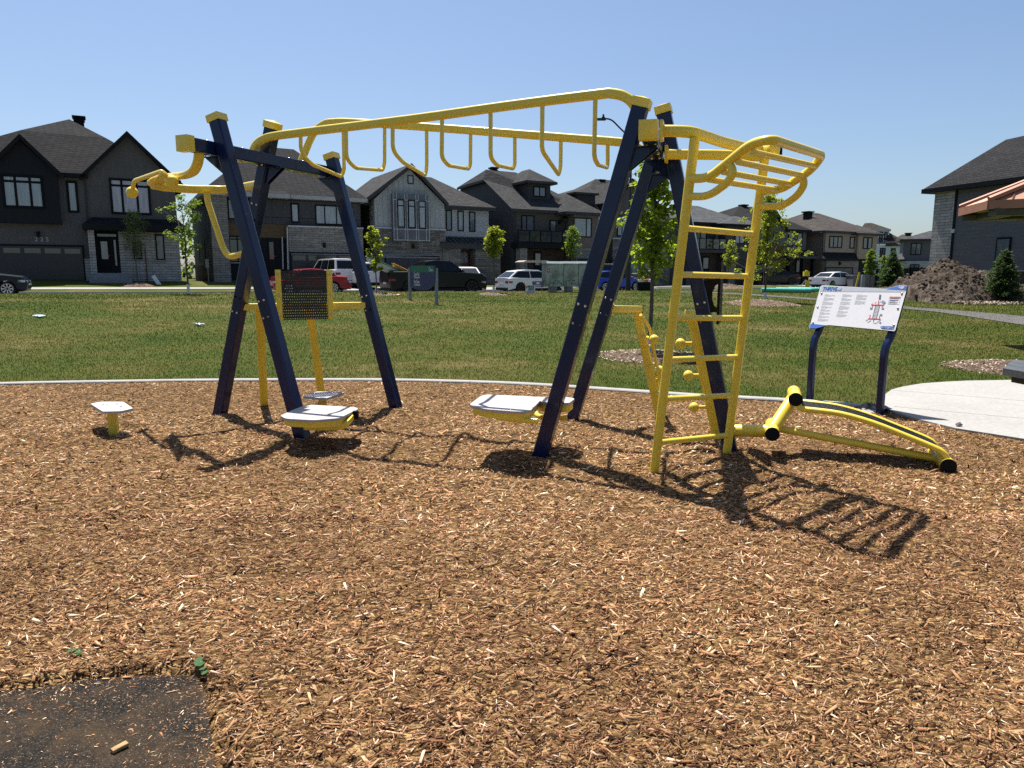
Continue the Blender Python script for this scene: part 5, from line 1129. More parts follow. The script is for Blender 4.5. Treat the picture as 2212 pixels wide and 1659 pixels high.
b8 = mt('large-leaved young linden between the navy legs and the yellow ladder', ID, (1402, 764), (1428, 318), 138, 590, 2700, .12, [(.17, .23, .025), (.22, .28, .035), (.12, .175, .02)], 26, 'cone', False, .045, .22, .1, .5)
m = MB(); m.box(b8.x - .06, b8.x + .06, b8.y - .06, b8.y + .06, b8.z - .02, b8.z + .35); tg = m.build('trunk_guard', WRAP, bpy.data.objects['young_tree.007'])
b9 = mt('tall bright yellow-green sapling behind the ladder, standing in a mulch ring', S24, (440, 1258), (460, 65), 560, 940, 5200, .115, YG, 34, 'cone', True, .05, .17, .1)
mt('small yellow-green tree left of the tall sapling, before the sixth house', S24, (32, 1092), (110, 590), 210, 880, 1700, .15, YG, 14, 'open', False, .05, .24, .1)
mt('thin bright tree partly hidden behind the tall sapling', S24, (425, 1085), (300, 400), 150, 800, 1000, .15, YG, 12, 'oval', False, .04)
mt('narrow dark green young tree left of the spruce', S24, (1596, 1105), (1620, 690), 175, 960, 2600, .13, MG, 24, 'oval', False, .05)
mt('small round green tree between the young tree and the spruce', S24, (1735, 1100), (1738, 750), 95, 900, 1300, .13, MG, 16, 'oval', False, .04)
for q, l_, hh in (((1432, 1330), 'small green tree in the gap behind house 225', 3.8), ((1452, 1345), 'low green bush in the gap beside the second house', 2.2)):
    b = bse(S7, *q); b = b + SD * 1.5 - MD * 14; b.z = T(b.x, b.y); tree(l_, b, hh, 1.3, .4, 1600, .2, MG, 16, 'oval', False, .05, group='trees in the gap', name='bush')
chip_parts = []
for px_, r_, h_ in (((1405, 770), 1.15, .09), (S24(395, 1290), 1.7, .2), (S21(330, 1605), .95, .10), (S22(450, 1480), .9, .12), (S7(1078, 1455), .9, .22), (S23(1230, 1310), 2.0, .3), ((2195, 797), 1.1, .12)):
    q = ringm('r', px_, r_, h_)
    if q: chip_parts.append(q)
x = np.concatenate([q[0] for q in chip_parts]); y = np.concatenate([q[1] for q in chip_parts]); z = np.concatenate([q[2] for q in chip_parts])
n = len(x); a = RT.uniform(0, 6.283, n); L = RT.uniform(.03, .09, n); Wd = L * .35; ax = np.stack([np.cos(a), np.sin(a), RT.normal(0, .3, n)], -1); ay = np.stack([-np.sin(a), np.cos(a), RT.normal(0, .3, n)], -1); c = np.stack([x, y, z], -1)
V = np.stack([c - ax * L[:, None] / 2, c + ay * Wd[:, None] / 2, c + ax * L[:, None] / 2, c - ay * Wd[:, None] / 2], 1)
pal = np.array([(.42, .33, .24), (.25, .18, .12), (.15, .10, .07), (.55, .46, .36)]); col = pal[RT.integers(0, 4, n)]
tag(np_mesh('ring_chips', V.reshape(-1, 3), np.arange(n * 4).reshape(-1, 4), CH.mat, np.repeat(col, 4, 0)), kind='stuff')
def spruce(label, base, H_, r, cols, n=9000, size=.11):
    base = Vector(base); o = thing('spruce_tree', label, 'tree', tuple(base), 0, 'spruce trees'); m = MB(); m.tube([base, base + Vector((0, 0, H_ * .97))], .05, 7, scale=[1.2, .15]); pts = []; brs = []
    for i in range(150):
        k = (i / 150) ** .85; z = H_ * (.05 + .93 * k); l_ = r * (1 - k) ** .85 * RT.uniform(.7, 1.15) + .05; a = i * 2.39996; s = base + Vector((0, 0, z)); e = s + Vector((math.cos(a) * l_, math.sin(a) * l_, l_ * (.18 + .5 * k) - .08))
        m.tube([s, e], .012, 4, scale=[1, .3]); brs.append((s, e, l_))
    m.build('trunk', BARK, o)
    w_ = np.array([b_[2] ** 1.3 for b_ in brs]); ci = RT.choice(len(brs), n, p=w_ / w_.sum()); f = RT.random(n) ** .6
    S0 = np.array([[*b_[0]] for b_ in brs])[ci]; E0_ = np.array([[*b_[1]] for b_ in brs])[ci]; l_ = np.array([b_[2] for b_ in brs])[ci]
    pts = S0 + (E0_ - S0) * f[:, None] + RT.normal(0, 1, (n, 3)) * (l_ * .07 + .02)[:, None] * np.array([1, 1, .5])
    leaves_mesh('crown', pts, size, cols, o, tuple(base), NEED, .1, .28)
SPG = [(.030, .060, .028), (.045, .080, .038), (.020, .040, .020), (.07, .105, .05)]
b = bse(S24, 1830, 1118); spruce('dense dark spruce left of the soil heap', b, DY(*S24(1862, 692), b.y).z - b.z, 250 * .3617 / 2 * b.y / 2870 * 1.15, SPG, 14000, .15)
b = bse(S25, 1045, 1475); spruce('bushy young spruce standing in front of the soil heap', b, DY(*S25(1038, 1020), b.y).z - b.z, .95, SPG, 13000, .13)

# distant tree belt behind the street, seen only through the gaps
n = 26000; t_ = RT.uniform(-90, 150, n); hh = 4.2 + 2.2 * vnoise(t_, t_ * 0, .12, 4) + 1.6 * vnoise(t_, t_ * 0, .5, 9); z_ = RT.random(n) ** .8 * hh; d_ = 42 + RT.uniform(-2.5, 2.5, n); p0 = np.array([[*P0]]); pts = p0 + np.array([[*SD]]) * t_[:, None] - np.array([[*MD]]) * d_[:, None]; pts[:, 2] = z_ + .6
belt = leaves_mesh('distant_trees', pts, .75, DG + MG, None, (0, 0, 0)) if False else None
a = RT.uniform(0, 6.283, n); L = .7 * RT.uniform(.6, 1.4, n); ax = np.stack([np.cos(a) * .7, np.sin(a) * .7, RT.normal(0, .6, n)], -1); ay = np.stack([-np.sin(a) * .6, np.cos(a) * .6, RT.normal(0, .6, n)], -1)
V = np.stack([pts - ax * L[:, None] / 2, pts + ay * L[:, None] * .4, pts + ax * L[:, None] / 2, pts - ay * L[:, None] * .4], 1); pal = np.array(DG + MG); col = pal[RT.integers(0, len(pal), n)] * RT.uniform(.7, 1.2, (n, 1))
tag(np_mesh('distant_trees', V.reshape(-1, 3), np.arange(n * 4).reshape(-1, 4), LEAF, np.repeat(col, 4, 0)), kind='stuff')
# ================================================================== vehicles
def carpaint(name, col, rough=.28, metal=.0, coat=.3):
    m = NT(name); m.l(m.ramp(m.noise(m.coord('Object'), 2, 3), [(.3, tuple(c * .93 for c in col)), (.7, col)]), m.b.inputs['Base Color']); m.set(Roughness=rough, Metallic=metal, Coat_Weight=coat, Coat_Roughness=.05, Specular_IOR_Level=.25); return m.mat
TYRE = paint('tyre', (.018, .018, .018), .85); RIM = paint('alloy rim', (.45, .45, .46), .3, .9); RIMB = paint('black rim', (.02, .02, .02), .35, .5); CGL = pane('car glass', (.008, .009, .010), .08)
for _n in CGL.node_tree.nodes:
    if _n.type == 'BSDF_PRINCIPLED': _n.inputs['Coat Weight'].default_value = 0; _n.inputs['IOR'].default_value = 1.35
HL = pane('headlight lens', (.55, .57, .6), .1); TL = paint('tail light lens', (.22, .008, .012), .2, 0, .1, .5); PLT = paint('number plate', (.5, .52, .55), .5); UND = paint('black trim plastic', (.015, .015, .016), .7)
def wheel(root, x, y, r, rim, spokes=8):
    s = 1 if y > 0 else -1; m = MB(); n = 24; pr = [(r * .70, -.10), (r * .93, -.11), (r, -.07), (r, .07), (r * .93, .11), (r * .70, .10)]; vs = []
    for i in range(n):
        a = 2 * math.pi * i / n
        for rr, yy in pr: vs.append((x + rr * math.cos(a), y + yy, r + rr * math.sin(a)))
    k = len(pr); m.add(vs, [(i * k + j, i * k + (j + 1) % k, ((i + 1) % n) * k + (j + 1) % k, ((i + 1) % n) * k + j) for i in range(n) for j in range(k)])
    w = m.build('wheel', TYRE, root, world=False, smooth=True)
    m = MB()
    for i in range(spokes):
        a = 2 * math.pi * i / spokes; da = .16; ro, ri = r * .69, r * .14; yy = y + s * .09
        m.slab([(x + ri * math.cos(a - .3), yy, r + ri * math.sin(a - .3)), (x + ro * math.cos(a - da), yy, r + ro * math.sin(a - da)), (x + ro * math.cos(a + da), yy, r + ro * math.sin(a + da)), (x + ri * math.cos(a + .3), yy, r + ri * math.sin(a + .3))], (0, -s * .03, 0))
    vs = []
    for i in range(n):
        a = 2 * math.pi * i / n
        for rr, yy in ((r * .72, y + s * .105), (r * .66, y + s * .10), (r * .66, y + s * .05), (r * .72, y + s * .05)): vs.append((x + rr * math.cos(a), yy, r + rr * math.sin(a)))
    m.add(vs, [(i * 4 + j, i * 4 + (j + 1) % 4, ((i + 1) % n) * 4 + (j + 1) % 4, ((i + 1) % n) * 4 + j) for i in range(n) for j in range(4)]); m.build('rim', rim, w, world=False)
def layered(m, pts, layers):
    k = len(pts); n = len(layers); vs = []
    for y, fn in layers:
        for p in pts: q = fn(p); vs.append((q[0], y if len(q) < 3 else q[2], q[1]))
    m.add(vs, [tuple(range(k))[::-1], tuple(range((n - 1) * k, n * k))] + [(i * k + j, i * k + (j + 1) % k, (i + 1) * k + (j + 1) % k, (i + 1) * k + j) for i in range(n - 1) for j in range(k)])
def car(name, label, cat, t, u, head, L, W_, top, cab, split, wx, r, mat, rim=None, pickup=False, belt=None, rails=False, group='parked cars', zoff=0):
    """top: body top outline rear to front (x, z); cab: greenhouse outline rear base, rear top ..., front top, front base"""
    p = tuw(t, u); p.z = T(p.x, p.y) + .012 + zoff; o = thing(name, label, cat, tuple(p), head, group); rim = rim or RIM
    def arch(xc): return [(xc + (r + .06) * math.cos(a), r + (r + .06) * math.sin(a)) for a in np.linspace(0, math.pi, 9)]
    zb = .24; pts = [(-L / 2 + .05, zb)] + [tuple(q) for q in top] + [(L / 2 - .08, zb)] + [q for q in arch(wx[1]) if q[1] > zb - .02] + [q for q in arch(wx[0]) if q[1] > zb - .02]
    zc = .7; m = MB(); hw = W_ / 2
    f0 = lambda p: (p[0] * .985, zc + (p[1] - zc) * (.93 if p[1] > zc else .98)); f1 = lambda p: p; f2 = lambda p: (p[0] * 1.0 + (.03 if p[0] < -L / 2 + .3 else -.05 if p[0] > L / 2 - .3 else 0) * 0, p[1] + (.03 if p[1] > zc + .1 else 0))
    layered(m, pts, [(-hw, f0), (-hw + .07, f1), (-hw * .45, f2), (hw * .45, f2), (hw - .07, f1), (hw, f0)])
    m.build('body', mat, o, world=False, smooth=True, angle=32)
    m = MB(); m.box(-L / 2 + .25, L / 2 - .3, -hw + .16, hw - .16, zb - .04, zb + .35); m.build('underbody', UND, o, world=False)
    m = MB()
    for sy in (-1, 1):
        m.box(wx[0] + r + .1, wx[1] - r - .1, sy * (hw - .05), sy * (hw + .012), zb - .01, zb + .1)
    m.build('sill_trim', UND, o, world=False)
    z0 = min(q[1] for q in cab); z1 = max(q[1] for q in cab); wb, wt = hw - .07, hw - .24
    wy = lambda z: wb + (wt - wb) * max(0, (z - z0) / (z1 - z0)); m = MB(); k = len(cab)
    lo_ = [(q[0], q[1]) for q in cab]; vs = [(x, -wy(z), z) for x, z in lo_] + [(x, -wy(z) * .6, z + (.025 if z > z0 + .2 else 0)) for x, z in lo_] + [(x, wy(z) * .6, z + (.025 if z > z0 + .2 else 0)) for x, z in lo_] + [(x, wy(z), z) for x, z in lo_]
    m.add(vs, [tuple(range(k))[::-1], tuple(range(3 * k, 4 * k))] + [(i * k + j, i * k + (j + 1) % k, (i + 1) * k + (j + 1) % k, (i + 1) * k + j) for i in range(3) for j in range(k)])
    m.build('cabin', mat, o, world=False, smooth=True, angle=35)
    zl, zu = z0 + .05, z1 - .085
    def xat(z, rear):
        seg = cab[:len(cab) // 2 + 1] if rear else cab[len(cab) // 2:]
        for a, b in zip(cab[:-1], cab[1:]):
            if (rear and b[1] >= a[1] or not rear and b[1] < a[1]) and min(a[1], b[1]) <= z <= max(a[1], b[1]) and a[1] != b[1]: return a[0] + (b[0] - a[0]) * (z - a[1]) / (b[1] - a[1])
        return cab[0][0] if rear else cab[-1][0]
    xr0, xr1, xf0, xf1 = xat(zl, 1) + .14, xat(zu, 1) + .12, xat(zl, 0) - .16, xat(zu, 0) - .12
    cuts = [0] + list(split) + [1]
    for sy in (-1, 1):
        for a, b in zip(cuts[:-1], cuts[1:]):
            g = .035; A0_ = xr0 + (xf0 - xr0) * a + (g if a > 0 else 0); A1_ = xr1 + (xf1 - xr1) * a + (g if a > 0 else 0); B0_ = xr0 + (xf0 - xr0) * b - (g if b < 1 else 0); B1_ = xr1 + (xf1 - xr1) * b - (g if b < 1 else 0)
            if 0 < a: A1_ = A0_ * .6 + A1_ * .4
            if b < 1: B1_ = B0_ * .6 + B1_ * .4
            m = MB(); m.slab([(A0_, sy * (wy(zl) + .004), zl), (B0_, sy * (wy(zl) + .004), zl), (B1_, sy * (wy(zu) + .004), zu), (A1_, sy * (wy(zu) + .004), zu)], (0, sy * .008, 0)); m.build('side_window', CGL, o, world=False)
        m = MB(); m.ball((xf0 - .05, sy * (hw + .09), z0 + .08), .1, 8, 6, .7); m.box(xf0 - .09, xf0 - .02, sy * (hw - .06), sy * (hw + .05), z0 + .03, z0 + .08); m.build('mirror', mat, o, world=False, smooth=True)
    def endglass(q0, q1, nm):
        a, b = Vector((q0[0], 0, q0[1])), Vector((q1[0], 0, q1[1])); d = b - a; nn = Vector((d.z, 0, -d.x)).normalized(); nn = nn if nn.x * (1 if nm == 'windscreen' else -1) > 0 else -nn
        p, q = a + d * .1 + nn * .012, a + d * .88 + nn * .012; y0_, y1_ = wy(p.z) - .10, wy(q.z) - .10
        m = MB(); m.slab([(p.x, -y0_, p.z), (p.x, y0_, p.z), (q.x, y1_, q.z), (q.x, -y1_, q.z)], nn * .01); m.build(nm, CGL, o, world=False)
    endglass(cab[0], cab[1], 'rear_window'); endglass(cab[-1], cab[-2], 'windscreen')
    xe = L / 2; tz = top[1][1] if len(top) > 1 else .8
    zt = max(.62, min(.95, top[0][1])) + .02
    for sy in (-1, 1):
        m = MB(); m.box(-xe - .005, -xe + .10, sy * (hw - .38), sy * (hw - .035), zt, zt + .15); m.box(-xe + .06, -xe + .32, sy * (hw - .06), sy * (hw + .004), zt + .02, zt + .14); m.build('tail_light', TL, o, world=False)
        m = MB(); m.box(xe - .20, xe - .03, sy * (hw - .42), sy * (hw - .06), .62, .74); m.box(xe - .42, xe - .12, sy * (hw - .07), sy * (hw - .0), .64, .75); m.build('headlight', HL, o, world=False)
    m = MB(); m.box(-xe - .008, -xe + .05, -.26, .26, zt - .16, zt - .01); m.build('number_plate', PLT, o, world=False)
    m = MB(); m.box(-xe - .01, -xe + .1, -hw + .12, hw - .12, zb, zb + .13); m.box(xe - .1, xe - .02, -hw + .2, hw - .2, .34, .55); m.build('bumper_trim', UND, o, world=False)
    for x in wx:
        for sy in (-1, 1): wheel(o, x, sy * (hw - .10), r, rim)
    if rails:
        m = MB()
        for sy in (-1, 1): m.box(cab[1][0] + .15, cab[-2][0] - .1, sy * (wt - .06), sy * (wt - .02), z1 + .03, z1 + .07)
        m.build('roof_rail', STEEL, o, world=False)
    if pickup:
        m = MB(); x0 = -L / 2 + .12; x1 = cab[0][0] - .08; zt_ = top[1][1]; m.box(x0, x1, -hw + .2, hw - .2, zt_ - .1, zt_ + .040); m.build('bed_shade_block', UND, o, world=False)  # dark block on top paints the shaded hollow of the open bed
        m = MB(); m.box(-L / 2 - .012, -L / 2 + .02, -hw + .3, hw - .3, .72, zt_ - .06); m.build('tailgate', UND, o, world=False)
    return o
def tfor(xs, u):
    d = ray(xs / 1.85172, 594); k = d.x / d.y; a = P0 + MD * u; return (k * a.y - a.x) / (SD.x - k * SD.y)
HD = SANG; IN = math.atan2(-MD.y, -MD.x)
def sedan(L=4.7, h=1.45): return dict(L=L, top=[(-L / 2, .62), (-L / 2 + .04, .98), (-L / 2 + .75, 1.02), (0, .95), (L / 2 - 1.15, .92), (L / 2 - .25, .74), (L / 2, .55)], cab=[(-L / 2 + .55, .98), (-L / 2 + 1.35, h - .05), (-.1, h), (.45, h - .03), (1.25, .93)])
def hatch(L=4.3, h=1.47): return dict(L=L, top=[(-L / 2, .62), (-L / 2 + .02, .96), (-L / 2 + .3, 1.0), (0, .95), (L / 2 - 1.0, .92), (L / 2 - .22, .76), (L / 2, .55)], cab=[(-L / 2 + .10, .96), (-L / 2 + .72, h - .07), (-L / 2 + 1.4, h), (.25, h - .03), (1.25, .93)])
def suv(L=4.7, h=1.68): return dict(L=L, top=[(-L / 2, .7), (-L / 2 + .02, 1.05), (-L / 2 + .3, 1.08), (0, 1.04), (L / 2 - 1.1, 1.02), (L / 2 - .2, .9), (L / 2, .6)], cab=[(-L / 2 + .06, 1.05), (-L / 2 + .38, h - .06), (-L / 2 + 1.2, h), (.35, h - .02), (1.2, 1.02)])
def mk(name, label, cat, spec, t, u, head, W_, mat, **k):
    L = spec['L']; return car(name, label, cat, t, u, head, L, W_, spec['top'], spec['cab'], k.pop('split', (.48,)), (-L / 2 + .88, L / 2 - .86), k.pop('r', .34), mat, **k)
WH = carpaint('white car paint', (.62, .63, .64), .3, 0); BLU = carpaint('blue car paint', (.012, .055, .34)); RD = carpaint('red car paint', (.24, .012, .018)); NV = carpaint('midnight car paint', (.006, .009, .018), .3, 0, .15); BK = carpaint('black car paint', (.004, .0045, .005), .3, 0, .08); DGR = carpaint('dark grey car paint', (.03, .035, .035))
t_ = tfor(118, 10.2); mk('parked_car', 'midnight blue crossover, only its front showing at the left edge', 'car', suv(4.6, 1.6), t_ - 2.3, 10.2, HD, 1.85, NV)
t_ = tfor(1325, 3.2); mk('parked_minivan', 'white minivan seen from behind in the driveway of the second house', 'van', suv(5.1, 1.78), t_, 3.4, IN + .18, 1.98, WH, rails=True, split=(.33, .66))
t_ = tfor(1447, 5.2); mk('parked_suv', 'white rounded SUV with dark lower trim, right of the white minivan', 'car', suv(4.6, 1.66), t_, 5.4, IN + .12, 1.9, WH)
t_ = tfor(1405, 9.2); mk('parked_car', 'red sedan with its front showing right of the perforated black panel', 'car', sedan(4.4, 1.44), t_ - 2.45, 9.3, HD, 1.8, RD)
t_ = tfor(1072, 9.4); mk('parked_car', 'second red car, mostly hidden between the navy legs and the perforated panel', 'car', sedan(4.3, 1.42), t_ + 2.2, 9.6, HD + math.pi, 1.8, RD)
t_ = tfor(1936, 12.4); Lp_ = 6.2
PK = car('pickup_truck', 'black pickup with a canoe and a kayak in its bed', 'pickup', t_ - 3.25, 12.2, HD, Lp_, 2.0, [(-3.1, .75), (-3.08, 1.34), (-.9, 1.34), (-.6, 1.34), (1.3, 1.33), (2.75, 1.22), (3.03, 1.0), (3.1, .62)], [(-.95, 1.32), (-.80, 1.90), (-.2, 1.97), (.75, 1.93), (1.62, 1.32)], (.42,), (-1.95, 2.05), .42, BK, rim=RIMB, pickup=True)
m = MB(); m.box(-.86, -.80, -.14, .14, 1.88, 1.93); m.build('brake_lamp', TL, PK, world=False)
t_ = tfor(1868, 5.5); mk('parked_car', 'white sedan mostly hidden behind the black pickup cab', 'car', sedan(4.7, 1.45), t_, 5.2, IN - .3, 1.82, WH)
t_ = tfor(2238, 12.6); mk('parked_hatchback', 'white hatchback between the pickup and the mailboxes', 'car', hatch(4.3, 1.47), t_ - 2.15, 12.6, HD, 1.8, WH, rim=RIMB)
t_ = tfor(2554, 9.8); mk('parked_car', 'bright blue hatchback parked behind the navy legs', 'car', hatch(4.5, 1.46), t_ - 2.3, 9.8, HD, 1.8, BLU)
t_ = tfor(2445, 4.8); mk('parked_suv', 'dark SUV with roof rails showing above the blue hatchback', 'car', suv(4.8, 1.78), t_, 4.6, IN + .5, 1.9, DGR, rails=True)
t_ = tfor(3090, 3.2); mk('parked_car', 'black sedan in the driveway behind the tall sapling', 'car', sedan(4.85, 1.45), t_, 3.2, HD + math.pi - .45, 1.85, BK, rim=RIMB)
t_ = tfor(3262, 10.4); mk('parked_car', 'white sedan parked behind the information board', 'car', sedan(4.85, 1.45), t_ + 2.9, 10.2, HD, 1.85, WH)
# canoe and kayak leaning out of the pickup bed
def boat(name, label, cat, a, b, w_, dpt, hullm, trimm, group=None):
    a, b = Vector(a), Vector(b); o = thing(name, label, cat, tuple((a + b) / 2), 0, group); d = (b - a); L = d.length; d.normalize(); sd_ = d.cross(UP).normalized(); up = sd_.cross(d); m = MB(); tr_ = MB(); n = 16; k = 9; vs = []
    for i in range(n + 1):
        s = i / n; f = math.sin(math.pi * min(.98, max(.02, s))) ** .55; c = a + d * (L * s) + up * (dpt * .35 * (1 - f) * 1.2)
        for j in range(k): th = math.pi * j / (k - 1); vs.append(c + sd_ * (w_ / 2 * f * math.cos(th)) - up * (dpt * (.35 + .65 * f) * math.sin(th)))
    m.add(vs, [(i * k + j, i * k + j + 1, (i + 1) * k + j + 1, (i + 1) * k + j) for i in range(n) for j in range(k - 1)] + [(i * k, (i + 1) * k, (i + 1) * k + k - 1, i * k + k - 1) for i in range(n)])
    m.build('hull', hullm, o, smooth=True, angle=50)
    for e in (0, k - 1): tr_.tube([Vector(vs[i * k + e]) for i in range(n + 1)], .035, 6)
    tr_.build('gunwale', trimm, o)
S21p = lambda x, y, Y: DY(*S21(x, y), Y)
pw = PK.matrix_world; bedc = Vector(PK.location)
boat('canoe', 'white canoe with green gunwales sticking up out of the pickup bed', 'canoe', S21p(175, 1195, bedc.y - 3.3), S21p(640, 1378, bedc.y - .7), .62, .34, paint('canoe white', (.42, .43, .44), .4), paint('canoe green', (.01, .14, .06), .4))
boat('kayak', 'yellow-orange kayak lying beside the canoe in the pickup bed', 'kayak', S21p(470, 1268, bedc.y - 1.9), S21p(690, 1372, bedc.y - .3), .4, .2, paint('kayak orange', (.75, .33, .02), .4), paint('kayak rim', (.7, .28, .02), .4))
# golf cart behind the hatchback
c_ = tuw(tfor(2126, 7.0), 7.0); c_.z = T(c_.x, c_.y); gc_ = thing('golf_cart', 'golf cart with a beige canopy roof behind the white hatchback', 'golf cart', tuple(c_), HD, 'parked cars')
m = MB(); m.slab([(-1.05, -.6, 1.92), (-.75, -.62, 2.02), (1.0, -.62, 2.04), (1.25, -.6, 1.95), (1.25, .6, 1.95), (1.0, .62, 2.04), (-.75, .62, 2.02), (-1.05, .6, 1.92)][:4] + [(1.25, -.6, 1.90), (-1.05, -.6, 1.86)], (0, 1.2, 0)); m.build('canopy', paint('beige canopy', (.36, .32, .25), .6), gc_, world=False)
m = MB()
for x in (-.85, 1.0):
    for y in (-.52, .52): m.tube([(x * .9, y, .6), (x, y, 1.88)], .02, 6)
m.build('canopy_post', BLK, gc_, world=False); m = MB(); m.box(-1.1, 1.2, -.58, .58, .3, .62); m.box(.7, 1.2, -.55, .55, .62, .85); m.build('body', DGR, gc_, world=False); m = MB(); m.box(-.5, .1, -.5, .5, .62, .85); m.box(-.55, -.4, -.5, .5, .85, 1.25); m.build('seat', paint('cart seat', (.2, .17, .12), .7), gc_, world=False)
for x in (-.75, .8):
    for y in (-.5, .5): wheel(gc_, x, y, .23, RIM, 5)
# ================================================================== park furniture and small things
# stepping pods
def pod(label, px_out, z, foot, cf):
    P_ = rnd_poly([G(*cf(*q), z) for q in px_out], .02); c = sum(P_, Vector()) / len(P_); o = thing('stepping_pod', label, 'stepping pod', (c.x, c.y, 0), 0, 'stepping pods'); m = MB(); m.slab(P_, (0, 0, -.022)); dk = m.build('step_plate', DECK, o)
    m = MB(); m.rect([Vector((c.x, c.y, -.1)), Vector((c.x, c.y, z - .023))], .075, .075, (1, .2, 0), .01); m.build('stem', YEL, o, smooth=True, angle=15)
    bolts([c + (Vector(G(*cf(*q), z)) - c) * .42 for q in px_out[:4]], .011, dk); return o
pod('grey-topped stepping pod on a yellow stem, standing alone on the left', [(195, 872), (218, 867.5), (266, 867.5), (288, 882), (262, 888), (222, 889)], .28, None, lambda x, y: (x, y))
pod('grey stepping pod just behind the octagonal deck', [(605, 465), (940, 362), (1545, 382), (1110, 520)], .28, None, cA3)

# information board
Lb, Rb = G(1746, 868), G(1916, 901); ld_ = (Rb - Lb).normalized(); en = Vector((-ld_.y, ld_.x, 0)); en = en if en.x > 0 else -en
ib = thing('information_board', 'white tilted instruction board on two bent navy posts at the pad edge', 'sign', tuple((Lb + Rb) / 2))
td = (en * .42 + UP * .90).normalized(); bo = Lb + UP * .83 + en * .0; bn = ld_.cross(td).normalized(); bn = bn if bn.y < 0 or bn.x < 0 else -bn
if bn.dot(EYE - bo) < 0: bn = -bn
S82 = cpx(3200, 1100, 500 / 2212)
def IB(x, y, o=0.0): return PL(*S82(x, y), bo + bn * o, bn)
for b_ in (Lb + ld_ * .02, Rb - ld_ * .09):
    m = MB(); zt_ = .80; P_ = [b_ - UP * .1, b_ + UP * .66, b_ + UP * .76 + en * .02, b_ + UP * .83 + en * .03 - bn * .035, b_ + UP * .83 + td * .14 + en * .03 - bn * .035]; m.rect(fillet(P_, .15, 5), .072, .06, ld_, .012); m.build('post', NAVY, ib, smooth=True, angle=15)
WHB = paint('white sign sheet', (.60, .60, .62), .35, 0, .02); BLB = paint('blue sign print', (.045, .13, .42), .4, 0, .03); LGB = paint('pale grey print', (.36, .39, .43), .4, 0, .03); INK = paint('grey ink', (.47, .48, .51), .5); INKD = paint('dark ink', (.10, .11, .13), .5); ORG_ = paint('orange print', (.62, .14, .04), .4); REDP = paint('red print', (.52, .05, .05), .4); GRNP = paint('green print', (.22, .5, .05), .4); BGP = paint('blue grey print', (.22, .25, .33), .4)
out = [(395, 183), (1515, 246), (1640, 215), (1780, 180), (1870, 180), (1893, 200), (1878, 300), (1690, 975), (1665, 995), (1500, 978), (900, 922), (520, 888), (470, 893), (280, 948), (178, 944), (166, 925), (190, 858), (365, 210)]
P_ = [IB(x, y) for x, y in out]; m = MB(); m.slab(P_, bn * -.018); m.build('board', BLK, ib)
m = MB(); m.slab([IB(x, y, .001) for x, y in out], bn * .004); bdf = m.build('sign_face', WHB, ib)
def ibp(name, mat, pts, o=.006):
    m = MB(); m.slab([IB(x, y, o) for x, y in pts], bn * .001); return m.build(name, mat, bdf)
ibp('header_band', LGB, [(383, 187), (1515, 248), (1640, 258), (1862, 270), (1850, 308), (358, 296)][:3] + [(1855, 268), (1843, 303), (353, 292)])
ibp('blue_corner', BLB, [(1522, 247), (1640, 215), (1782, 184), (1866, 184), (1889, 202), (1872, 268)], .008)
ibp('blue_corner', BLB, [(192, 862), (470, 890), (280, 945), (181, 941), (169, 924)])
def board_text(body, x, y, size, mat, o=.010, bold=0.0, nm='lettering'):
    xa = ld_; p = IB(x, y, o); M = Matrix((xa, td, bn)).transposed() if xa.cross(td).dot(bn) > 0 else Matrix((-xa, td, bn)).transposed(); rot = M.to_euler()
    cu = bpy.data.curves.new('t', 'FONT'); cu.body = body; cu.size = size; cu.offset = bold; cu.extrude = .0005; cu.materials.append(mat); t = bpy.data.objects.new('t', cu); C.objects.link(t); bpy.context.view_layer.update()
    me = bpy.data.meshes.new_from_object(t); n_ = bpy.data.objects.new(nm, me); C.objects.link(n_); bpy.data.objects.remove(t); n_.parent = bdf; n_.location = XF[bdf.name].inverted() @ p; n_.rotation_euler = rot; return n_
bw = (IB(1680, 600) - IB(300, 560)).length / 1400
board_text('THRIVE', 393, 268, .062, BLB, .010, .0016); ibp('number_box', BLB, [(632, 228), (737, 234), (732, 268), (622, 262)], .008); board_text('450', 648, 262, .036, WHB, .012, .001)
m = MB(); arc = [IB(x, y, .009) for x, y in ((490, 212), (540, 205), (590, 210), (625, 224), (642, 245), (628, 258), (612, 262))]; m.sweep(smooth_path(arc, 3), [(-.001, -.004), (.001, -.004), (.001, .004), (-.001, .004)], bn); m.build('green_swoosh', GRNP, bdf)
board_text('AGES', 1742, 226, .027, WHB, .012, .001); board_text('13+', 1760, 252, .026, WHB, .012, .001)
board_text('GameTime', 1448, 940, .030, BLB, .010, .001)
m = MB()
ov = [IB(1545 + 118 * math.copysign(abs(math.cos(a)) ** .35, math.cos(a)), 928 + 21 * math.sin(a) + 14 * math.cos(a) * .5, .008) for a in np.linspace(0, 2 * math.pi, 33)]; m.sweep(ov, [(-.001, -.002), (.001, -.002), (.001, .002), (-.001, .002)], bn); m.build('logo_outline', BLB, bdf)
def lines(x0, y0, x1, widths, dy, slope=-.32, mat=INK, th=1.7):
    m = MB(); y = y0
    for w_ in widths:
        if w_ == 0: y += dy * .9; continue
        xs_ = x0 + slope * (y - y0) * .0
        xl = x0 - (y - y0) * .285; xr = xl + (x1 - x0) * w_; sl = .045
        m.slab([IB(xl, y, .006), IB(xr, y + (xr - xl) * sl, .006), IB(xr - 1, y + th + (xr - xl) * sl, .006), IB(xl - 1, y + th, .006)], bn * .0008); y += dy
    m.build('text_line', mat, bdf)
para = [.5, .95, 1, .9, .6, 0]
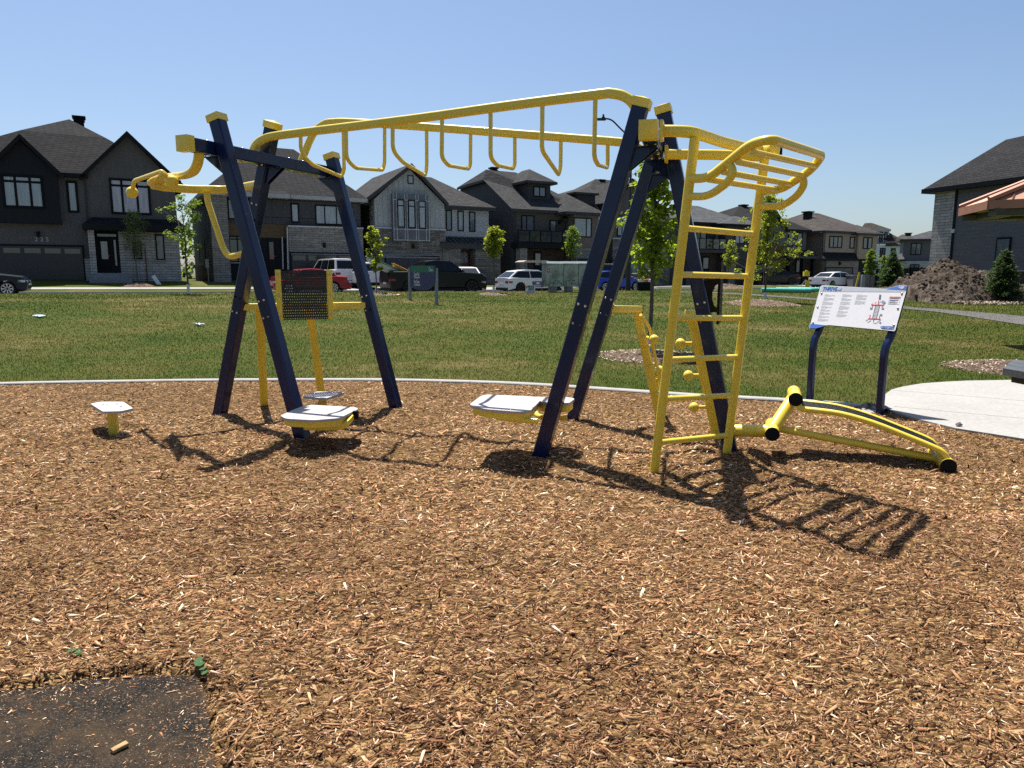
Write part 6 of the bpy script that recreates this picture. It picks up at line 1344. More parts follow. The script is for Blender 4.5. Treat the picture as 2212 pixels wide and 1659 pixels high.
lines(440, 340, 628, [.35, .95, 1, .6, 0, .3, 1, .98, .9, 1, .5, 0, .4, .95, 1, .97, 1, .9, .3, 0, .55, 1, .95, .6, 0, .4, .9, 1, .8, 0, .4, 1, .97, .95, .5, 0, .3, .9, 1, .6, 0, .35, 1, .95, 1, .7], 10.6)
lines(755, 340, 935, [.7, 1, .95, .9, .5, 0, .45, 1, .97, 1, .8, 0, .8, 1, .9, .95, 1, .6, 0, .4, 1, .95, 1, .9, .97, .5, 0, .35, .95, 1, .9, .6, 0, .8, 1, .95, .9, .6], 10.8)
lines(1008, 342, 1200, [.5, 1, .95, .97, .6, 1, .9, .95, 1, 0, .5, 1, .97, .9, 1, .95, .6], 10.8)
lines(880, 268, 1110, [1, .6], 9, mat=INKD)
lines(1560 + 40, 415, 1752, [1, .0001, .95, 1, .6, .0001, 1, .9, .0001, .8], 10.5, mat=INKD, th=3.5)
ibp('warning_header', ORG_, [(1592, 380), (1782, 384), (1776, 404), (1587, 400)], .008)
def bline(name, mat, pts, w_=.0035, o=.008):
    m = MB(); P2_ = [IB(x, y, o) for x, y in pts]; m.sweep(P2_, [(-.0008, -w_), (.0008, -w_), (.0008, w_), (-.0008, w_)], bn); m.build(name, mat, bdf)
bline('warning_border', INK, [(1588, 382), (1780, 386), (1748, 512), (1558, 505), (1588, 382)], .001)
bline('diagram_ladder', INKD, [(1338, 535), (1278, 770)], .0016); bline('diagram_ladder', INKD, [(1412, 535), (1350, 775)], .0016)
for i in range(9): s = (i + .5) / 9; bline('diagram_rung', INKD, [(1338 - 60 * s, 535 + 235 * s), (1412 - 62 * s, 537 + 238 * s)], .0011)
bline('diagram_beam', REDP, [(1260, 527), (1488, 530)]); bline('diagram_beam', REDP, [(1210, 770), (1425, 780)]); bline('diagram_beam', REDP, [(1392, 450), (1380, 528)]); bline('diagram_beam', REDP, [(1285, 530), (1277, 575)]); bline('diagram_beam', REDP, [(1458, 532), (1450, 575)]); bline('diagram_beam', REDP, [(1242, 702), (1230, 770)]); bline('diagram_beam', REDP, [(1412, 712), (1400, 775)]); bline('diagram_beam', REDP, [(1306, 782), (1298, 812)])
bline('diagram_line', INKD, [(1215, 775), (1160, 810)], .0016); bline('diagram_line', INKD, [(1255, 800), (1190, 840)], .0016); bline('diagram_line', INKD, [(1298, 812), (1300, 840), (1325, 852), (1345, 850), (1425, 790)], .0014); bline('diagram_line', INKD, [(1262, 520), (1290, 500)], .0014); bline('diagram_line', INKD, [(1320, 500), (1345, 478)], .0014); bline('diagram_line', INK, [(1395, 520), (1415, 470), (1440, 465)], .001)
for q in ([(1405, 345), (1437, 347), (1424, 430), (1392, 427)],): ibp('diagram_panel', INKD, q, .008)
for q in ([(1240, 572), (1282, 575), (1275, 600), (1235, 597)], [(1442, 572), (1487, 575), (1480, 602), (1440, 600)], [(1420, 685), (1455, 687), (1448, 714), (1413, 711)], [(1435, 470), (1470, 446), (1516, 478), (1485, 512)], [(1298, 755), (1330, 757), (1326, 778), (1294, 776)], [(1398, 840), (1425, 822), (1436, 836), (1408, 854)]): ibp('diagram_plate', BGP, q, .009)
bolts([IB(x, y, .006) for x, y in ((383, 320), (313, 563), (233, 843), (1802, 326), (1733, 588), (1660, 885))], .013, bdf)

# park name sign
S72 = cpx(1150, 1000, 850 / 2212); pl, pr_ = GT(*S72(1277, 524)), GT(*S72(1554, 567)); ps = thing('park_sign', 'green and blue park name sign on two grey posts out on the lawn', 'sign', tuple((pl + pr_) / 2)); pdn = (pr_ - pl); pdn.z = 0; wps = pdn.length; pdn.normalize(); pno = Vector((pdn.y, -pdn.x, 0)); pno = pno if pno.y < 0 else -pno
GPT = paint('galvanised post', (.22, .23, .25), .5, .3)
PSg = lambda x, y, o=.0: PL(*S72(x, y), pl + pno * o, pno)
for b_, (xx, yy) in ((pl, (1270, 185)), (pr_, (1555, 187))):
    tz_ = PSg(xx, yy).z; m = MB(); m.rect([b_ - UP * .1, Vector((b_.x, b_.y, tz_))], .11, .11, pno, .01); m.build('post', GPT, ps, smooth=True, angle=15)
pb = [(1281, 163), (1547, 163), (1538, 350), (1500, 395), (1450, 412), (1400, 418), (1350, 412), (1300, 392), (1283, 380)]
m = MB(); m.slab([PSg(x, y, .05) for x, y in pb], pno * .03); bp_ = m.build('panel', paint('sign navy', (.012, .022, .11), .4, 0, .03), ps)
m = MB(); m.slab([PSg(x, y, .081) for x, y in ((1281, 163), (1531, 163), (1531, 234), (1281, 231))], pno * .006); m.build('green_band', paint('sign green', (.012, .13, .085), .4, 0, .03), ps)
def flat_text(body, p, size, mat, xdir, n_, parent, nm='lettering', bold=0.0, sx=1.0):
    up_v = UP; M = Matrix((xdir, up_v, n_)).transposed(); cu = bpy.data.curves.new('t', 'FONT'); cu.body = body; cu.size = size; cu.offset = bold; cu.extrude = .001; cu.materials.append(mat); t = bpy.data.objects.new('t', cu); C.objects.link(t); bpy.context.view_layer.update()
    me = bpy.data.meshes.new_from_object(t); o_ = bpy.data.objects.new(nm, me); C.objects.link(o_); bpy.data.objects.remove(t); o_.parent = parent; o_.location = XF[parent.name].inverted() @ p; Mi = XF[parent.name].to_3x3().inverted(); o_.rotation_euler = (Mi @ M).to_euler(); o_.scale = (sx, 1, 1); return o_
SGW = paint('sign white', (.7, .72, .74), .5); xdp = pdn if pdn.x > 0 else -pdn
for body, x, y, s_, sx in (('Canoe Park', 1315, 268, .20, .62), ('220 Conservancy Drive', 1316, 292, .105, .62), ('Parc Canoe', 1317, 345, .20, .62), ('220, prom. Conservancy', 1318, 369, .105, .62)): flat_text(body, PSg(x, y, .085), s_, SGW, xdp, pno, ps, 'lettering', .002, sx)
flat_text('Ottawa', PSg(1487, 219, .09), .13, SGW, xdp, pno, ps, 'lettering', .001, .62)
m = MB(); sw_ = [PSg(x, y, .09) for x, y in ((1486, 176), (1475, 186), (1473, 203), (1480, 218), (1490, 214), (1492, 204), (1484, 199))]; m.sweep(smooth_path(sw_, 3), [(-.002, -.008), (.002, -.008), (.002, .008), (-.002, .008)], pno); m.build('emblem', SGW, ps)

# street lamp
bL = GT(*S23(265, 1332)); lamp = thing('street_lamp', 'tall dark street lamp with a curved arm above the blue hatchback', 'street lamp', tuple(bL)); LM = paint('lamp pole', (.02, .024, .024), .5, .3)
zt_ = DY(*S3(395, 470), bL.y).z; top_ = Vector((bL.x, bL.y, zt_ - .2)); m = MB(); m.tube([bL - UP * .1, top_], .11, 12, scale=[1, .55]); m.build('pole', LM, lamp, smooth=True, angle=80); m = MB(); m.tube([bL - UP * .1, bL + UP * 2.2], .16, 14); m.build('pole_base', LM, lamp, smooth=True, angle=80)
arm = [top_] + [DY(*S3(x, y), bL.y) for x, y in ((380, 440), (330, 390), (280, 340), (245, 324), (215, 323))]; m = MB(); m.tube(smooth_path(arm, 4), .05, 8); m.build('arm', LM, lamp, smooth=True)
e = arm[-1]; m = MB(); m.obox(e + Vector((-.28, 0, -.03)), (1, 0, 0), (0, 1, 0), UP, .38, .14, .055); m.obox(e + Vector((-.05, 0, .05)), (1, 0, 0), (0, 1, 0), UP, .1, .1, .05); m.tube([e + Vector((-.05, 0, .08)), e + Vector((-.05, 0, .26))], .06, 8); m.build('lamp_head', LM, lamp)

# community mailboxes
MBX = NT('mailbox wrap'); mc = MBX.coord('Object', (1, 1, 1)); MBX.l(MBX.ramp(MBX.noise(mc, 1.6, 3, .5), [(.30, (.12, .15, .12)), (.45, (.22, .26, .22)), (.58, (.36, .39, .36)), (.70, (.27, .31, .27))]), MBX.b.inputs['Base Color']); MBX.set(Roughness=.35, Metallic=.2)
MBT = paint('mailbox top', (.5, .55, .52), .35, .2)
mz = [(987, 1160), (1163, 1310), (1313, 1462)]; bM = GT(*S22(1080, 1452)); 
for i, (xa_, xb_) in enumerate(mz):
    t0_ = PL(*S22(xa_, 1300), bM, MD); t1_ = PL(*S22(xb_, 1300), bM, MD); zt_ = PL(*S22(xa_, 1140), bM, MD).z; zb_ = PL(*S22(xa_, 1395), bM, MD).z; cx_ = (t0_ + t1_) / 2; w_ = (t1_ - t0_).length
    o = thing('community_mailbox', ('leftmost grey-green floral community mailbox, beside the white hatchback', 'middle one of the three floral community mailboxes', 'rightmost floral community mailbox, half behind the navy leg')[i], 'mailbox', (cx_.x, cx_.y, T(cx_.x, cx_.y)), SANG, 'community mailboxes'); zg_ = T(cx_.x, cx_.y)
    m = MB(); m.box(-w_ / 2 + .01, w_ / 2 - .01, .0, .55, zb_ - zg_, zt_ - zg_ - .1); m.build('cabinet', MBX.mat, o, world=False)
    m = MB(); m.slab([(-w_ / 2 - .01, -.04, zt_ - zg_ - .1), (-w_ / 2 - .01, .59, zt_ - zg_ - .1), (-w_ / 2 - .01, .5, zt_ - zg_ + .02), (-w_ / 2 - .01, .05, zt_ - zg_ + .02)], (w_ + .02, 0, 0)); m.build('lid', MBT, o, world=False)
    m = MB(); m.box(-.2, .2, .1, .45, -.1, zb_ - zg_); m.build('pedestal', GPT, o, world=False)
    m = MB(); R2 = random.Random(i + 4)
    for k in range(9): a = R2.uniform(0, 6.28); q = R2.uniform(.04, .16); cxx, czz = w_ * .02 + q * math.cos(a), (zb_ + zt_) / 2 - zg_ + .12 + q * math.sin(a); m.slab([(cxx - .035, -.006, czz), (cxx, -.006, czz - .022), (cxx + .045, -.006, czz + .01), (cxx + .01, -.006, czz + .03)], (0, .004, 0))
    m.build('flower_print', paint('dusky red print', (.30, .10, .11), .5), o, world=False)
    m = MB()
    for k in range(26): a = R2.uniform(-1.2, 1.2); z_ = zb_ - zg_ + R2.uniform(.06, .34); xx = R2.uniform(-.42, .42) * w_ * (1.1 - (z_ - (zb_ - zg_)) * 1.2); l_ = R2.uniform(.05, .13); m.slab([(xx, -.005, z_), (xx + l_ * math.sin(a) - .03, -.005, z_ + l_ * .6), (xx + l_ * math.sin(a), -.005, z_ + l_), (xx + l_ * math.sin(a) + .03, -.005, z_ + l_ * .6)], (0, .003, 0))
    m.build('leaf_print', paint('dark leaf print', (.05, .07, .055), .5), o, world=False)
    if i == 0:
        m = MB(); m.slab([(-w_ / 2 + .12 + .11 * math.cos(a), -.012, zt_ - zg_ - .50 + .13 * math.sin(a)) for a in np.linspace(0, 6.28, 20)[:-1]], (0, .008, 0)); em = m.build('emblem', REDP, o, world=False)
        m = MB(); z_ = zt_ - zg_ - .50; x_ = -w_ / 2 + .12; m.slab([(x_ - .075, -.016, z_ + .05), (x_ + .08, -.016, z_ + .0), (x_ - .075, -.016, z_ - .05), (x_ - .02, -.016, z_)], (0, .003, 0)); m.build('emblem_arrow', SGW, em, world=False)

# yard signs
def yard(name, label, x0, y0, x1, y1, yb, mat, cf=S22):
    b_ = GT(*cf((x0 + x1) / 2, yb)); n_ = Vector((0, -1, 0)); a, c = PL(*cf(x0, y0), b_, n_), PL(*cf(x1, y1), b_, n_); o = thing(name, label, 'sign', tuple(b_)); m = MB(); m.box(a.x, c.x, b_.y - .012, b_.y, c.z, a.z); pn_ = m.build('panel', mat, o)
    m = MB(); [m.tube([Vector((x, b_.y + .015, b_.z - .1)), Vector((x, b_.y + .015, a.z - .1))], .008, 6) for x in (a.x + .1, c.x - .1)]; m.build('stake', STEEL, o); return o, a, c, b_
o, a, c, b_ = yard('yard_sign', 'white yard sign reading FENCE DECK before the white hatchback', 772, 1380, 868, 1465, 1470, SGW)
w_ = c.x - a.x; h_ = a.z - c.z
flat_text('FENCE', Vector((a.x + w_ * .2, b_.y - .02, a.z - h_ * .30)), h_ * .34, INKD, Vector((1, 0, 0)), Vector((0, -1, 0)), o, 'lettering', .012, .8); flat_text('DECK', Vector((a.x + w_ * .28, b_.y - .02, a.z - h_ * .62)), h_ * .34, INKD, Vector((1, 0, 0)), Vector((0, -1, 0)), o, 'lettering', .012, .8)
m = MB()
for k in range(4): m.box(a.x + w_ * .12, c.x - w_ * .05, b_.y - .016, b_.y - .0125, c.z + h_ * (.05 + .07 * k), c.z + h_ * (.08 + .07 * k))
m.build('small_print', INKD, o); m = MB(); m.box(a.x + w_ * .03, a.x + w_ * .15, b_.y - .016, b_.y - .0125, a.z - h_ * .4, a.z - h_ * .1); m.build('emblem', REDP, o)
o, a, c, b_ = yard('yard_sign', 'purple and white advertising sign leaning before the white hatchback door', 840, 1340, 957, 1400, 1462, paint('purple print', (.10, .07, .15), .5)); m = MB(); w_ = c.x - a.x; h_ = a.z - c.z
m.slab([(a.x + w_ * (.5 + .18 * math.cos(t)), b_.y - .0165, c.z + h_ * (.68 + .14 * math.sin(t))) for t in np.linspace(0, 6.28, 17)[:-1]], (0, .004, 0))
for k in range(3): m.box(a.x + w_ * .25, c.x - w_ * .25, b_.y - .0165, b_.y - .0125, c.z + h_ * (.12 + .12 * k), c.z + h_ * (.17 + .12 * k))
m.build('print', SGW, o)
o, a, c, b_ = yard('yard_sign', 'small white notice sign between the mailboxes and the blue hatchback', 1465, 1363, 1510, 1442, 1446, SGW); m = MB(); w_ = c.x - a.x; h_ = a.z - c.z
for k in range(6): m.box(a.x + w_ * .12, c.x - w_ * .12, b_.y - .0165, b_.y - .0125, c.z + h_ * (.1 + .14 * k), c.z + h_ * (.16 + .14 * k))
m.build('print', INK, o)

# green pipes, survey tripod, posts, utility box, fence, soil heap
PIPE = paint('aqua drain pipe', (.085, .40, .33), .45); bp0 = GT(*S24(400, 1147))
for i, (xa_, xb_, yy, lab) in enumerate(((400, 945, 1158, 'long aqua drain pipe, nearest of the three lying on the grass'), (560, 985, 1150, 'aqua drain pipe, the middle of the three on the grass'), (700, 1040, 1146, 'aqua drain pipe, rearmost of the three on the grass'))):
    a, b = GT(*S24(xa_, yy)), GT(*S24(xb_, yy + 8)); r_ = .14; a.z = T(a.x, a.y) + r_; b.z = T(b.x, b.y) + r_; d = (b - a).normalized(); o = thing('drain_pipe', lab, 'pipe', tuple((a + b) / 2 - UP * r_), 0, 'aqua drain pipes'); m = MB(); m.tube([a, b], r_, 20); m.build('pipe_shell', PIPE, o, smooth=True, angle=60); m = MB(); m.tube([b + d * .002, b + d * .01], r_ * .86, 20); m.build('bore_shade_disc', BLK, o)  # black disc over the closed end paints the shade inside the pipe
    m = MB(); m.tube([b - d * .3, b], r_ * 1.09, 20); m.build('socket', PIPE, o, smooth=True, angle=60)
b_ = GT(*S24(882, 1118)); o = thing('survey_tripod', 'yellow survey tripod with an instrument on top beside the pipes', 'tripod', tuple(b_)); zt_ = DY(*S24(888, 1018), b_.y).z; YM = paint('survey yellow', (.65, .5, .03), .5); ap_ = Vector((b_.x + .05, b_.y, zt_))
for px_ in ((818, 1120), (932, 1122), (880, 1126)): q = DY(*S24(*px_), b_.y - (.4 if px_[0] == 880 else 0)); q.z = T(q.x, q.y); m = MB(); m.tube([q, ap_], .025, 6); m.build('leg', STEEL, o)
m = MB(); m.rect([Vector((b_.x - .03, b_.y - .5, T(b_.x, b_.y) - .05)), Vector((b_.x - .03, b_.y - .5, zt_ - .05))], .30, .06, (1, 0, 0), .01); m.build('marker_board', YM, o); m = MB(); m.tube([ap_, ap_ + UP * .25], .05, 8); m.build('column', BLK, o)
m = MB(); m.obox(ap_ + UP * .42, (1, 0, 0), (0, 1, 0), UP, .2, .14, .17); m.tube([ap_ + UP * .25, ap_ + UP * .68], .1, 10); m.build('instrument', YM, o)
b_ = GT(*S24(1522, 1118)); zt_ = DY(*S24(1522, 965), b_.y).z; m = MB(); m.tube([b_ - UP * .1, Vector((b_.x, b_.y, zt_ - .1)), Vector((b_.x, b_.y, zt_))], .16, 14, scale=[1, 1, .8]); o = m.build('bollard', GPT, origin=tuple(b_), smooth=True, angle=50); tag(o, 'grey round bollard beside the white sedan', 'bollard')
b_ = GT(*S24(1442, 1108)); zt_ = DY(*S24(1450, 937), b_.y).z; m = MB(); m.rect([b_ - UP * .1, Vector((b_.x + .25, b_.y, zt_))], .13, .05, (1, 0, 0), .01); o = m.build('marker_post', YM, origin=tuple(b_)); tag(o, 'leaning yellow marker post behind the white sedan', 'post')
b_ = GT(*S24(1540, 1112)) + Vector((0, 6, 0)); a, c = DY(*S24(1420, 965), b_.y), DY(*S24(1658, 1100), b_.y); o = thing('utility_cabinet', 'large grey utility cabinet behind the bollard', 'utility box', (a.x, b_.y, T(a.x, b_.y))); m = MB(); m.box(a.x, c.x, b_.y, b_.y + 1.5, T(a.x, b_.y) - .1, a.z - .1); m.build('cabinet', paint('cabinet grey', (.13, .125, .13), .6), o); m = MB(); m.box(a.x - .05, c.x + .05, b_.y - .05, b_.y + 1.55, a.z - .1, a.z); m.build('lid', GPT, o)
# black board fence on the right
fa, fb = DY(*S25(10, 1190), 62), DY(*S25(480, 1195), 58); fd = (fb - fa); fd.z = 0; L_ = fd.length; fd.normalize(); o = thing('board_fence', 'black solid board fence behind the soil heap and spruce', 'fence', (fa.x, fa.y, T(fa.x, fa.y))); zt_ = fa.z; m = MB(); FB = boards('black fence boards', (.012, .013, .016), .15, True)
m.slab([Vector((fa.x, fa.y, 0)), Vector((fb.x, fb.y, 0)), Vector((fb.x, fb.y, zt_)), Vector((fa.x, fa.y, zt_))], (.02, .06, 0)); m.build('boards', FB, o)
for k in range(6): q = fa + fd * (L_ * k / 5); m = MB(); m.box(q.x - .06, q.x + .06, q.y - .12, q.y - .02, 0, zt_ + .08); m.build('post', BLK, o)
# soil heap
SOIL = NT('soil'); g = SOIL.n('ShaderNodeNewGeometry').outputs['Position']; SOIL.l(SOIL.ramp(SOIL.noise(g, 1.6, 8, .7), [(.3, (.035, .026, .020)), (.5, (.090, .070, .054)), (.7, (.20, .165, .130))]), SOIL.b.inputs['Base Color']); SOIL.set(Roughness=1.0); SOIL.bump(SOIL.noise(g, 7, 8, .75), 1, .12)
hx0, hx1 = DY(*S25(205, 1400), 36.5).x, 34.0; NXh, NYh = 330, 150; vs = []
prof = [(205, 1300), (330, 1245), (400, 1215), (470, 1160), (520, 1133), (600, 1135), (690, 1160), (790, 1205), (860, 1218), (930, 1245), (1050, 1290), (1236, 1340), (1400, 1370)]
prx = np.array([DY(*S25(x, 1300), 38.6).x for x, y in prof]); prz = np.array([DY(*S25(x, y), 38.6).z for x, y in prof])
Xh = np.linspace(hx0 - .8, hx1, NXh); Yh = np.linspace(34.9, 42.6, NYh); XX, YY = np.meshgrid(Xh, Yh, indexing='ij')
ridge = np.interp(XX, prx, prz) ; ridge = np.where(XX < prx[0], 0, ridge); yf = 35.6 + .35 * np.sin(XX * 1.1) ; tt_ = np.clip((YY - yf) / (38.6 - yf), 0, 1); bb = np.clip((42.4 - YY) / 3.8, 0, 1); sh = np.minimum(tt_, 1) ** .62 * np.minimum(1, bb) ** .7
dd_ = np.clip((XX - Xh[0]) / 1.2, 0, 1)
lump = (fbm(XX, YY, .9, 50, 4) - .5) * 1.0 + (np.abs(fbm(XX, YY, 2.2, 60, 4) - .5)) * 1.1 - .10
vor = fbm(XX, YY, 5, 71, 3) - .5; lump = lump + (.5 - np.abs(fbm(XX, YY, 3.2, 90, 3) - .5) * 4).clip(-.6, .5) * .32 + (.5 - np.abs(fbm(XX, YY, 7.0, 95, 3) - .5) * 4).clip(-.6, .5) * .16; ZZ = -.15 + (ridge + .15) * sh * dd_ + lump * .55 * np.clip(sh * 1.4, 0, 1) * dd_ + vor * .22 * np.clip(sh * 2, 0, 1)
idx = np.arange(NXh * NYh).reshape(NXh, NYh); F = np.stack([idx[:-1, :-1], idx[1:, :-1], idx[1:, 1:], idx[:-1, 1:]], -1).reshape(-1, 4); o = np_mesh('soil_heap', np.stack([XX, YY, ZZ], -1).reshape(-1, 3), F, SOIL.mat); tag(o, 'big lumpy heap of dark brown soil before the large grey-sided house', 'soil heap')
m = MB()
for k in range(1500):
    x = RT.uniform(Xh[2], 33); y = RT.uniform(35.2, 39); i, j = int((x - Xh[0]) / (Xh[1] - Xh[0])), int((y - Yh[0]) / (Yh[1] - Yh[0])); z = ZZ[i, j]
    if z < .05: continue
    r_ = RT.uniform(.035, .10) if RT.random() < .96 else RT.uniform(.12, .22); k0 = len(m.v); m.ball((x, y, z), r_, 7, 5, .9)
    for q in range(k0, len(m.v)): v_ = m.v[q]; m.v[q] = tuple(np.array((x, y, z)) + (np.array(v_) - np.array((x, y, z))) * RT.uniform(.85, 1.15))
tag(m.build('soil_clods', SOIL.mat), kind='stuff')
n = 2600; x = RT.uniform(DY(*S25(720, 1500), 34.6).x, 30, n); y = 34.4 + RT.random(n) ** 1.2 * 1.6 + .2 * np.sin(x * 1.3); z = Tv(x, y) + .03 + .10 * RT.random(n); L = RT.uniform(.06, .16, n); a = RT.uniform(0, 6.28, n); ax = np.stack([np.cos(a), np.sin(a), RT.normal(0, .4, n)], -1); ay = np.stack([-np.sin(a), np.cos(a), RT.normal(0, .4, n)], -1); c = np.stack([x, y, z], -1)
V = np.stack([c - ax * L[:, None] / 2, c + ay * L[:, None] * .25, c + ax * L[:, None] / 2, c - ay * L[:, None] * .25], 1); pal = np.array([(.42, .36, .29), (.28, .23, .18), (.16, .12, .09)]); tag(np_mesh('mulch_chips', V.reshape(-1, 3), np.arange(n * 4).reshape(-1, 4), CH.mat, np.repeat(pal[RT.integers(0, 3, n)], 4, 0)), kind='stuff')

# shelter with a copper roof on the right
COP = paint('copper red metal', (.30, .135, .08), .5, .2, .1); GB_ = paint('olive dark beam', (.045, .042, .025), .5); CORR = paint('white corrugated', (.6, .6, .6), .5)
V1 = DY(*S25(945, 655), 15.5); zE_ = V1.z; k_ = lambda x, y: G(*S25(x, y), zE_); V2 = k_(703, 716); V0 = k_(1236, 641); ed = (V0 - V1).normalized(); V0 = V1 + ed * 4.2; V2b = V2 + (V2 - V1).normalized() * .0
ctr = (V1 + V2) / 2 + Vector((ed.x, ed.y, 0)) * 3.0 + Vector((0, .6, 0)); ring = [V2, V1, V0]; c0 = Vector((ctr.x, ctr.y, zE_)); ring += [c0 * 2 - V2, c0 * 2 - V1, c0 * 2 - V0]
sh_ = thing('picnic_shelter', 'copper-roofed open park shelter reaching in at the right edge', 'shelter', (c0.x, c0.y, 0)); apx2 = c0 + UP * 1.15; m = MB()
for i in range(6):
    a, b = ring[i], ring[(i + 1) % 6]; m.slab([a, b, apx2], (0, 0, .05))
rf_ = m.build('roof', COP, sh_); m = MB()
for i in range(6):
    a, b = ring[i], ring[(i + 1) % 6]; nrm = (b - a).cross(UP).normalized() * .03; m.slab([a + UP * .07, b + UP * .07, b - UP * .11, a - UP * .11], nrm)
    m.tube([a + UP * .09, apx2 + UP * .09], .07, 6)
    L = (b - a).length
    for j in range(1, int(L / .4)):
        s = j * .4 / L; p = a.lerp(b, s); mid = (a + b) / 2; q = p + (apx2 - mid) * (1 - abs(2 * s - 1)); m.tube([p + UP * .06, q + UP * .06], .022, 4)
m.build('roof_seam', COP, rf_); m = MB()
for i in range(6):
    a, b = ring[i], ring[(i + 1) % 6]; ai, bi = a.lerp(c0, .16), b.lerp(c0, .16); m.rect([ai - UP * .16, bi - UP * .16], .14, .34, UP, .01); m.rect([a.lerp(c0, .03) - UP * .17, c0 - UP * .17], .14, .3, UP, .01)
m.build('beam', GB_, sh_); m = MB()
for i in range(6): m.slab([ring[i].lerp(c0, .05) - UP * .03, ring[(i + 1) % 6].lerp(c0, .05) - UP * .03, apx2 - UP * .06], (0, 0, -.01))
m.build('ceiling', CORR, rf_)
for i in (1, 2, 4, 5): p = ring[i].lerp(c0, .25); m = MB(); m.rect([Vector((p.x, p.y, -.1)), Vector((p.x, p.y, zE_ - .05))], .15, .15, UP + Vector((1, 0, 0)), .01); 
for i in (2, 3, 4): p = ring[i].lerp(c0, .2); m = MB(); m.box(p.x - .08, p.x + .08, p.y - .08, p.y + .08, -.1, zE_ - .05); m.build('post', GB_, sh_)
# picnic table corner
TB = paint('slate table slab', (.055, .062, .07), .55, 0, .2, 0, .2, 5); S6 = cpx(3100, 1050, 996 / 2203); zt_ = .76
tc, tb_, tf = G(*S6(2015, 935), zt_), G(*S6(2112, 858), zt_), G(*S6(2203, 968), zt_); pt_ = thing('picnic_table', 'dark slate picnic table corner at the right edge of the pad', 'table', (tc.x + .9, tc.y + .2, .04))
d1_ = (tb_ - tc); d2_ = (tf - tc); d2_ = d2_ / d2_.length * 1.9; d1_ = d1_ / d1_.length * .8; m = MB()
for k in range(3): a = tc + d1_ * (k / 3 + .01); b = tc + d1_ * ((k + 1) / 3 - .006); m.slab([a, a + d2_, b + d2_, b], (0, 0, -.055))
m.build('tabletop', TB, pt_); m = MB(); a = tc + d1_ * .08 + d2_ * .05; m.slab([a - UP * .056, a + d2_ * .9 - UP * .056, a + d2_ * .9 + d1_ * .84 - UP * .056, a + d1_ * .84 - UP * .056], (0, 0, -.05)); m.build('table_frame', CHAR, pt_)
for s_ in (.62, .86): p = tc + d1_ * .5 + d2_ * s_; m = MB(); m.box(p.x - .05, p.x + .05, p.y - .05, p.y + .05, .03, .66); m.build('leg', CHAR, pt_)

# small loose things
def blob(name, label, cat, p, r, mat, sz=.4, n=14, seed=1, j=.3, group=None, sx=1.0):
    R3 = random.Random(seed); m = MB(); m.ball((0, 0, 0), r, n, 9, sz); m.v = [(x * sx * (1 + R3.uniform(-j, j)), y * (1 + R3.uniform(-j, j)), max(-r * .2, z * (1 + R3.uniform(-j, j)))) for x, y, z in m.v]; m.v = [(x + p.x, y + p.y, z + p.z) for x, y, z in m.v]; o = m.build(name, mat, origin=tuple(p), smooth=False); tag(o, label, cat, group); return o
BAG = paint('black plastic bag', (.012, .012, .014), .22, 0, .3, .3)
p = G(1886, 887, .02); blob('plastic_bag', 'crumpled black plastic bag by the board post', 'bag', p, .15, BAG, .5, 16, 4, .38, sx=1.2)
blob('plastic_bag', 'small clear wrinkled plastic bag beside the black one', 'bag', G(1872, 889, .02), .09, paint('clear wrap', (.3, .3, .31), .2, 0, .4, .5), .4, 12, 9, .4, sx=1.3)
blob('stone', 'small grey stone lying on the concrete pad', 'stone', G(*S6(1627, 1436), .055), .03, paint('stone', (.16, .14, .14), .8), .8, 8, 5, .2)
def sheet(name, label, px, w_, h_, mat, seed):
    p = GT(*px); p.z += .05; R3 = random.Random(seed); m = MB(); n = 7; vs = [(p.x + w_ * (i / n - .5), p.y + h_ * (j / 3 - .5) + .05 * math.sin(i), p.z + R3.uniform(-.01, .035)) for i in range(n + 1) for j in range(4)]; m.add(vs, [(i * 4 + j, i * 4 + j + 1, (i + 1) * 4 + j + 1, (i + 1) * 4 + j) for i in range(n) for j in range(3)]); m.add([(a, b, c - .006) for a, b, c in vs], [(i * 4 + j, (i + 1) * 4 + j, (i + 1) * 4 + j + 1, i * 4 + j + 1) for i in range(n) for j in range(3)]); o = m.build(name, mat, origin=tuple(p)); tag(o, label, 'litter', 'litter on the lawn')
LIT = paint('pale blue paper', (.45, .60, .72), .6); sheet('paper_scrap', 'pale blue paper scrap on the lawn, far left', (88, 686), .34, .22, LIT, 1); sheet('paper_scrap', 'white-blue paper scrap on the lawn left of the navy legs', (430, 704), .26, .16, paint('white paper', (.6, .66, .74), .6), 2)
# stick and pebbles on the mat, green leaves on the chips
S0c = cpx(0, 2400, 1200 / 2212); a, b = G(*S0c(825, 1115), -.002), G(*S0c(938, 1055), .0); m = MB(); m.rect([a, b], .012, .022, UP, .003); o = m.build('wood_splinter', paint('split wood', (.38, .25, .12), .8, 0, .3, 0, .5, 30), origin=tuple(a)); tag(o, 'long pale wood splinter lying alone on the rubber mat', 'splinter')
LG_ = paint('fallen green leaf', (.045, .10, .035), .7, 0, .25)
def leafsprig(name, label, parts):
    c = G(*S0c(*parts[0][0]), .04); o = thing(name, label, 'leaves', (c.x, c.y, .03))
    for (x0, y0), (x1, y1), w_ in parts:
        a, b = G(*S0c(x0, y0), .024), G(*S0c(x1, y1), .034); d = b - a; sd_ = Vector((-d.y, d.x, 0)).normalized() * w_; m = MB(); mid = (a + b) / 2 + UP * .006; up_ = Vector((0, 0, .003)); m.slab([a, a.lerp(b, .3) - sd_, a.lerp(b, .7) - sd_, b, a.lerp(b, .7) + sd_, a.lerp(b, .3) + sd_], (0, 0, .0015)); m.build('leaf', LG_, o)
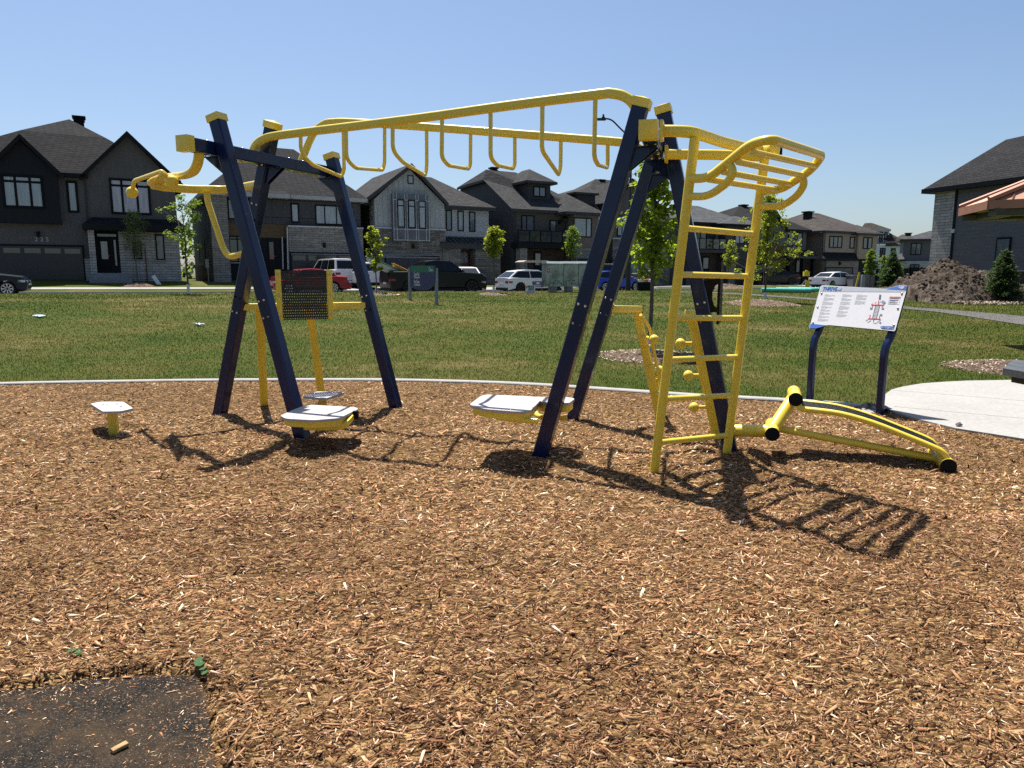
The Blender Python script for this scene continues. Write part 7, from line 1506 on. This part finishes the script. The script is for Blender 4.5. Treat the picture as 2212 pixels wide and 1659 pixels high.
leafsprig('leaf_sprig', 'sprig of narrow green leaves at the mat corner', [((1455, 490), (1495, 405), .012), ((1445, 492), (1460, 420), .010), ((1460, 492), (1510, 455), .010), ((1465, 515), (1530, 495), .010), ((1480, 550), (1538, 522), .011)])
leafsprig('leaf_sprig', 'curled round green leaves on the chips left of the mat corner', [((505, 372), (560, 372), .018), ((540, 385), (600, 402), .014), ((560, 360), (590, 398), .012)])
# odds and ends by the street
b_ = GT(*S23(378, 1318)) ; m = MB(); o = thing('recycling_bin', 'grey lidded bin to the right of the blue hatchback', 'bin', tuple(b_)); m.box(b_.x - .35, b_.x + .3, b_.y, b_.y + .5, b_.z, b_.z + .8); m.build('body', GPT, o); m = MB(); m.box(b_.x - .38, b_.x + .33, b_.y - .04, b_.y + .54, b_.z + .8, b_.z + .87); m.build('lid', GPT, o)
b_ = GT(*S23(435, 1335)); o = thing('recycling_crate', 'black crate heaped with orange and white packaging', 'crate', tuple(b_)); m = MB(); m.slab([(b_.x - .48, b_.y, b_.z), (b_.x + .48, b_.y, b_.z), (b_.x + .55, b_.y, b_.z + .55), (b_.x - .55, b_.y, b_.z + .55)], (0, .5, 0)); m.build('body', BLK, o)
for k, (dx, mt) in enumerate(((-.3, SGW), (.05, ORG_), (.3, SGW))): m = MB(); m.obox(b_ + Vector((dx, .2, .62)), (1, .2, .2), (0, 1, 0), (-.2, 0, 1), .18, .16, .10); q = m.build('cardboard_box', mt, origin=tuple(b_ + Vector((dx, .2, .6)))); tag(q, ('white packet at the left of the black crate', 'orange packet in the middle of the black crate', 'white packet at the right of the black crate')[k], 'packet', 'packets in the crate')
b_ = GT(*S23(1160, 1292)); o = thing('wheelie_bin', 'black wheeled bin beside the porch behind the ladder', 'bin', tuple(b_)); m = MB(); m.slab([(b_.x - .38, b_.y, b_.z + .05), (b_.x + .38, b_.y, b_.z + .05), (b_.x + .45, b_.y, b_.z + 1.2), (b_.x - .45, b_.y, b_.z + 1.2)], (0, .8, 0)); m.build('body', BLK, o); m = MB(); m.box(b_.x - .5, b_.x + .5, b_.y - .06, b_.y + .86, b_.z + 1.2, b_.z + 1.28); m.build('lid', CHAR, o)
b_ = GT(*S7(1150, 1415)); m = MB(); m.box(b_.x - .03, b_.x + .03, b_.y, b_.y + .03, b_.z - .1, b_.z + 2.1); o = m.build('survey_stake', paint('rust stake', (.16, .045, .025), .8), origin=tuple(b_)); tag(o, 'thin rust-red stake before the pale stone wall of house 225', 'stake')
b_ = GT(*S7(1225, 1440)); m = MB(); m.obox(b_ + UP * .22, (.5, 0, -.8), (0, 1, 0), (.8, 0, .5), .36, .03, .11); o = m.build('leaning_board', SGW, origin=tuple(b_)); tag(o, 'small white board leaning on the lawn before house 225', 'board')
b_ = GT(*S21(533, 1612)); blob('litter_scrap', 'small orange scrap on the grass left of the park sign', 'litter', b_ + UP * .04, .1, ORG_, .4, 8, 3, .3)
# utility meter between the left houses, wooden fence bits, curb drain
b_ = tuw(9.9, -.6); b_.z = T(b_.x, b_.y); m = MB(); m.box(b_.x - .12, b_.x + .12, b_.y - .1, b_.y + .1, b_.z + .9, b_.z + 1.5); m.box(b_.x - .03, b_.x + .03, b_.y - .03, b_.y + .03, b_.z, b_.z + .9); o = m.build('utility_meter', GPT, origin=tuple(b_)); tag(o, 'grey utility meter at the corner of the second house', 'meter')
# ------------------------------------------------------------------ camera, light, sky
cam = bpy.data.cameras.new('camera'); cam.sensor_width = 36; cam.lens = 36 * 2870 / 4096; cam.clip_end = 3000; cam.clip_start = .05
co = bpy.data.objects.new('camera', cam); C.objects.link(co); co.location = EYE; co.rotation_euler = (math.pi / 2 - PITCH, 0, 0); scene.camera = co
SUN_EL = math.radians(66.2); SAZ = math.atan2(-.19, .44)   # direction towards the sun, from +Y towards -X
sd = Vector((math.sin(SAZ) * math.cos(SUN_EL), math.cos(SAZ) * math.cos(SUN_EL), math.sin(SUN_EL)))
sl = bpy.data.lights.new('sun', 'SUN'); sl.energy = 5.0; sl.angle = math.radians(.53); sl.color = (1, .95, .87)
so = bpy.data.objects.new('sun', sl); C.objects.link(so); so.rotation_euler = sd.to_track_quat('Z', 'Y').to_euler(); so.location = (0, 0, 40)
w = bpy.data.worlds.new('World'); scene.world = w; w.use_nodes = True; nt = w.node_tree
bg = nt.nodes['Background']; sk = nt.nodes.new('ShaderNodeTexSky'); sk.sky_type = 'NISHITA'; sk.sun_disc = False
sk.sun_elevation = SUN_EL; sk.sun_rotation = SAZ; sk.air_density = 1.0; sk.dust_density = 1.4; sk.ozone_density = 4.5; sk.altitude = 0
nt.links.new(sk.outputs[0], bg.inputs[0]); bg.inputs[1].default_value = .070
scene.view_settings.view_transform = 'Standard'; scene.view_settings.look = 'None'; scene.view_settings.exposure = 0.95; scene.view_settings.gamma = 1
scene.cycles.max_bounces = 6; scene.cycles.transparent_max_bounces = 12; scene.cycles.use_denoising = False
scene.cycles.sample_clamp_indirect = 4
